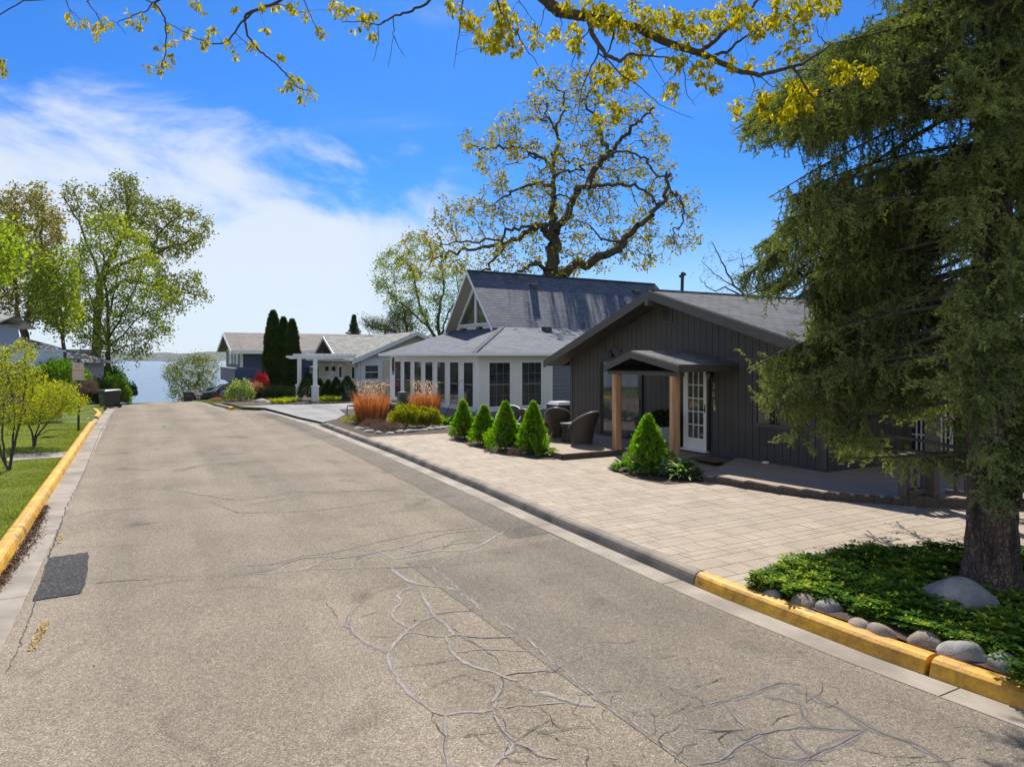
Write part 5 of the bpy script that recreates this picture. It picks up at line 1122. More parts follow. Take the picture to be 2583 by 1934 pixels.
def side_table(p, lb):
    t = thing('side_table', p, lb, 'table', 0, 'waisted wicker side tables on the seating deck')
    mb = MB(); mb.lathe([(.21, .0), (.22, .02), (.17, .2), (.155, .28), (.19, .40), (.225, .47), (.225, .49)], 28); mb.build('base', M_wicker, t, smooth=True)
    mb = MB(); mb.lathe([(.001, .491), (.235, .491), (.24, .50), (.235, .512), (.001, .512)], 28); mb.build('table_top', mat('pale_table_top', (.42, .40, .38), (.28, .25, .24), 30, .3), t)
side_table(G(1434, 1113, .27), 'waisted wicker side table between the two right wicker chairs'); side_table(G(1308, 1116, .27), 'wicker side table behind the cone shrubs, mostly hidden')
# white planter with dark plant by the wall
pp_ = DH.world((DH.at(1672, 1000, -.45)[0], -.45, .27)); pl = thing('planter_box', pp_, 'square white planter with dark leafy plant on the deck behind the porch shrub', 'planter', DH.rot)
mb = MB(); mb.hull([Vector(v) for v in ((-.2, -.2, 0), (.2, -.2, 0), (.2, .2, 0), (-.2, .2, 0))], [Vector(v) for v in ((-.26, -.26, .55), (.26, -.26, .55), (.26, .26, .55), (-.26, .26, .55))]); mb.build('planter', mat('white_planter', (.55, .56, .55), (.45, .46, .45), 3), pl, bevel=.01)
def puff(n, c, rad, up=.0):
    q = unit(rng.normal(size=(n, 3)))*(rng.random((n, 1))**.4)*np.array(rad)+np.array(c); return q
M_dkleaf = leafmat('dark_plant_leaf', [(.012, .02, .012), (.03, .05, .02), (.05, .07, .035)], .2)
c_ = puff(900, (0, 0, .72), (.33, .33, .22)); leaves('foliage', c_, unit(c_-np.array([0, 0, .5]))+rng.normal(size=c_.shape)*.4, .09, .05, M_dkleaf, pl)
dmx, _ = DH.at(1745, 1000, -1.0); mb = MB(); mb.box(-.42, .42, -.28, .28, 0, .018); dm = mb.build('doormat', mat('brown_coir_mat', (.10, .06, .035), (.15, .10, .06), 40, .95, .8, 90)); dm.location = DH.world((dmx+.2, -.6, .226)); dm.rotation_euler = (0, 0, DH.rot); tag(dm, 'brown coir doormat in front of the white entry door', 'doormat')
wd = G(1931, 1168, .27); mb = MB(); mb.lathe([(.001, 0), (.075, 0), (.08, .02), (.07, .035), (.001, .04)], 20); o = mb.build('deck_light', M_gutter, smooth=True); o.location = wd+Vector((0, 0, .002)); tag(o, 'small round white puck light lying on the dark deck', 'light')
# air conditioner
ac = P(1415, 1010, 23.3); a = thing('air_conditioner', (ac.x, ac.y, .12), 'dark louvred air conditioning unit with pale domed top by the blue siding', 'air conditioner', DH.rot)
mb = MB(); mb.box(-.36, .36, -.36, .36, 0, .84); mb.build('cabinet', M_bin, a, bevel=.02)
for i in range(9):
    mb = MB(); z = .08+i*.085; mb.box(-.33, .33, -.39, -.3605, z, z+.04); mb.build('louvre', M_black, a)
mb = MB(); mb.hull([Vector(v) for v in ((-.38, -.38, .841), (.38, -.38, .841), (.38, .38, .841), (-.38, .38, .841))], [Vector(v) for v in ((-.28, -.28, .95), (.28, -.28, .95), (.28, .28, .95), (-.28, .28, .95))]); mb.build('top_cover', mat('pale_ac_top', (.42, .42, .43), rough=.4), a, bevel=.02)
# utility pedestals, shepherd hook, ornamental iron
def pedestal(px0, px1, py0, py1, lb, r=None, m=M_green):
    b = G((px0+px1)/2, py1, .1); w = (px1-px0)/F*b.y; h = (py1-py0)/F*b.y
    t = thing('utility_pedestal', b, lb, 'utility box', DH.rot, 'utility pedestals in the flower bed')
    mb = MB()
    if r: mb.lathe([(w/2, 0), (w/2, h*.8), (w/2.6, h*.95), (.001, h)], 16)
    else: mb.box(-w/2, w/2, -w/2.4, w/2.4, 0, h*.86)
    mb.build('body', m, t, bevel=.015 if not r else 0, smooth=bool(r))
    if not r: mb = MB(); mb.hull([Vector(v) for v in ((-w/1.9, -w/2.2, h*.861), (w/1.9, -w/2.2, h*.861), (w/1.9, w/2.2, h*.861), (-w/1.9, w/2.2, h*.861))], [Vector(v) for v in ((-w/2.6, -w/2.6, h), (w/2.6, -w/2.6, h), (w/2.6, w/2.6, h), (-w/2.6, w/2.6, h))]); mb.build('cap', m, t, bevel=.01)
pedestal(1003, 1025, 988, 1052, 'tall dark green utility pedestal behind the round yellow-green shrubs'); pedestal(983, 1003, 1017, 1068, 'short green utility pedestal right of the orange ornamental grass')
pedestal(1025, 1036, 1003, 1050, 'narrow dark teal rounded pedestal against the blue-grey house wall', 1, mat('dark_teal_plastic', (.015, .035, .05)))
hb = G(1118, 1060, .1); dd = hb.y; q = lambda x, y: P(x, y, dd)
mb = MB(); mb.tube([q(1118, 1062), q(1143, 1002), q(1158, 966), q(1163, 960), q(1168, 958.5), q(1173, 961), q(1174, 971)], .011, 6); o = mb.build('shepherd_hook', M_black); tag(o, 'thin black shepherd hook leaning in front of the window band', 'garden hook')
ib = G(890, 1048, .1); t = thing('iron_bench', ib, 'small dark ornamental iron bench end behind the orange grass by the driveway', 'bench', R(-50)); M_rust = mat('rusty_iron', (.04, .02, .015), (.08, .035, .02), 20, .6)
mb = MB()
for z in (.4, .44): mb.box(-.1, .75, -.2, .25, z, z+.02)
mb.build('seat', M_rust, t)
mb = MB(); mb.tube([(-.1, .25, .4), (-.1, .3, .8), (.3, .3, .88), (.75, .3, .8), (.75, .25, .4)], .02, 6)
for i in range(7): x = -.02+i*.11; mb.tube([(x, .27, .44), (x+.05*(-1)**i, .29, .62), (x, .3, .82)], .012, 5)
mb.build('backrest', M_rust, t)
for x, y in ((-.1, -.2), (-.1, .25), (.75, -.2), (.75, .25)): mb = MB(); mb.tube([(x, y, .42), (x-.04, y, .2), (x, y, 0)], .02, 6); mb.build('leg', M_rust, t)
# ------------------------------------------------------------ sign, bins, mailbox
sg = G(198, 1086, .14); t = thing('street_sign', sg, 'white and red no parking sign on a perforated green post beside the left curb', 'sign', R(-2)); hh = P(198, 905, sg.y).z-.14
mb = MB(); mb.box(-.03, .03, -.02, .02, 0, hh); mb.build('post', mat('dark_green_post', (.012, .025, .018), rough=.5), t)
zt = P(198, 915, sg.y).z-.14; zb = P(198, 958.5, sg.y).z-.14; wd_ = 30.6/F*sg.y
mb = MB(); mb.box(-wd_/2, wd_/2, -.032, -.022, zb, zt); bd = mb.build('sign_board', mat('faded_white_sign', (.62, .55, .50), (.56, .49, .44), 9), t, bevel=.004)
M_red = mat('faded_red_sign_paint', (.45, .06, .04), (.55, .14, .10), 12)
mb = MB(); e = .018
for a_, b_, c_, d_ in ((-wd_/2+e, wd_/2-e, zt-e-.012, zt-e), (-wd_/2+e, wd_/2-e, zb+e, zb+e+.012), (-wd_/2+e, -wd_/2+e+.012, zb+e+.013, zt-e-.013), (wd_/2-e-.012, wd_/2-e, zb+e+.013, zt-e-.013)): mb.box(a_, b_, -.035, -.0325, c_, d_)
mb.build('sign_border', M_red, bd)
H_ = zt-zb
def line(txt, zc, size, wmax):
    o = numeral(txt, 0, zc, size, bd, 'lettering', M_red, y=-.035, depth=.002); w0 = max(v.co.x for v in o.data.vertices)-min(v.co.x for v in o.data.vertices); o.scale = (min(1.25, wmax/w0), 1, 1)
line('NO', zt-.29*H_, .17*H_*1.45, wd_*.42); line('PARKING', zt-.51*H_, .155*H_*1.35, wd_*.88); line('THIS SIDE', zt-.70*H_, .10*H_*1.35, wd_*.80); line('OF STREET', zt-.88*H_, .10*H_*1.35, wd_*.80)
def wheelie(name, p, w, h, rz, lb, m=M_bin):
    t = thing(name, p, lb, 'bin', rz); mb = MB()
    mb.hull([Vector(v) for v in ((-w*.40, -w*.42, .04), (w*.40, -w*.42, .04), (w*.40, w*.42, .04), (-w*.40, w*.42, .04))], [Vector(v) for v in ((-w*.5, -w*.52, h*.9), (w*.5, -w*.52, h*.9), (w*.5, w*.52, h*.9), (-w*.5, w*.52, h*.9))]); mb.build('body', m, t, bevel=.03)
    mb = MB(); mb.hull([Vector(v) for v in ((-w*.56, -w*.58, h*.905), (w*.56, -w*.58, h*.905), (w*.56, w*.6, h*.905), (-w*.56, w*.6, h*.905))], [Vector(v) for v in ((-w*.4, -w*.45, h), (w*.4, -w*.45, h), (w*.45, w*.5, h), (-w*.45, w*.5, h))]); mb.build('lid', mat('grey_bin_lid', (.05, .05, .055), rough=.3), t, bevel=.02)
    for s in (-1, 1): mb = MB(); mb.tube([(s*w*.46, w*.42, .12), (s*w*.56, w*.42, .12)], .12, 14); mb.build('wheel', M_black, t)
    mb = MB(); mb.tube([(-w*.35, w*.66, h*.86), (w*.35, w*.66, h*.86)], .02, 6); mb.build('handle', M_black, t)
    mb = MB(); mb.box(-w*.22, w*.22, -w*.535, -w*.52, h*.62, h*.66); mb.box(-w*.22, w*.22, -w*.525, -w*.51, h*.56, h*.60) if False else None; mb.build('label_strip', mat('embossed_label', (.25, .25, .25)), t)
bp = W(42.9, -1.38, hgt(42.9)+.01); wheelie('waste_bin', bp, .80, 1.0, R(-35), 'dark charcoal wheeled waste bin at the kerb beside the left hedge')
bp = P(476, 1017, 56); wheelie('waste_bin', (bp.x, bp.y, bp.z), .78, .98, R(20), 'dark wheeled waste bin at the far end of the road by the lake tree')
mp_ = P(571, 1018, 40); t = thing('mailbox', (mp_.x, mp_.y, mp_.z), 'weathered grey mailbox shelf on two wooden posts at the far driveway', 'mailbox', R(-12))
for s in (-.22, .34): mb = MB(); mb.box(s-.06, s+.06, -.06, .06, -.1, .5); mb.build('post', mat('grey_weathered_wood', (.30, .26, .22), (.22, .19, .16), 8, .9), t)
mb = MB(); mb.box(-.34, .48, -.16, .16, .501, .54); mb.build('shelf', MC['grey_weathered_wood'], t)
mb = MB(); mb.hull([Vector((-.32, -.13, z)) + Vector((0, y, 0)) for y, z in ((0, .541), (.26, .541), (.26, .66), (.2, .73), (.06, .73), (0, .66))], [Vector((.44, -.13, z)) + Vector((0, y, 0)) for y, z in ((0, .541), (.26, .541), (.26, .66), (.2, .73), (.06, .73), (0, .66))]); mb.build('box', mat('mailbox_metal', (.14, .11, .10), rough=.5), t)
sp_ = P(488, 1000, 58); t = thing('small_sign', (sp_.x, sp_.y, sp_.z-.3), 'small pink-white sign on a thin post by the lake tree', 'sign'); mb = MB(); mb.box(-.03, .03, -.03, .03, 0, .9); mb.build('post', M_bin, t); mb = MB(); mb.box(-.22, .22, -.05, -.031, .55, .95); mb.build('sign_board', mat('pink_white_sign', (.6, .35, .33)), t)
# ------------------------------------------------------------ cars
M_car = mat('black_blue_car_paint', (.008, .012, .022), rough=.18, spec=.8); M_cglass = mat('car_glass', (.02, .03, .04), rough=.12, spec=.6); M_tyre = mat('tyre_rubber', (.015, .015, .016), rough=.8); M_rimw = mat('alloy_rim', (.35, .35, .36), rough=.3, metal=.8)
def car(name, p, rz, suv, lb):
    t = thing(name, p, lb, 'car', rz)   # front towards -X
    if suv: side = [(-2.35, .45), (-2.40, .75), (-2.25, .98), (-1.15, 1.12), (-1.0, 1.14), (2.3, 1.10), (2.38, .8), (2.35, .42)]; roof = [(-1.05, 1.13), (-.35, 1.70), (.0, 1.78), (1.9, 1.74), (2.2, 1.12)]; Wd = .95
    else: side = [(-2.3, .35), (-2.36, .6), (-2.2, .78), (-1.2, .93), (-1.0, .96), (1.9, .98), (2.25, .9), (2.28, .38)]; roof = [(-1.15, .94), (-.35, 1.40), (.1, 1.46), (.95, 1.42), (1.75, .97)]; Wd = .9
    def body(pr, w0, w1, mb):
        zs = [z for x, z in pr]; z0, z1 = min(zs), max(zs); f = lambda z: w0+(w1-w0)*(z-z0)/(z1-z0)
        mb.hull([Vector((x, -f(z), z)) for x, z in pr], [Vector((x, f(z), z)) for x, z in pr])
    mb = MB(); body(side, Wd, Wd*.96, mb); mb.build('body', M_car, t, bevel=.05)
    mb = MB(); body(roof, Wd*.93, Wd*.72, mb); cb = mb.build('cabin', M_car, t, bevel=.04)
    zt = max(z for x, z in roof); zb = min(z for x, z in roof); f = lambda z: Wd*(.93+(.72-.93)*(z-zb)/(zt-zb))
    (xa, za), (xb, zb2) = roof[0], roof[1]; 
    def g(l0, l1, nm):
        a = [Vector((xa+(xb-xa)*l-.012, s*(f(za+(zb2-za)*l)-.08), za+(zb2-za)*l+.012)) for l, s in ((l0, -1), (l0, 1), (l1, 1), (l1, -1))]; mb = MB(); mb.poly(a); mb.build(nm, M_cglass, t)
    g(.1, .95, 'windscreen')
    x0 = roof[1][0]-.35; x1 = roof[-2][0]
    n = 3 if suv else 2
    for s in (-1, 1):
        for i in range(n):
            a, b = x0+(x1-x0)*i/n+.04, x0+(x1-x0)*(i+1)/n-.04; zl, zh = zb+.06, zt-.12; mb = MB(); a2 = a+.25 if i == 0 else a
            mb.poly([Vector((a, s*(f(zl)+.012), zl)), Vector((b, s*(f(zl)+.012), zl)), Vector((b, s*(f(zh)+.012), zh)), Vector((a2, s*(f(zh)+.012), zh))]); mb.build('side_window', M_cglass, t)
        for wx in (-1.5, 1.4):
            mb = MB(); mb.tube([(wx, s*(Wd-.22), .36), (wx, s*(Wd+.02), .36)], .36, 24); wh = mb.build('wheel', M_tyre, t, smooth=False); mb = MB(); mb.tube([(wx, s*(Wd+.02), .36), (wx, s*(Wd+.03), .36)], .22, 16)
            for k in range(5): aa = k*1.2566; mb.bar((wx, s*(Wd+.035), .36), (wx+.2*math.cos(aa), s*(Wd+.035), .36+.2*math.sin(aa)), .04, .05)
            mb.build('rim', M_rimw, wh)
        mb = MB(); xf = side[2][0]; mb.box(xf-.16, xf+.1, min(s*(Wd-.35), s*(Wd-.02)), max(s*(Wd-.35), s*(Wd-.02)), side[2][1]-.2, side[2][1]-.04); mb.build('headlight', mat('headlight_lens', (.5, .5, .48), rough=.1), t, bevel=.02)
        mb = MB(); mb.box(xf-.17, xf-.05, min(s*(Wd-.12), s*(Wd+.01)), max(s*(Wd-.12), s*(Wd+.01)), side[2][1]-.34, side[2][1]-.24); mb.build('indicator', mat('amber_lens', (.7, .2, .02)), t)
        mb = MB(); mb.box(-.95, -.75, min(s*Wd, s*(Wd+.2)), max(s*Wd, s*(Wd+.2)), zb+.05, zb+.2); mb.build('mirror', M_car, t, bevel=.03)
    mb = MB(); xf = side[1][0]; mb.box(xf-.03, xf+.1, -.55, .55, side[1][1]-.12, side[1][1]+.1); mb.build('grille', M_black, t)
for px, py, d_, rz_, suv, lb in ((570, 1016, 62, R(36), True, 'dark blue-black sport utility vehicle parked in the far driveway'), (537, 1014, 65, R(38), False, 'low dark saloon car parked beyond the larger dark vehicle')):
    p = P(px, py, d_); car('parked_car', (p.x, p.y, p.z), rz_, suv, lb)
fc = P(545, 1008, 70); t = thing('white_fence', (fc.x-3.2, fc.y, fc.z-.1), 'white picket fence beside the lake at the end of the road', 'fence')
mb = MB(); mb.box(0, 4.5, -.03, .03, .85, .95); mb.build('rail', M_white, t); mb = MB(); mb.box(0, 4.5, -.03, .03, .2, .28); mb.build('rail', M_white, t)
for i in range(19): mb = MB(); mb.box(i*.245-.02, i*.245+.02, -.06, -.031, 0, 1.05); mb.build('picket', M_white, t)
# ------------------------------------------------------------ stones
def stone(name, c, r, lb, m, cat='stone', group=None, seed=0, flat=.7, parent=None):
    bm = bmesh.new(); bmesh.ops.create_icosphere(bm, subdivisions=4, radius=1)
    rr = random.Random(seed); ph = [(rr.uniform(1, 3.2), rr.uniform(0, 6), Vector((rr.gauss(0, 1), rr.gauss(0, 1), rr.gauss(0, 1))).normalized()) for _ in range(7)]
    for v in bm.verts:
        d = v.co.copy(); k = 1+sum(.032*math.sin(f*d.dot(ax)*2+p) for f, p, ax in ph); v.co = Vector((d.x*r[0], d.y*r[1], d.z*r[2]))*k
    me = bpy.data.meshes.new(name); bm.to_mesh(me); bm.free(); me.materials.append(m)
    me.polygons.foreach_set('use_smooth', [True]*len(me.polygons)); o = bpy.data.objects.new(name, me); COL.objects.link(o); o.location = c
    o.rotation_euler = (0, 0, rr.uniform(0, 3)) if name == 'edging_stone' else (0, 0, 0)
    return tag(o, lb, cat, group)
stone('boulder', G(2428, 1545, .16)+Vector((0, .1, .0)), (.37, .30, .30), 'large smooth grey boulder half sunk in the ground cover', M_stone, 'boulder', seed=3)
st = [((545, 515), .13, 'small grey edging stone at the left tip of the ground cover bed'), ((762, 575), .20, 'dark rounded edging stone behind the yellow curb, second from the left tip'), ((935, 610), .19, 'pale angular edging stone right of the dark rounded one'), ((1135, 730), .14, 'small brown edging stone with dry leaves around it'),
      ((1290, 785), .17, 'brown oval edging stone left of the tall mottled one'), ((1600, 850), .19, 'tall mottled edging stone with yellow paint at its foot'), ((1860, 940), .23, 'wide dark edging stone above the curb joint'), ((2140, 1010), .18, 'grey edging stone at the right edge of the picture')]
for i, ((x, y), r, lb) in enumerate(st):
    c = G(1750+x*.3828, 1300+y*.3828+14, .15); stone('edging_stone', c+Vector((.03, .17+.03*i/7, -.035)), (r*.8, r*.62, r*.60), lb, M_stoneb if i in (1, 3, 4, 5) else M_stone, group='edging stones behind the yellow curb', seed=20+i)
for i, ((x, y), r, lb) in enumerate([((1610, 280), .22, 'flat grey stone at the back edge of the ground cover near the spruce'), ((1250, 305), .15, 'small stone among leaves at the back of the ground cover'), ((2160, 400), .16, 'grey stone just right of the spruce trunk base')]):
    c = G(1750+x*.3828, 1300+y*.3828+10, .13); stone('edging_stone', c, (r, r*.8, r*.6), lb, M_stone, group='edging stones behind the yellow curb', seed=40+i)
# rounded stones along the flower bed by the patio
br = [(905, 1083), (930, 1090), (955, 1094), (985, 1094), (1010, 1092), (1032, 1090), (1050, 1088), (1068, 1086), (1085, 1084), (1100, 1083), (1115, 1081), (1130, 1078)]
for i, (x, y) in enumerate(br):
    c = G(x, y, .12)
    stone('edging_stone', c, (.20*rnd.uniform(.7, 1.2), .15, .09*rnd.uniform(.8, 1.2)), 'pale rounded bed edging stone, '+['leftmost', 'second', 'third', 'fourth', 'fifth', 'sixth', 'seventh', 'eighth', 'ninth', 'tenth', 'eleventh', 'rightmost'][i]+' in the row from the left by the patio', M_stone, group='pale stones edging the flower bed', seed=60+i)
for i, (x, y, r) in enumerate([(660, 1015, .5), (672, 1018, .4), (645, 1022, .35), (700, 1012, .3)]):
    c = P(x, y, 38); stone('edging_stone', c, (r, r*.7, r*.4), 'flat grey rock in front of the junipers, '+['largest, in the middle', 'lower one by the driveway edge', 'leftmost one', 'rightmost one under the last juniper'][i], M_stone, group='grey rocks by the juniper hedge', seed=80+i)
# ------------------------------------------------------------ beds
M_mul = M_mulch
def bed(name, pts, z, m=M_mul): return sheet(name, pts, z, m)
bed('planting_bed', [G(1892, 1480, .13), G(2018, 1442, .13), G(2209, 1410, .13), G(2290, 1404, .13), G(2440, 1425, .13), W(1.0, 10.4), W(-4, 9), W(-4, te(-4)+.5), W(0, te(0)+.5), W(2.5, te(2.5)+.5), W(4.25, te(4.25)+.5)], .142)
row = [G(1143, 1108, ZP), G(1190, 1126, ZP), G(1240, 1140, ZP), G(1330, 1156, ZP), G(1400, 1160, ZP), G(1420, 1150, ZP), G(1370, 1122, ZP), G(1300, 1105, ZP), G(1220, 1090, ZP), G(1165, 1084, ZP)]
bed('planting_bed', row, ZP+.004)
bed('planting_bed', [G(1530, 1180, ZP), G(1590, 1205, ZP), G(1680, 1222, ZP), G(1775, 1216, ZP), G(1775, 1190, ZP), G(1690, 1175, ZP), G(1600, 1165, ZP)], ZP+.004)
bed('planting_bed', [W(20.6, te(20.6)+.5), W(20.4, 8.2), W(19.6, 9), W(19.7, 12.2), W(22.9, 12.2), W(22.9, 11), W(32, 10.6), W(32, 8.3), W(29.4, 7.9), W(27.1, 6.9), W(26.2, te(26)+.5)], .125)
bed('planting_bed', [W(36.6, 4.5), W(37.1, 6.2), W(36.5, 8), W(36.3, 12.5), W(40, 13), W(48, 8), W(41, 4.0)], .085)
# ------------------------------------------------------------ plants
def join_fol(parts): pass
def cone_shrub(base, h, r, lb, lean=0, wide=None, seed=0):
    t = thing('cone_shrub', base, lb, 'shrub', 0, 'bright green dwarf conifer cones on the patio')
    n = int(13000*(h/1.1)); zz = rng.random(n)**.85; a = rng.random(n)*2*np.pi
    pr = np.interp(zz, [0, .08, .22, .45, .7, .9, 1], [.75, .98, 1, .80, .5, .22, .02])*r
    if wide is not None: pr = pr*(1+wide[1]*np.clip(np.cos(a-wide[0]), 0, 1)*(zz < .42)*(1.0-zz))
    lump = 1+.13*np.sin(a*4+zz*15+seed)*np.sin(zz*19+a*2+seed)+.09*np.sin(a*9-zz*23+seed*2)+.07*rng.normal(size=n)
    depth = 1-.35*rng.random(n)**2.2; rr = pr*lump*depth
    c = np.stack([rr*np.cos(a)+lean*zz*h, rr*np.sin(a), .05+zz*h*.97], 1)
    out = np.stack([np.cos(a), np.sin(a), np.full(n, .75)], 1)+rng.normal(size=(n, 3))*.45
    kk_ = rng.integers(0, n//18, n); tone = rng.random(n//18)[kk_]*.7; c = c[kk_]+rng.normal(size=(n, 3))*.020; out = out[kk_]+rng.normal(size=(n, 3))*.35
    leaves('foliage', c, out, rng.uniform(.030, .055, n), rng.uniform(.015, .026, n), M_cone, t, var=tone+rng.random(n)*.35)
    mb = MB(); mb.tube([(0, 0, -.02), (lean*h*.5, 0, h*.6)], [.03, .015], 6); mb.build('stem', M_barkd, t)
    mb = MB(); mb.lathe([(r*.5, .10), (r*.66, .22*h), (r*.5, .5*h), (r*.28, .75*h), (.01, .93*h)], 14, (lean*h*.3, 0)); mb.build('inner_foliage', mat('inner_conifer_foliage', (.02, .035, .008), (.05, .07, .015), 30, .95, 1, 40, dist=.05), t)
M_cone = leafmat('bright_conifer', [(.05, .105, .006), (.13, .26, .012), (.27, .46, .02)], .4, .6, (1.5, 1.7, .4), 9)
for px, py, pt, r, lb, kw in ((1190, 1053, 1009, .33, 'cone shrub standing behind the leftmost one, only its right half showing', {}), (1172, 1106, 1012, .35, 'leftmost bright green cone shrub of the row on the patio', {'lean': -.05, 'wide': (3.6, .18)}), (1219, 1120, 1026, .36, 'cone shrub second from the left in the front row, slightly shorter', {'wide': (4.4, .22), 'lean': .03}),
                              (1275, 1134, 1016, .38, 'largest cone shrub of the row with a bulging lower left side', {'wide': (math.pi, .55)}), (1342, 1142, 1016, .36, 'slim cone shrub with iris blades at its foot, right end of the row', {'lean': .025}), (1634, 1192, 1050, .44, 'cone shrub in front of the porch between the cedar posts', {'wide': (5.9, .25)})):
    b = G(px, py, ZP); cone_shrub(b, (py-pt)/F*b.y, r, lb, seed=px, **kw)
def blades(name, c, n, h, r, m, lb, cat, wd=.02, spread=.5, group=None, droop=.3):
    t = thing(name, c, lb, cat, 0, group); k = 4
    a = rng.random(n)*2*np.pi; rr = r*np.sqrt(rng.random(n)); b0 = np.stack([rr*np.cos(a)*.4, rr*np.sin(a)*.4, np.zeros(n)], 1)
    dr = np.stack([np.cos(a), np.sin(a), np.zeros(n)], 1)*(rr/r)[:, None]*spread+rng.normal(size=(n, 3))*.08; hh = h*rng.uniform(.55, 1.05, n); V = []
    side = unit(np.cross(dr+np.array([0, 0, 1.]), rng.normal(size=(n, 3))))
    for i in range(k):
        f = i/(k-1); p = b0+dr*hh[:, None]*(f**(1+droop))+np.array([0, 0, 1.])*(hh*(f-droop*spread*f**3))[:, None]
        w_ = wd*(1-f**2.2)/2+.0008; V += [p-side*w_, p+side*w_]
    V = np.stack(V, 1); q = []
    for i in range(k-1): q.append([2*i, 2*i+1, 2*i+3, 2*i+2])
    Fc = (np.arange(n)*2*k)[:, None, None]+np.array(q)[None]; arr_mesh('blades', V.reshape(-1, 3), Fc.reshape(-1, 4), m, t, np.repeat(rng.random(n), 2*k)); return t
M_iris = leafmat('iris_blades', [(.06, .14, .01), (.12, .26, .02), (.20, .36, .04)], .45, .4)
M_orange = leafmat('orange_dry_grass', [(.27, .085, .022), (.47, .17, .05), (.60, .30, .13)], .35, .7, (1.3, 1.1, .8), 3)
blades('iris_clump', G(1362, 1148, ZP), 130, .55, .25, M_iris, 'upright iris blades at the foot of the rightmost cone shrub', 'plant', .03, .45, droop=.1)
og = leafmat('pale_seed_heads', [(.5, .3, .15), (.68, .5, .34), (.8, .66, .5)], .4, .7, (1.2, 1.1, 1), 6)
def orange(px, py, pt, w_, lb):
    b = G(px, py, .12); h = (py-pt)/F*b.y; t = blades('ornamental_grass', b, 2200, h*.74, w_/F*b.y*.85, M_orange, lb, 'grass', .012, .26, 'dry orange ornamental grasses', .12)
    n = 420; a = rng.random(n)*6.28; rr = np.sqrt(rng.random(n))*w_/F*b.y*.5; zz = h*rng.uniform(.55, 1.0, n)
    c = np.stack([rr*np.cos(a)*zz/h, rr*np.sin(a)*zz/h, zz], 1); leaves('seed_heads', c, rng.normal(size=(n, 3))*.4+np.array([0, 0, 1]), .09, .022, og, t)
    for _ in range(14):
        pass
orange(938, 1066, 962, 100, 'large clump of dry orange ornamental grass beside the grey driveway'); orange(1072, 1062, 962, 78, 'smaller clump of dry orange grass behind the round yellow-green shrubs')
def round_shrub(name, c, r, n, m, lb, ls=.06, lw=.035, cat='shrub', group=None, flat=1., stems=6, inner=None, lump=.12):
    t = thing(name, c, lb, cat, 0, group); r = np.array(r if hasattr(r, '__len__') else (r, r, r*flat), float)
    d = unit(rng.normal(size=(n, 3))); d[:, 2] = np.abs(d[:, 2])*1.0-.25*rng.random(n); k = (1-.5*rng.random(n)**2)*(1+lump*np.sin(d[:, 0]*7+d[:, 2]*5)+lump*np.sin(d[:, 1]*9+2)+.05*rng.normal(size=n))
    p = d*k[:, None]*r+np.array([0, 0, r[2]*.35]); p[:, 2] = np.maximum(p[:, 2], .02)
    leaves('foliage', p, d+rng.normal(size=(n, 3))*.6+np.array([0, 0, .3]), rng.uniform(.7, 1.3, n)*ls, rng.uniform(.7, 1.2, n)*lw, m, t)
    mb = MB()
    for i in range(stems): a = i*6.28/stems; mb.tube([(0, 0, -.03), (math.cos(a)*r[0]*.35, math.sin(a)*r[1]*.35, r[2]*.5), (math.cos(a)*r[0]*.7, math.sin(a)*r[1]*.7, r[2]*1.0)], [.02, .014, .006], 5)
    mb.build('stem', M_barkd, t); return t
M_yg = leafmat('yellow_green_shrub', [(.05, .10, .01), (.16, .22, .02), (.45, .40, .03)], .45, .5, (1.5, 1.4, .4), 4)
M_dg = leafmat('dark_evergreen', [(.010, .025, .008), (.022, .05, .014), (.05, .09, .02)], .2, .5, (1.4, 1.4, .5), 2)
M_mg = leafmat('mid_green', [(.03, .08, .01), (.08, .17, .02), (.17, .28, .04)], .45, .5, (1.5, 1.5, .5), 2)
for px, py, r, lb in ((1022, 1080, .56, 'round yellow-green shrub left of its pair in the flower bed'), (1079, 1078, .46, 'round yellow-green shrub right of its pair, in front of the smaller orange grass')):
    b = G(px, py, .12); round_shrub('round_shrub', b, (r*.92, r*.9, r*1.12), 6500, M_yg, lb, .06, .035, group='round yellow-green shrubs in the flower bed')
M_br = leafmat('dry_brown_twigs', [(.10, .065, .05), (.19, .13, .11), (.28, .2, .17)], .1, .9, None, 5)
for px, py, r in ((940, 1080, .4), (985, 1089, .42), (960, 1086, .3)):
    b = G(px, py, .12); t = round_shrub('dry_perennial', b, (r*1.1, r, r*.6), 2200, M_br, f'low dry brown-purple perennial clump, {dict([(940, "leftmost"), (985, "rightmost"), (960, "middle")])[px]} of three among the bed stones', .07, .008, 'plant', 'dry low clumps in the flower bed')
b = G(905, 1066, .12); round_shrub('low_groundcover', b, (.6, .45, .22), 1800, M_yg, 'low green and brown groundcover at the left tip of the flower bed', .05, .02, 'plant')
blades('daylily_clump', G(1128, 1070, .12), 160, .55, .3, M_iris, 'arching daylily clump left of the cone shrubs', 'plant', .03, 1.0, droop=.5); blades('daylily_clump', G(1105, 1068, .12), 90, .4, .25, M_iris, 'small daylily clump beside the round shrub and the hook', 'plant', .025, 1.0, droop=.5)
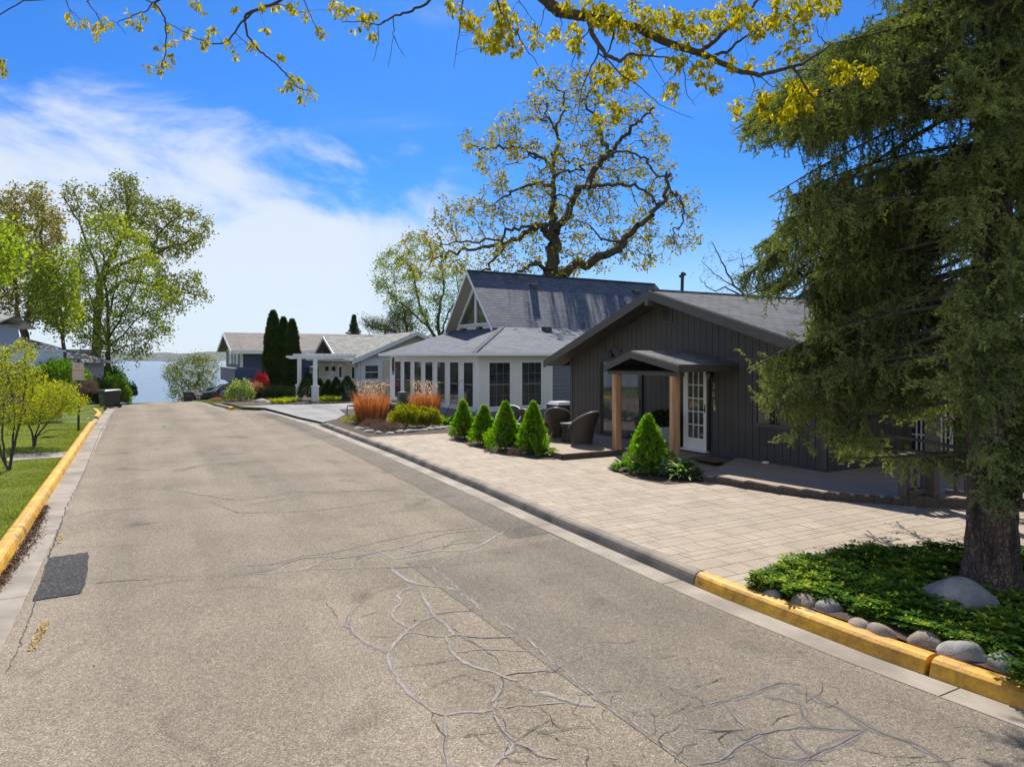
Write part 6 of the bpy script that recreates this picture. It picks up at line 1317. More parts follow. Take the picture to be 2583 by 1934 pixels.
# hostas: broad curved leaves in a rosette
HOST = np.array([[0, 0, 0], [.18, .12, .05], [.5, .45, .10], [.38, .75, .05], [0, 1, -.12], [-.38, .75, .05], [-.5, .45, .10], [-.18, .12, .05]])
def hosta(c, r, n, m, lb, w=.09, up=.6, ln=None):
    t = thing('hosta', c, lb, 'plant'); a = rng.random(n)*6.28; k = rng.random(n); z = (1-k)*r*.55+.03
    p = np.stack([np.cos(a)*r*.5*k, np.sin(a)*r*.5*k, z*.6], 1); ax = np.stack([np.cos(a), np.sin(a), up*(1.3-k)], 1)+rng.normal(size=(n, 3))*.1
    nr = np.stack([-np.sin(a), np.cos(a), np.zeros(n)], 1); x = unit(np.cross(unit(ax), nr)); 
    leaves('leaves', p, ax, (ln or r*.62)*rng.uniform(.8, 1.15, n), w*rng.uniform(.8, 1.2, n), m, t, HOST, nrm=np.cross(ax, nr)); return t
def variegated(name, c1, c2):
    m = leafmat(name, [c1, c1, c2], .35, .4, (1.4, 1.4, .6), 8); return m
M_var = variegated('variegated_hosta', (.10, .19, .05), (.50, .56, .32))
hosta(G(1722, 1204, ZP), .52, 230, M_var, 'wide cream-edged hosta at the foot of the right cedar post', .075); hosta(G(1630, 1196, ZP), .40, 170, leafmat('blue_green_lily', [(.05, .10, .04), (.10, .19, .08), (.24, .34, .18)], .35, .4), 'dense narrow-leaved plant under the porch cone shrub', .04, 1.0); 
hosta(G(1566, 1186, ZP), .3, 70, M_iris, 'small fresh green hosta left of the porch cone shrub', .08); hosta(G(1390, 1150, ZP), .3, 80, leafmat('pale_hosta', [(.12, .22, .03), (.25, .38, .06), (.4, .5, .12)], .45, .4), 'small pale yellow-green hosta right of the iris blades', .08)
b = G(1300, 1148, ZP); round_shrub('dry_perennial', b, (.2, .2, .14), 700, M_br, 'small dry brown clump below the largest cone shrub', .05, .008, 'plant'); b = G(1150, 1104, ZP); round_shrub('dry_perennial', b, (.16, .16, .12), 500, leafmat('pinkish_dry', [(.15, .1, .07), (.3, .18, .13), (.4, .28, .2)], .2), 'tiny pinkish tuft at the foot of the leftmost cone shrub', .04, .015, 'plant')
# far beds on the right
def far_shrub(px, py, d, r, m, lb, n=2500, ls=.10, lw=.06, name='shrub'):
    b = P(px, py, d); return round_shrub(name, b, r, n, m, lb, ls, lw)
M_redl = leafmat('red_maple', [(.35, .015, .03), (.7, .05, .08), (.8, .16, .15)], .45, .5, (1.4, .8, .8)); M_pink = leafmat('reddish_shrub', [(.20, .09, .05), (.40, .22, .12), (.5, .35, .22)], .4, .5, (1.2, 1.1, .8)); M_var2 = leafmat('cream_edged_shrub', [(.05, .11, .02), (.14, .24, .05), (.5, .55, .35)], .4)
far_shrub(605, 1014, 39, (.72, .7, .95), M_var2, 'green and cream variegated shrub right of the mailbox'); far_shrub(640, 1012, 41, (.6, .6, .85), M_pink, 'reddish pink leaved shrub behind the variegated one')
far_shrub(658, 985, 44, (.45, .45, .9), M_redl, 'small red japanese maple beside the tall arborvitae', 1600)
for px, lb in ((668, 'left'), (700, 'middle'), (722, 'right')): far_shrub(px, 1011, 41, (.8, .65, .68), leafmat('juniper', [(.008, .022, .012), (.02, .045, .02), (.045, .08, .035)], .2), f'dark spreading juniper, {lb} one of three under the arborvitae', 3000, .12, .03, 'juniper')
far_shrub(545, 1016, 43, (.32, .3, .24), M_pink, 'low orange-brown shrub left of the mailbox', 900, .08, .05); far_shrub(577, 1020, 39.5, (.3, .3, .28), M_yg, 'low yellow-green plants under the mailbox', 700, .08, .04)
for px, py, d_, h, r, lb in ((776, 1003, 39.5, 1.5, .55, 'small dark conifer between the pergola posts'), (806, 1004, 39.5, 1.1, .5, 'dark shrub just right of the right pergola post'), (828, 1006, 39.3, 1.1, .45, 'dark green shrub beside the beige house door'), (848, 1006, 39, 1.25, .5, 'dark green shrub under the first beige house window'), (876, 1008, 38.8, 1.35, .62, 'large dark green shrub near the beige house corner')):
    b = P(px, py, d_); t = thing('foundation_shrub', b, lb, 'shrub'); n = 3000; zz = rng.random(n)**.8; a = rng.random(n)*6.28; pr = np.interp(zz, [0, .15, .6, 1], [.8, 1, .6, .05])*r*(1+.1*rng.normal(size=n)); c = np.stack([pr*np.cos(a), pr*np.sin(a), zz*h], 1)*(1-.1*rng.random((n, 1)))
    leaves('foliage', c, np.stack([np.cos(a), np.sin(a), np.full(n, .6)], 1)+rng.normal(size=(n, 3))*.4, .09, .05, M_dg, t); mb = MB(); mb.tube([(0, 0, 0), (0, 0, h*.7)], .03, 5); mb.build('stem', M_barkd, t)
M_ygr = leafmat('yellow_green_tufts', [(.14, .22, .02), (.28, .38, .03), (.4, .45, .06)], .45)
for i, (px, py, d_, lb) in enumerate(((818, 1012, 37.4, 'first'), (832, 1013, 37.2, 'second'), (846, 1013, 37.2, 'third'), (735, 1014, 37.5, 'fourth'), (716, 1017, 36.5, 'fifth'), (695, 1018, 36.5, 'sixth'))):
    blades('grass_tuft', P(px, py, d_), 240, .45, .5, M_ygr, 'yellow-green grass tuft '+['left of the door shrubs, by the pergola post', 'below the beige house door', 'below the shrub right of the beige house door', 'just left of the pergola steps', 'second left of the pergola', 'farthest left, beside the grey rocks'][i], 'plant', .02, .8, 'yellow-green tufts edging the beige house bed', .4)
bed_l = [W(36.6, 4.6), W(37.2, 6.2), W(37.2, 4.4)]
# arborvitae
def column_tree(px, d, py0, py1, w_, lb):
    b = P(px, py1, d); h = (py1-py0)/F*d; r = w_/2/F*d; t = thing('arborvitae', b, lb, 'tree', 0, 'tall columnar arborvitae'); n = 13000
    zz = rng.random(n)**.9; a = rng.random(n)*6.28; pr = np.interp(zz, [0, .04, .25, .55, .85, .95, 1], [.5, .85, 1, .88, .52, .27, .03])*r
    lump = 1+.08*np.sin(a*4+zz*22+px)+.07*np.sin(a*7-zz*37)+.06*rng.normal(size=n); rr = pr*lump*(1-.3*rng.random(n)**2)
    c = np.stack([rr*np.cos(a), rr*np.sin(a), .1+zz*h], 1); leaves('crown', c, np.stack([np.cos(a)*.5, np.sin(a)*.5, np.full(n, 1.)], 1)+rng.normal(size=(n, 3))*.35, rng.uniform(.14, .26, n), rng.uniform(.06, .11, n), M_arb, t)
    mb = MB(); mb.tube([(0, 0, -.3), (0, 0, h*.5)], [.13, .08], 8); mb.build('trunk', M_barkd, t)
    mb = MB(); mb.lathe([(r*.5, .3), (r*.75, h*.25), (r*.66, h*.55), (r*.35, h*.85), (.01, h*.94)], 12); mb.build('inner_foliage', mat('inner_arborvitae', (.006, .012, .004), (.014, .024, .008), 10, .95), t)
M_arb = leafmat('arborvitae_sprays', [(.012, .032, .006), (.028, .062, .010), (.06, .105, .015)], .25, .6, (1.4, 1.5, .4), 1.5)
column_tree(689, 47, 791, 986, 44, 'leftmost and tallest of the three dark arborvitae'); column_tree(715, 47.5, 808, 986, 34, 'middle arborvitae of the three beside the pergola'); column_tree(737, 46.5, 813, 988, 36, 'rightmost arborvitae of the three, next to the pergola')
# ------------------------------------------------------------ ground cover (pachysandra) by the spruce
PACH = np.array([[0, 0, 0], [.28, .45, .04], [.34, .72, .05], [0, 1, -.05], [-.34, .72, .05], [-.28, .45, .04]])
M_pach = leafmat('pachysandra_leaf', [(.022, .06, .012), (.05, .12, .02), (.10, .19, .03), (.38, .42, .05)], .35, .28, (1.4, 1.5, .4), 2.2, spec=.6)
def ground_cover():
    poly = [(1885, 1478), (2000, 1436), (2100, 1412), (2209, 1400), (2330, 1398), (2440, 1405), (2700, 1405), (2760, 1800), (2583, 1745), (2400, 1640), (2200, 1560), (2000, 1520)]
    P2 = [G(x, y, .15) for x, y in poly]; xs = [p.x for p in P2]; ys = [p.y for p in P2]; pl_ = [(p.x, p.y) for p in P2]; cen = []; ax = []; ln = []; var = []
    n = 3400; X = rng.uniform(min(xs), max(xs), n*3); Y = rng.uniform(min(ys), max(ys), n*3); ok = inpoly(X, Y, pl_)
    tr = np.hypot(X-5.14, Y-7.25) > .55; X = X[ok & tr][:n]; Y = Y[ok & tr][:n]
    st_xy = [(G(1750+x*.3828, 1300+y*.3828+14, .15), r) for (x, y), r, lb in st]+[(G(2428, 1545, .16), .37)]
    for x, y in zip(X, Y):
        if any((x-p.x)**2+(y-p.y-.05)**2 < (r*.92)**2 for p, r in st_xy): continue
        h = .15+.10*(.5+.5*math.sin(x*5+y*3))*rnd.random()+rnd.uniform(.03, .12); k = rnd.choice((6, 7, 8)); a0 = rnd.random()*6.28; fresh = rnd.random() < .22; tilt = np.array([rnd.gauss(0, .18), rnd.gauss(0, .18), 0])
        for lay in range(2):
            for i in range(k):
                a = a0+i*6.283/k+lay*.4; e = rnd.uniform(.1, .5)-lay*.45; cen.append((x+math.cos(a)*.006, y+math.sin(a)*.006, h-lay*.035)); ax.append(np.array([math.cos(a), math.sin(a), e])+tilt); ln.append(rnd.uniform(.05, .085)); var.append(rnd.uniform(0, .75))
        if fresh:
            for i in range(5):
                a = a0+i*1.2566; cen.append((x, y, h+.01)); ax.append(np.array([math.cos(a)*.6, math.sin(a)*.6, .9])+tilt); ln.append(rnd.uniform(.025, .045)); var.append(rnd.uniform(1.0, 1.4))
    cen = np.array(cen); ax = np.array(ax); ln = np.array(ln); rad = ax.copy(); rad[:, 2] = 0; tang = np.stack([-rad[:, 1], rad[:, 0], np.zeros(len(rad))], 1)
    tag(leaves('ground_cover', cen, ax, ln, ln*.62, M_pach, None, PACH, nrm=np.cross(ax, tang), var=np.array(var)), 'dense glossy green ground cover with yellow tips around the spruce trunk', 'ground cover', kind='stuff')
ground_cover()
def fl2():
    a = rnd.random()*6.28; r = rnd.uniform(.2, .7); return Vector((5.14+r*math.cos(a), 7.25+r*math.sin(a), .15+rnd.random()*.02))
tag(litter('needle_litter', 1500, fl2, M_lit, .035), 'dry needles and leaf bits on the soil around the spruce trunk', 'litter', kind='stuff')
# ------------------------------------------------------------ trees
from mathutils import noise as mnoise
def skeleton(limbs, d, tr=None, wob=.0, sub=4):
    """limbs: [(pixel path, r0, r1)]; each starts at the node nearest its first point"""
    nodes, par, base = [], [], []
    for i, (pts, r0, r1) in enumerate(limbs):
        pth = px_path(pts, d, tr, wob, sub); n = len(pth)
        if nodes:
            A = np.array(nodes); j = int(np.linalg.norm(A-pth[0], axis=1).argmin()); prev = j; st = 1
            off = A[j]-pth[0]
        else: nodes.append(pth[0]); par.append(-1); base.append(r0); prev = 0; st = 1; off = np.zeros(3)
        for k in range(st, n):
            f = k/(n-1); nodes.append(pth[k]+off*(1-f)*.7*(i > 0)); par.append(prev); base.append(r0+(r1-r0)*f); prev = len(nodes)-1
    return nodes, par, base
def grow_tree(name, label, cat, limbs, d, att, step, infl, kill, tip, bark, lm, nleaf, lsize, lw, tr=None, wob=0, group=None, wig=.3, iters=160, clump=.25, down=.1, parts=('trunk', 'crown'), ex=.42, maxr=.12, grav=.02, axr=1., shape=None, cap=None, rmax=None, sub=4):
    nodes, par, base = skeleton(limbs, d, tr, wob, sub)
    root = Vector(nodes[0]); t = thing(name, root, label, cat, 0, group)
    nb = len(nodes); N_, par = colonize(nodes, par, att, step, infl, kill, iters, wig, grav)
    bs = np.zeros(len(N_)); bs[:nb] = base
    r, ch = pipe_radii(par, tip, ex, None); 
    r[nb:] = np.minimum(r[nb:], maxr); r[:nb] = np.maximum(bs[:nb], np.minimum(r[:nb], bs[:nb]*1.2)); 
    # smooth radii never grow towards a tip
    for i in range(1, len(par)):
        if par[i] >= 0: r[i] = min(r[i], r[par[i]])
    Nl = N_-np.array(root)
    edges_mesh(parts[0], Nl, par, r, bark, t, 7 if d < 30 else 5)
    if nleaf:
        thin = np.where((r < tip*4.0) & (np.arange(len(r)) >= nb))[0]
        idx = thin[rng.integers(0, len(thin), nleaf)]; c = Nl[idx]+rng.normal(size=(nleaf, 3))*clump
        out = rng.normal(size=(nleaf, 3))*axr+np.array([0, 0, -down*3])
        leaves(parts[1], c, out, rng.uniform(.6, 1.25, nleaf)*lsize, rng.uniform(.7, 1.2, nleaf)*lw, lm, t, shape)
    print(name, len(N_)); return t
OT = (900, 150, .4295)
oak_limbs = [([(1150, 1420), (1150, 1265), (1152, 1140), (1155, 1020)], .55, .36),
 ([(1155, 1020), (1140, 960), (1148, 880), (1152, 800), (1162, 680, .5), (1158, 580, 1), (1190, 480, 1), (1170, 400, 1), (1130, 345, 1), (1070, 340, .5)], .24, .06),
 ([(1170, 400), (1215, 300, 2), (1235, 225, 2), (1170, 160, 2), (1110, 130, 2)], .09, .04), ([(1130, 345), (1135, 290), (1110, 260)], .06, .03),
 ([(1155, 1020), (1225, 930, -1), (1265, 840, -1), (1330, 750, -1.5), (1400, 640, -2), (1480, 570, -2), (1530, 490, -2), (1600, 440, -2), (1640, 380, -3), (1700, 320, -3), (1745, 290, -3)], .27, .05),
 ([(1430, 610), (1395, 500, -1), (1390, 420), (1340, 330), (1330, 250), (1375, 150), (1400, 110)], .13, .04), ([(1340, 740), (1380, 740, -3), (1450, 735, -3), (1560, 728, -4), (1650, 750, -4), (1720, 790, -4), (1760, 860, -4)], .15, .05),
 ([(1530, 722), (1560, 650, -3), (1640, 632, -3), (1700, 625, -3), (1745, 680, -3), (1830, 715, -3)], .09, .04), ([(1430, 740), (1420, 690), (1390, 640)], .1, .07),
 ([(1155, 1320), (1210, 1250, -1), (1300, 1190, -2), (1450, 1150, -3), (1550, 1110, -3), (1575, 1040, -3), (1650, 970, -4), (1730, 900, -4), (1800, 840, -4), (1832, 740, -4), (1820, 660, -4)], .34, .07),
 ([(1790, 872), (1880, 880, -4), (1912, 940, -4), (1890, 1000, -4)], .08, .04), ([(1155, 1050), (1110, 1010), (1060, 965, 1), (960, 1050, 2), (880, 1080, 2), (770, 1100, 3), (650, 1120, 3), (560, 1130, 3), (470, 1165, 3)], .24, .06),
 ([(1060, 965), (990, 960, -2), (900, 990, -2), (800, 1050, -2), (640, 1060, -2), (500, 1085, -2)], .12, .04), ([(860, 1090), (820, 1180, 2), (760, 1240, 2), (640, 1265, 2)], .11, .05),
 ([(1150, 700), (1040, 710, 2), (940, 750, 3), (860, 800, 3), (780, 860, 3)], .13, .05), ([(1155, 590), (1060, 542, 1), (1000, 510, 1), (930, 500, 1), (860, 512), (780, 500), (720, 530), (650, 510)], .12, .04),
 ([(1060, 542), (990, 560), (900, 615)], .07, .03), ([(1152, 1330), (1100, 1240), (1050, 1205, -1), (980, 1222, -2), (920, 1265, -2)], .17, .08), ([(1190, 690), (1300, 650, 1), (1370, 620, 1), (1430, 640)], .09, .05), ([(1150, 800), (1210, 800), (1260, 830)], .08, .05),
 ([(1158, 560), (1250, 600, 2), (1310, 590, 3), (1350, 520, 3), (1300, 500, 3)], .07, .03), ([(1570, 1090), (1500, 1080, -4), (1420, 1040, -5), (1350, 960, -5)], .08, .04)]
op = [(620, 480), (740, 400), (820, 380), (860, 290), (960, 215), (1080, 180), (1100, 80), (1200, 40), (1330, 30), (1420, 130), (1500, 200), (1640, 190), (1760, 230), (1800, 290), (1700, 400), (1750, 430), (1850, 440), (1870, 560), (1885, 760), (1990, 780), (2070, 890), (2000, 940), (2050, 1080), (1950, 1130), (1870, 1200), (1790, 1245), (1700, 1170), (1540, 1260), (1480, 1280), (850, 1290), (550, 1290), (300, 1280), (230, 1150), (290, 1020), (400, 990), (400, 880), (520, 800), (640, 790), (720, 760), (690, 650), (720, 600)]
M_oakl = leafmat('young_oak_leaves', [(.09, .11, .015), (.21, .22, .02), (.40, .36, .03)], .45, .55, (1.6, 1.35, .35), .35)
att = poly_cloud([(OT[0]+x*OT[2], OT[1]+y*OT[2]) for x, y in op], 1900, 45, 5.0, .25)
grow_tree('oak_tree', 'large spreading oak with gnarled limbs and sparse yellow-green leaves behind the gabled roof', 'tree', oak_limbs, 45, att, .40, 4.0, .6, .012, M_barkd, M_oakl, 13000, .24, .14, OT, .12, wig=.5, clump=.17, maxr=.06)
def simple(name, label, limbs, poly, d, th, na, lm, nleaf, ls, lw, tr=None, step=.4, kill=.55, tip=.014, bark=None, **k):
    pl_ = [(tr[0]+x*tr[2], tr[1]+y*tr[2]) for x, y in poly] if tr else poly
    return grow_tree(name, label, k.pop('cat', 'tree'), limbs, d, poly_cloud(pl_, na, d, th), step, k.pop('infl', step*9), kill, tip, bark or M_barkd, lm, nleaf, ls, lw, tr, k.pop('wob', .05), **k)
T1 = (0, 400, .4228)
M_lgreen = leafmat('spring_maple_leaves', [(.07, .115, .02), (.15, .22, .035), (.31, .35, .06)], .5, .5, (1.6, 1.5, .35), .25)
M_ogreen = leafmat('olive_spring_leaves', [(.06, .09, .018), (.14, .18, .03), (.28, .29, .05)], .42, .5, (1.4, 1.3, .5), .25)
M_bgreen = leafmat('bright_green_leaves', [(.09, .15, .02), (.18, .27, .04), (.34, .40, .07)], .5, .5, (1.5, 1.5, .3), .5)
simple('tall_maple', 'tallest left tree with a thick dark trunk and open crown leaning over the lake', [([(565, 1330), (572, 1150), (585, 900), (600, 720), (680, 560), (745, 430), (765, 280), (745, 150)], .42, .08), ([(600, 720), (700, 640), (900, 570), (1000, 530), (1130, 490), (1220, 440)], .2, .05), ([(900, 570), (940, 460), (1010, 380), (1100, 320)], .1, .04), ([(600, 720), (560, 600), (470, 370), (380, 230)], .16, .04), ([(590, 850), (750, 720), (950, 760), (1100, 800), (1230, 820)], .14, .03), ([(700, 540), (640, 400), (600, 280)], .09, .03)],
       [(350, 190), (420, 130), (560, 180), (640, 150), (720, 75), (800, 80), (850, 200), (950, 260), (1000, 215), (1150, 290), (1245, 370), (1250, 480), (1150, 560), (1070, 630), (980, 600), (1050, 700), (1110, 670), (1200, 690), (1275, 850), (1150, 880), (1060, 960), (960, 880), (900, 640), (850, 500), (700, 440), (520, 420), (430, 330)], 58, 4, 2200, M_ogreen, 9500, .26, .15, T1, kill=.7, step=.5, tip=.02)
simple('maple_tree', 'fine-branched bright yellow-green maple nearest the left kerb by the lake', [([(642, 1350), (644, 1200), (645, 1080), (640, 850), (620, 620), (590, 450)], .2, .04), ([(645, 1080), (560, 900), (500, 700)], .07, .02), ([(645, 1080), (760, 880), (860, 640)], .08, .02), ([(645, 1150), (800, 980), (950, 860)], .07, .02), ([(645, 1120), (540, 1000), (450, 880)], .06, .02), ([(643, 950), (700, 700), (760, 480)], .07, .02), ([(644, 1180), (760, 1120), (880, 1100)], .05, .02)],
       [(520, 350), (600, 320), (680, 290), (780, 400), (880, 450), (940, 560), (960, 680), (1000, 740), (1090, 790), (1040, 900), (1025, 1000), (960, 1120), (850, 1190), (720, 1235), (620, 1180), (520, 1150), (440, 1060), (400, 930), (400, 800), (430, 680), (440, 550), (490, 450)], 50, 4, 2600, M_lgreen, 14000, .21, .12, T1, kill=.5, step=.38, tip=.011, wig=.2, maxr=.05)
simple('brown_leaved_tree', 'brownish olive leaved tree with forked dark trunk in front of the left grey roof', [([(110, 1330), (130, 1180), (150, 1050), (170, 930), (200, 800), (260, 620), (250, 420)], .32, .06), ([(120, 1180), (90, 1040), (100, 850), (60, 600), (60, 350)], .18, .05), ([(150, 1000), (240, 930), (330, 900)], .07, .03), ([(200, 800), (330, 700), (370, 520)], .1, .03)],
       [(-60, 260), (20, 190), (80, 140), (160, 160), (270, 150), (320, 270), (400, 390), (395, 480), (300, 540), (330, 700), (400, 820), (320, 960), (230, 1000), (120, 930), (40, 960), (-80, 900)], 44, 4, 1900, leafmat('brown_olive_leaves', [(.11, .10, .03), (.21, .19, .05), (.32, .31, .06)], .4, .55, (1.3, 1.15, .6), .22), 10000, .21, .12, T1, kill=.55, tip=.016)
simple('green_maple', 'bright green maple between the brown-leaved tree and the tallest tree', [([(390, 1330), (385, 1150), (370, 980), (350, 800), (330, 620)], .14, .03), ([(380, 1050), (300, 900), (240, 760)], .06, .02), ([(372, 980), (440, 820), (440, 680)], .06, .02)],
       [(180, 640), (280, 560), (420, 520), (450, 640), (480, 850), (500, 1000), (400, 1060), (300, 1010), (210, 960), (170, 820)], 40, 2.5, 900, M_lgreen, 6500, .19, .11, T1, kill=.5, tip=.012)
simple('edge_maple', 'bright green leafy crown cut off by the left edge of the picture', [([(-420, 1300), (-420, 900), (-350, 700), (-200, 560), (-60, 520), (60, 500)], .2, .02), ([(-200, 560), (-100, 640), (60, 640)], .05, .02)],
       [(-500, 330), (-100, 360), (60, 400), (120, 470), (140, 560), (100, 690), (40, 740), (-100, 780), (-500, 800)], 22, 2, 700, M_bgreen, 7000, .13, .08, T1, step=.25, kill=.3, tip=.009)
LTp = [(405, 938), (425, 905), (460, 905), (480, 890), (522, 892), (555, 918), (553, 955), (540, 1003), (500, 1015), (440, 1014), (418, 1003), (424, 960)]
simple('lake_tree', 'small open olive-green tree at the lake shore by the end of the road', [([(482, 1030), (480, 1005), (475, 975), (450, 940), (440, 920)], .12, .03), ([(480, 1005), (500, 960), (520, 915)], .09, .03), ([(478, 990), (450, 970), (425, 960)], .05, .02)], LTp, 72, 2.8, 1000, M_ogreen, 6500, .19, .11, step=.3, kill=.4, tip=.012)
simple('background_tree', 'airy light green multi-stemmed tree behind the beige house', [([(1110, 900), (1105, 800), (1120, 720), (1110, 640)], .2, .04), ([(1110, 880), (1060, 780), (1040, 680), (1000, 640)], .14, .03), ([(1110, 880), (1160, 780), (1150, 690)], .12, .03), ([(1085, 830), (1030, 780), (980, 740)], .08, .03), ([(1108, 860), (1130, 790), (1180, 740)], .1, .03)],
       [(935, 690), (950, 640), (1000, 620), (1035, 588), (1080, 600), (1160, 640), (1215, 680), (1210, 850), (1010, 860), (990, 800), (955, 765)], 62, 5, 2200, leafmat('pale_spring_leaves', [(.09, .15, .03), (.17, .25, .05), (.32, .36, .08)], .45, .5, (1.4, 1.4, .5), .3), 11000, .22, .10, kill=.6, step=.45, tip=.016)
simple('pine_tree', 'dark green pine with one long bough reaching left beside the steel chimney', [([(1030, 900), (1028, 850), (1022, 790), (1010, 760)], .16, .05), ([(1026, 850), (990, 832), (960, 832), (930, 818), (912, 800)], .09, .03), ([(1024, 810), (1000, 800), (985, 780)], .06, .02)],
       [(905, 795), (925, 800), (940, 812), (962, 806), (985, 800), (1000, 770), (1040, 760), (1050, 850), (1000, 850), (960, 842), (930, 832)], 52, 2, 700, leafmat('pine_needles', [(.02, .04, .01), (.05, .08, .02), (.12, .14, .03)], .2), 7000, .22, .035, step=.3, kill=.4, tip=.012)
simple('bare_tree', 'nearly leafless tree left of the drooping spruce boughs above the dark roof', [([(1905, 900), (1890, 760), (1850, 720), (1820, 660), (1795, 610)], .09, .015), ([(1890, 770), (1840, 735), (1790, 730), (1765, 700)], .05, .012), ([(1895, 780), (1880, 700), (1870, 640)], .05, .012), ([(1850, 720), (1800, 690), (1770, 660)], .03, .01)],
       [(1755, 700), (1770, 650), (1790, 600), (1830, 640), (1880, 620), (1910, 680), (1915, 745), (1780, 745)], 34, 1.5, 260, M_ogreen, 160, .08, .05, step=.25, kill=.35, tip=.006, maxr=.02)
fcn = P(893, 870, 85); t = thing('far_conifer', fcn, 'tiny dark conifer tip above the beige house roof', 'tree'); n = 1400; zz = rng.random(n); a = rng.random(n)*6.28; pr = (1-zz)*1.6*(.6+.4*np.sin(zz*40)**2)*np.sqrt(rng.random(n)); leaves('crown', np.stack([pr*np.cos(a), pr*np.sin(a), zz*3.6], 1), rng.normal(size=(n, 3)), .35, .16, M_dg, t); mb = MB(); mb.tube([(0, 0, -3), (0, 0, 3.4)], [.15, .03], 6); mb.build('trunk', M_barkd, t)
# left shrubs
T2 = (0, 850, .2114)
M_yb = leafmat('yellow_green_bush', [(.12, .18, .015), (.26, .33, .025), (.47, .48, .04)], .45, .5, (1.5, 1.4, .3), 2)
simple('yellow_bush', 'tall multi-stemmed bush with fresh yellow-green leaves at the left edge', [([(110, 1590), (130, 1420), (200, 1150), (240, 950), (300, 620), (300, 300), (290, 60)], .03, .008), ([(110, 1590), (150, 1400), (160, 1150), (180, 900), (100, 500), (60, 250)], .028, .008), ([(60, 1570), (20, 1400), (10, 1100), (40, 800), (-80, 400)], .028, .008), ([(110, 1590), (180, 1300), (250, 1000), (380, 700), (450, 420)], .022, .007), ([(60, 1570), (-50, 1200), (-150, 800), (-200, 500)], .022, .007)],
       [(-350, 300), (-200, 150), (0, 130), (120, 60), (300, 40), (430, 100), (470, 250), (420, 330), (540, 400), (560, 480), (470, 560), (520, 700), (430, 820), (330, 830), (300, 1000), (240, 1150), (120, 1050), (0, 1200), (-200, 1100), (-350, 800)], 14.9, .9, 1500, M_yb, 8000, .045, .028, T2, step=.09, kill=.12, tip=.0035, cat='shrub', parts=('stem', 'foliage'), clump=.05, maxr=.010, sub=3, wob=.01)
simple('lower_bush', 'lower spreading yellow-green bush with bare grey twigs below, beside the sign post', [([(400, 1330), (390, 1180), (340, 1000), (380, 850)], .035, .01), ([(400, 1330), (440, 1180), (520, 1080), (640, 960), (760, 820)], .03, .008), ([(400, 1300), (440, 1130), (480, 950), (520, 750)], .025, .008), ([(440, 1180), (600, 1110), (740, 1100), (840, 1140)], .014, .004), ([(400, 1300), (480, 1280), (600, 1300)], .012, .004)],
       [(250, 650), (330, 560), (450, 560), (600, 540), (780, 530), (920, 590), (900, 690), (1000, 730), (1100, 765), (980, 830), (900, 900), (700, 960), (500, 990), (400, 1050), (280, 980), (250, 800)], 18.8, .9, 1300, M_yb, 6500, .05, .034, T2, step=.10, kill=.13, tip=.0035, cat='shrub', parts=('stem', 'foliage'), clump=.06, maxr=.010, sub=3, wob=.01)
far_shrub(125, 968, 27, (1.15, 1.0, .75), M_mg, 'dense mid green shrub behind the yellow-green bushes', 7000, .09, .05); far_shrub(85, 965, 28, (.8, .8, .9), M_dg, 'darker green shrub left of the dense mid green one', 4000, .09, .05)
far_shrub(288, 1030, 42, (.85, 1.0, 1.5), M_mg, 'tall green hedge shrub behind the left waste bin', 7000, .12, .07, 'hedge_shrub'); far_shrub(246, 1020, 41, (.8, .8, 1.2), M_dg, 'dark green hedge shrub left of the waste bin', 5000, .12, .07, 'hedge_shrub'); far_shrub(268, 1000, 46, (1.2, 1.0, 1.6), M_mg, 'green shrub around the foot of the bright maple', 6000, .13, .08, 'hedge_shrub')
far_shrub(322, 1004, 52, (.62, .6, .9), M_dg, 'small round dark shrub beside the lake at the road end', 3500, .11, .06); far_shrub(212, 1000, 33, (.55, .6, .8), M_br, 'brown twiggy shrub behind the no parking sign', 2500, .09, .02)
far_shrub(175, 975, 36, (1.0, .8, .8), M_mg, 'green shrub below the grey roof on the left', 4000, .11, .06)
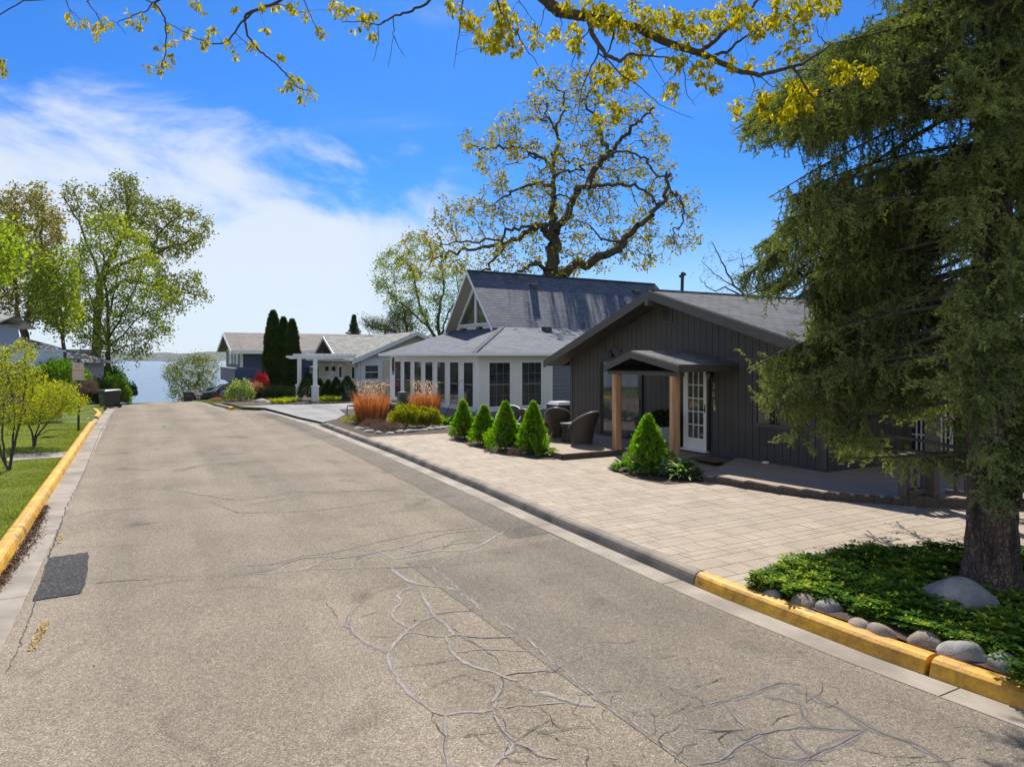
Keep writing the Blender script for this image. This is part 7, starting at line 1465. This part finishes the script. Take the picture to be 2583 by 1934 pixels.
# ------------------------------------------------------------ overhanging oak limb
OB = (1100, 0, .4973); OL = (0, 0, .5877)
def cv(tr, pts): return [(tr[0]+p[0]*tr[2], tr[1]+p[1]*tr[2]) + tuple(p[2:]) for p in pts]
D0 = 6.4
trunk_px = [(-1500, 1900, 0), (-1400, 0, 0)]
limbs = [(cv(OB, [(200, -420, -.4), (400, -160, -.2), (560, 0), (620, 60), (720, 80), (800, 90), (900, 112), (1030, 150), (1130, 200), (1230, 242), (1330, 265), (1420, 310), (1530, 360), (1640, 385), (1760, 352, -.1), (1850, 330, -.2), (1960, 262, -.2), (2000, 228, -.2)]), .062, .008),
 (cv(OB, [(770, 100), (800, 200, -.2), (860, 290, -.25), (930, 320, -.3), (980, 280, -.3), (1060, 285, -.3), (1180, 295, -.3)]), .024, .006), (cv(OB, [(1330, 262), (1410, 210, .2), (1470, 150, .3), (1540, 90, .3), (1610, 30, .4), (1650, -40, .4)]), .026, .012),
 (cv(OB, [(1430, 240), (1490, 235), (1540, 190), (1600, 150), (1690, 110), (1780, 80)]), .016, .004), (cv(OB, [(1610, 30), (1700, 22), (1800, 80), (1900, 20)]), .010, .003), (cv(OB, [(800, 200), (730, 260), (690, 350), (740, 400)]), .006, .002),
 (cv(OB, [(860, 290), (800, 390), (750, 480), (730, 580), (680, 690)]), .008, .002), (cv(OB, [(1040, 290), (1060, 340), (1100, 370), (1170, 440)]), .006, .002), (cv(OB, [(930, 320), (1000, 410), (1060, 450), (1150, 540), (1300, 600)]), .007, .002),
 (cv(OB, [(1300, 265), (1250, 330), (1200, 390), (1140, 445)]), .005, .002), (cv(OB, [(1240, 250), (1250, 360), (1270, 480), (1315, 538)]), .006, .002), (cv(OB, [(1640, 385), (1690, 430), (1740, 455)]), .006, .002), (cv(OB, [(1600, 385), (1620, 440), (1590, 520)]), .006, .002),
 (cv(OB, [(1820, 350), (1870, 430), (1920, 500), (1990, 480), (2060, 450), (2150, 395), (2200, 380)]), .010, .004), (cv(OB, [(1920, 500), (1928, 600), (1900, 655)]), .004, .002), (cv(OB, [(1860, 330), (1960, 350), (2060, 400)]), .006, .002), (cv(OB, [(1990, 230), (1940, 190), (1930, 140)]), .005, .002), (cv(OB, [(1960, 262), (1920, 330), (1860, 360)]), .004, .002),
 (cv(OB, [(880, 115), (930, 70), (980, 60)]), .005, .002), (cv(OB, [(870, 110), (900, 170), (880, 250), (850, 320)]), .012, .005), (cv(OB, [(980, 280), (1000, 240), (950, 200)]), .006, .003), (cv(OB, [(1100, 280), (1130, 250), (1180, 240)]), .006, .003),
 (cv(OB, [(400, -160), (300, -40), (330, 60), (400, 150), (470, 270), (540, 350)]), .012, .002), (cv(OB, [(400, -160), (430, 0), (500, 110)]), .006, .002), (cv(OB, [(400, -160), (150, -60), (130, 60), (120, 170), (90, 345)]), .010, .002), (cv(OB, [(560, 0), (540, 100), (515, 170)]), .005, .002), (cv(OB, [(620, 60), (640, 120), (620, 190)]), .005, .002),
 # boughs reaching left over the road
 (cv(OL, [(2200, -450, -.4), (1900, -60), (1810, -10), (1740, 15), (1680, 60), (1650, 82), (1560, 80), (1470, 97)]), .014, .003), (cv(OL, [(1680, 65), (1690, 120), (1688, 160), (1665, 290)]), .005, .002), (cv(OL, [(1690, 150), (1710, 200), (1740, 245)]), .004, .002), (cv(OL, [(1650, 82), (1620, 110), (1622, 190), (1600, 265)]), .005, .002),
 (cv(OL, [(2200, -450, -.4), (1500, -250), (1250, -60), (1110, 0), (1095, 40), (1100, 110), (1150, 190), (1200, 240), (1250, 310), (1290, 370), (1340, 395)]), .016, .004), (cv(OL, [(1095, 30), (1030, 85), (1000, 135), (960, 185), (900, 185), (830, 160), (760, 120), (700, 90)]), .010, .003), (cv(OL, [(1000, 135), (1050, 180), (1090, 205)]), .004, .002), (cv(OL, [(1250, -60), (1300, 25), (1340, 100), (1385, 155)]), .006, .002),
 (cv(OL, [(1500, -250), (900, -160), (640, -10), (690, 60), (703, 150), (700, 240), (690, 290)]), .012, .003), (cv(OL, [(640, -10), (620, 35), (560, 60), (500, 95), (540, 148)]), .006, .002), (cv(OL, [(640, -10), (420, -60), (370, 0), (410, 50), (430, 95), (460, 140)]), .007, .002), (cv(OL, [(420, -60), (280, -10), (300, 40), (350, 90)]), .006, .002), (cv(OL, [(280, -10), (100, 0), (-60, 100), (-30, 260), (10, 300)]), .007, .002), (cv(OL, [(1110, 0), (1190, 10), (1260, 30)]), .006, .003)]
bl_r = [(90, 40, 35), (160, 100, 42), (200, 130, 40), (270, 230, 50), (330, 150, 50), (400, 240, 45), (520, 360, 32), (480, 160, 40), (520, 220, 35), (600, 190, 45), (650, 30, 50), (700, 180, 60), (720, 240, 45), (800, 60, 70), (860, 80, 65), (900, 120, 65), (950, 150, 65), (840, 370, 60), (850, 440, 50), (830, 590, 32), (825, 630, 28), (930, 400, 55), (1000, 370, 65), (1000, 310, 45), (900, 570, 50), (910, 610, 30), (1060, 240, 50), (1100, 110, 70), (1180, 120, 80), (1240, 180, 70), (1270, 90, 45), (1350, 160, 55), (1400, 90, 70), (1200, 330, 50), (1230, 300, 40), (1190, 475, 50), (1340, 370, 60), (1400, 430, 45), (1370, 300, 45), (1500, 60, 80), (1560, 90, 65), (1620, 160, 55), (1500, 320, 40), (1600, 340, 35), (1690, 110, 55), (1740, 140, 45), (1780, 30, 75), (1860, 150, 62), (1800, 260, 50), (1850, 60, 50), (1900, 20, 50), (1960, 40, 45), (2010, 20, 50), (2050, 370, 68), (2180, 380, 50), (1700, 320, 32), (1540, 560, 50), (1650, 570, 45), (1660, 490, 45), (1760, 580, 48), (1850, 500, 75), (1830, 460, 50), (1800, 560, 42), (1000, 30, 40), (1060, 60, 35)]
bl_l = [(300, 70, 16), (310, 110, 16), (360, 100, 22), (405, 150, 26), (435, 100, 26), (480, 110, 13), (560, 80, 20), (595, 125, 16), (615, 85, 20), (665, 40, 18), (730, 125, 16), (800, 145, 22), (880, 185, 26), (915, 140, 22), (675, 210, 20), (740, 190, 13), (740, 250, 16), (645, 300, 17), (695, 285, 30), (1015, 240, 20), (980, 190, 22), (1080, 205, 26), (1140, 140, 18), (1205, 250, 18), (1220, 375, 14), (1270, 360, 36), (1300, 415, 22), (1340, 405, 22), (860, 40, 22), (830, 15, 14), (1000, 45, 12), (1120, 30, 18), (1190, 35, 22), (1240, 20, 18), (1275, 40, 26), (1320, 65, 22), (1370, 125, 16), (1380, 155, 14), (1430, 30, 26), (1470, 50, 34), (1495, 40, 26), (1530, 130, 17), (1590, 90, 34), (1600, 150, 26), (1560, 80, 26), (5, 280, 22), (5, 310, 17), (1940, 20, 26), (2030, 100, 36), (2090, 180, 52), (2150, 170, 50), (2130, 50, 50), (2190, 100, 50)]
att = []; cl = []
for tr, bl in ((OB, bl_r), (OL, bl_l)):
    for x, y, r in bl:
        cx, cy, rr = tr[0]+x*tr[2], tr[1]+y*tr[2], r*tr[2]; n = max(3, int((rr/6.6)**2*1.2)); dd = D0+rng.normal()*.12
        for _ in range(n):
            a = rng.random()*6.28; q = rr*math.sqrt(rng.random()); p = np.array(P(cx+q*math.cos(a), cy+q*math.sin(a)*1.05-4, dd+rng.normal()*rr/F*D0*1.2)); cl.append(p)
            if rng.random() < .45: att.append(p+np.array([0, 0, .02]))
nodes, par, base = skeleton(limbs, D0, None, .004, 5); nb = len(nodes)
trk = [np.array(P(cv(OB, [(200, -420)])[0][0], cv(OB, [(200, -420)])[0][1], 6.0)), np.array([-.6, 3.2, 6.0]), np.array([-2.6, -.5, 5.4]), np.array([-4.2, -3.0, 3.6]), np.array([-4.5, -3.6, .1])]
root = Vector(trk[-1]); N_, par = colonize(nodes, par, att, .045, 1.2, .05, 40, .18, -.02)
t = thing('overhanging_oak', root, 'oak whose gnarled limb with drooping yellow-green young leaves hangs across the top of the picture', 'tree')
bs = np.full(len(N_), .0016); bs[:nb] = base; r, ch = pipe_radii(par, .0014, .4); r = np.where(np.arange(len(r)) < nb, bs, np.minimum(r, .005)); Nl = N_-np.array(root)
edges_mesh('branch', Nl, par, r, mat('branch_bark', (.045, .032, .026), (.12, .085, .062), 30, .9, .9, 60, dist=.01), t, 8)
mb = MB(); mb.tube([tuple(p-np.array(root)) for p in trk], [.075, .13, .2, .30, .40], 14); mb.build('trunk', M_bark, t, smooth=True)
cl = np.array(cl)-np.array(root); k = 8; c = np.repeat(cl, k, 0)+rng.normal(size=(len(cl)*k, 3))*.010
ax = rng.normal(size=(len(c), 3))*.55+np.array([0, 0, -1.0]); wv = rng.random(len(c))
OAKL = np.array([[0, 0, 0], [.22, .25, .05], [.5, .55, .08], [.28, .85, .03], [0, 1, -.05], [-.28, .85, .03], [-.5, .55, .08], [-.22, .25, .05]])
leaves('foliage', c, ax, rng.uniform(.034, .070, len(c)), rng.uniform(.012, .025, len(c)), leafmat('young_yellow_oak_leaves', [(.15, .165, .012), (.30, .31, .02), (.53, .48, .04)], .5, .5, (1.5, 1.3, .3), 4), t, OAKL)
# ------------------------------------------------------------ spruce
TX, TY = 5.14, 7.3; t = thing('spruce_tree', (TX, TY, .1), 'big drooping dark green spruce with a thick scaly trunk at the right', 'tree')
n, rows = 72, 210; V = []
for i in range(rows):
    z = -.05+12.5*(i/(rows-1))**1.5; r0 = float(np.interp(z, [-.05, .1, .3, .7, 2, 4, 7, 12.5], [.36, .305, .255, .228, .205, .175, .12, .02]))
    for j in range(n):
        a = 2*math.pi*j/n; p = Vector((math.cos(a)*5, math.sin(a)*5, z*2.6)); q = mnoise.noise(p*1.0)*.6+abs(mnoise.noise(Vector((p.x*2.2, p.y*2.2, p.z*1.5))))*1.2-.3+.5*mnoise.noise(Vector((p.x*4, p.y*4, p.z*5)))
        rr = r0*(1+.03*math.sin(a*3+1)+(.14 if z < .25 else .05)*(math.sin(a*5+.5))*max(0, .5-z))+q*.017*min(1, r0/.15)
        V.append((rr*math.cos(a), rr*math.sin(a), z))
Fc = [(i*n+j, i*n+(j+1) % n, (i+1)*n+(j+1) % n, (i+1)*n+j) for i in range(rows-1) for j in range(n)]
arr_mesh('trunk', np.array(V), np.array(Fc), M_barks, t, smooth=True)
S3 = (1800, 0, .5434); S5 = (1900, 850, .3925)
outl = cv(S3, [(720, -500), (700, 0), (680, 90), (560, 150), (420, 190), (300, 260), (170, 480), (90, 585), (130, 640), (250, 670), (420, 690), (430, 760), (410, 860), (300, 940), (290, 1050), (200, 1130), (110, 1150), (90, 1290), (130, 1370), (330, 1390), (420, 1250), (450, 1300), (420, 1500), (440, 1600), (300, 1640)]) + cv(S5, [(0, 150), (20, 230), (50, 320), (0, 440), (50, 540), (180, 680), (300, 620), (370, 540), (360, 300), (450, 330), (470, 480), (420, 640), (500, 770), (640, 700), (790, 790), (760, 640), (690, 470), (830, 460), (900, 540), (1040, 530), (1250, 400), (1320, 480), (1330, 640), (1200, 780), (1280, 880), (1290, 1010), (1400, 1040), (1500, 1120), (1670, 1180), (1760, 1150), (2100, 1100), (2400, 900)]) + [(3000, 700), (3000, -300)]
openp = [[(2160, 60), (2240, 20), (2290, 60), (2240, 120)], [(2050, 150), (2130, 160), (2150, 260), (2080, 300)], [(2150, 330), (2210, 290), (2340, 300), (2340, 380), (2230, 420), (2160, 500), (2120, 420)], [(2220, 460), (2330, 430), (2300, 520), (2230, 560)], [(1995, 560), (2050, 620), (2110, 600), (2080, 690), (2030, 680)], [(2440, 0), (2470, 0), (2465, 200), (2445, 180)], [(2060, 330), (2110, 330), (2100, 420), (2060, 400)]]
ox = np.array(outl)
def tost(p): return np.stack([CX+p[:, 0]/p[:, 1]*F, HY-(p[:, 2]-HC)/p[:, 1]*F], 1)
segs = []; sv = []; spine = []
def addseg(a, b, v): segs.append((a, b)); sv.append(v)
nbr = 0; tries = 0
forced = [(1856, 325), (1900, 285), (1965, 235), (2030, 175), (2110, 110), (1880, 345), (1990, 340), (1955, 490), (1965, 560), (1918, 620), (1865, 708), (1892, 742), (1990, 745), (2032, 815), (2060, 760), (1902, 925), (1912, 1005), (1925, 960), (1992, 1098), (2000, 1040), (2110, 1138), (2200, 1150), (2150, 980), (2060, 900), (2020, 930), (2120, 700), (2085, 560), (2190, 640), (2050, 640), (2100, 820), (2000, 880), (2180, 780)]
forced = forced+[(x+rnd.uniform(10, 45), y+rnd.uniform(-14, 22)) for x, y in forced]
while nbr < 268 and tries < 12000:
    tries += 1; q = np.array([rnd.uniform(1850, 2950), rnd.uniform(-420, 1300)]); fr_ = nbr >= 205
    if fr_: q = np.array([rnd.uniform(2380, 2640), rnd.uniform(-350, 1180)])
    if not inpoly(q[:1], q[1:], outl)[0]: continue
    ff = bool(forced)
    if ff: q = np.array(forced.pop(), float)
    left = q[0] < 2440
    dd = TY+(rnd.uniform(-.5, 2.6) if q[1] > 250 else rnd.uniform(-.8, 2.2))
    if q[1] > 1040 and q[0] > 2400: dd = TY-rnd.uniform(-.2, .6)
    if not ff and any(inpoly(q[:1], q[1:], o)[0] for o in openp) and rnd.random() < .85: continue
    if q[1] > 560 and q[0] < 2420: dd = TY+rnd.uniform(1.7, 3.4)
    if fr_: dd = TY-rnd.uniform(.3, .8)
    tip = np.array(P(q[0], q[1], dd)); hr = math.hypot(tip[0]-TX, tip[1]-TY)
    if hr < .35 or hr > 4.6: continue
    z0 = tip[2]+rnd.uniform(.05, .35)+hr*rnd.uniform(-.05, .30); z0 = max(z0, 1.25); A = np.array([TX+(tip[0]-TX)/hr*.12, TY+(tip[1]-TY)/hr*.12, z0]); k = 14
    mid = (A+tip)/2+np.array([0, 0, hr*rnd.uniform(.02, .12)])+rng.normal(size=3)*.06; pts = [(1-f)**2*A+2*f*(1-f)*mid+f*f*tip for f in np.linspace(0, 1, k)]
    spine.append((pts, .008+.007*hr)); nbr += 1; bl = max(8, int(hr*19)); dirb = (tip-A)/np.linalg.norm(tip-A); side = np.cross(dirb, [0, 0, 1]); side /= np.linalg.norm(side)
    ncl = max(2, int(hr*4.2)); cls = [(.30+.70*(q_+rnd.random())/ncl, rnd.random()) for q_ in range(ncl)]
    for f0, tone0 in cls:
      nb_ = rnd.randint(9, 15); rad_ = rnd.uniform(.16, .34)*(.8 if hr < 1 else 1)
      for m_ in range(nb_):
        f = min(1., max(.12, f0+rnd.gauss(0, .07))); i = min(int(f*(k-1)), k-2); p = pts[i]+(pts[i+1]-pts[i])*(f*(k-1)-i)
        Ls = rad_*rnd.uniform(.7, 1.35); u = rng.normal(size=3)*.75+dirb*.45+side*rnd.choice((-.5, .5))+np.array([0, 0, -rnd.uniform(.1, .9)]); u /= np.linalg.norm(u)
        prev = p; nseg = max(3, int(Ls/.05)); tone = tone0**1.4*.95+rnd.random()*.12
        sc = tost(np.array([p, p+u*Ls]))
        if not inpoly(sc[1:2, 0], sc[1:2, 1], outl)[0] and rnd.random() < .9: continue
        if any(inpoly(sc[:1, 0], sc[:1, 1], o)[0] for o in openp) and rnd.random() < .7: continue
        for s_ in range(nseg):
            u = u+np.array([0, 0, -.09]); u /= np.linalg.norm(u); nx_ = prev+u*(Ls/nseg); addseg(prev, nx_, tone+(.35*s_/nseg))
            for sg2 in (-1, 1):
                if rnd.random() < .8:
                    w_ = np.cross(u, rng.normal(size=3)); w_ /= np.linalg.norm(w_); w_ = w_*.8+u*.75; w_ /= np.linalg.norm(w_); addseg(nx_, nx_+w_*rnd.uniform(.035, .085), tone+.3)
            prev = nx_
      # thin hanging strands between the clumps
      for _ in range(3):
        f = rnd.uniform(.3, 1); i = min(int(f*(k-1)), k-2); p = pts[i]; prev = p; u = np.array([rnd.gauss(0, .2), rnd.gauss(0, .2), -1.]); L_ = rnd.uniform(.2, .6)
        sc = tost(np.array([p, p+u*L_]))
        if not inpoly(sc[1:2, 0], sc[1:2, 1], outl)[0]: continue
        for s_ in range(int(L_/.06)):
            nx_ = prev+u*.06+rng.normal(size=3)*.006; addseg(prev, nx_, tone0*.4); prev = nx_
            if s_ % 2: w_ = rng.normal(size=3)*.5+u; w_ /= np.linalg.norm(w_); addseg(nx_, nx_+w_*.05, tone0*.5)
    # tip sprays
    for _ in range(3):
        u = dirb+rng.normal(size=3)*.3; u /= np.linalg.norm(u); addseg(tip, tip+u*.10, .8)
for _ in range(260):   # short shoots along the trunk
    z = rnd.uniform(1.3, 9); a = rnd.uniform(0, 6.283); A = np.array([TX+.17*math.cos(a), TY+.17*math.sin(a), z]); u = np.array([math.cos(a), math.sin(a), -rnd.uniform(.2, .9)]); u /= np.linalg.norm(u); tone = rnd.random()*.6
    if z > 1.9 or rnd.random() < .5:
        prev = A
        for s_ in range(5):
            u = u+np.array([0, 0, -.12]); u /= np.linalg.norm(u); nx_ = prev+u*.06; addseg(prev, nx_, tone)
            for sg2 in (0, 1): w_ = np.cross(u, rng.normal(size=3)); w_ = w_/np.linalg.norm(w_)*.8+u*.7; addseg(nx_, nx_+w_*rnd.uniform(.04, .09), tone+.25)
            prev = nx_
# boughs above the picture, out of view: only the tree's upper silhouette and shade
off = np.array([TX, TY, .1])
nn = []; pp2 = []; rr2 = []
for pts, r in spine:
    for i, p in enumerate(pts): nn.append(p-off); pp2.append(-1 if i == 0 else len(nn)-2); rr2.append(r*(1-.8*i/len(pts)))
edges_mesh('branch', np.array(nn), pp2, np.array(rr2), M_barkd, t, 7)
Sg = np.array([(a, b) for a, b in segs])-off; sv = np.array(sv); ln = np.linalg.norm(Sg[:, 1]-Sg[:, 0], axis=1)
m_ = len(Sg); V = np.zeros((m_*2, 3)); V[0::2] = Sg[:, 0]; V[1::2] = Sg[:, 1]
edges_mesh('twig', V, [-1 if i % 2 == 0 else i-1 for i in range(m_*2)], np.full(m_*2, .0022), M_barkd, t, 3)
dens = 210; cnt = np.maximum(6, (ln*dens).astype(int)); idx = np.repeat(np.arange(m_), cnt); print('needles', len(idx), 'segs', m_)
f = rng.random(len(idx))[:, None]; c = Sg[idx, 0]+(Sg[idx, 1]-Sg[idx, 0])*f; dv = unit(Sg[idx, 1]-Sg[idx, 0]); rd = unit(np.cross(dv, rng.normal(size=c.shape))); ax = dv*.75+rd
NEED = np.array([[-.5, 0, 0], [.5, 0, 0], [.0, 1, 0]])
M_need = leafmat('spruce_needles', [(.027, .045, .021), (.095, .135, .052), (.34, .40, .15)], .32, .45, (1.3, 1.3, .4), 1.3, .5)
leaves('foliage', c, ax, rng.uniform(.018, .031, len(c)), rng.uniform(.007, .012, len(c)), M_need, t, NEED, var=np.clip(sv[idx]+rng.random(len(idx))*.2, 0, 1.3))
# ------------------------------------------------------------ air: thin haze over the lake
mb = MB(); mb.box(-3600, 3600, -420, 3050, -13, 110); m = bpy.data.materials.new('haze'); m.use_nodes = True; nt_ = m.node_tree; nt_.nodes.remove(nt_.nodes['Principled BSDF'])
v = nt_.nodes.new('ShaderNodeVolumePrincipled'); v.inputs['Color'].default_value = (.72, .84, 1, 1); v.inputs['Density'].default_value = .00007; v.inputs['Anisotropy'].default_value = .3
nt_.links.new(v.outputs[0], nt_.nodes['Material Output'].inputs['Volume']); tag(mb.build('haze', m), kind='stuff')
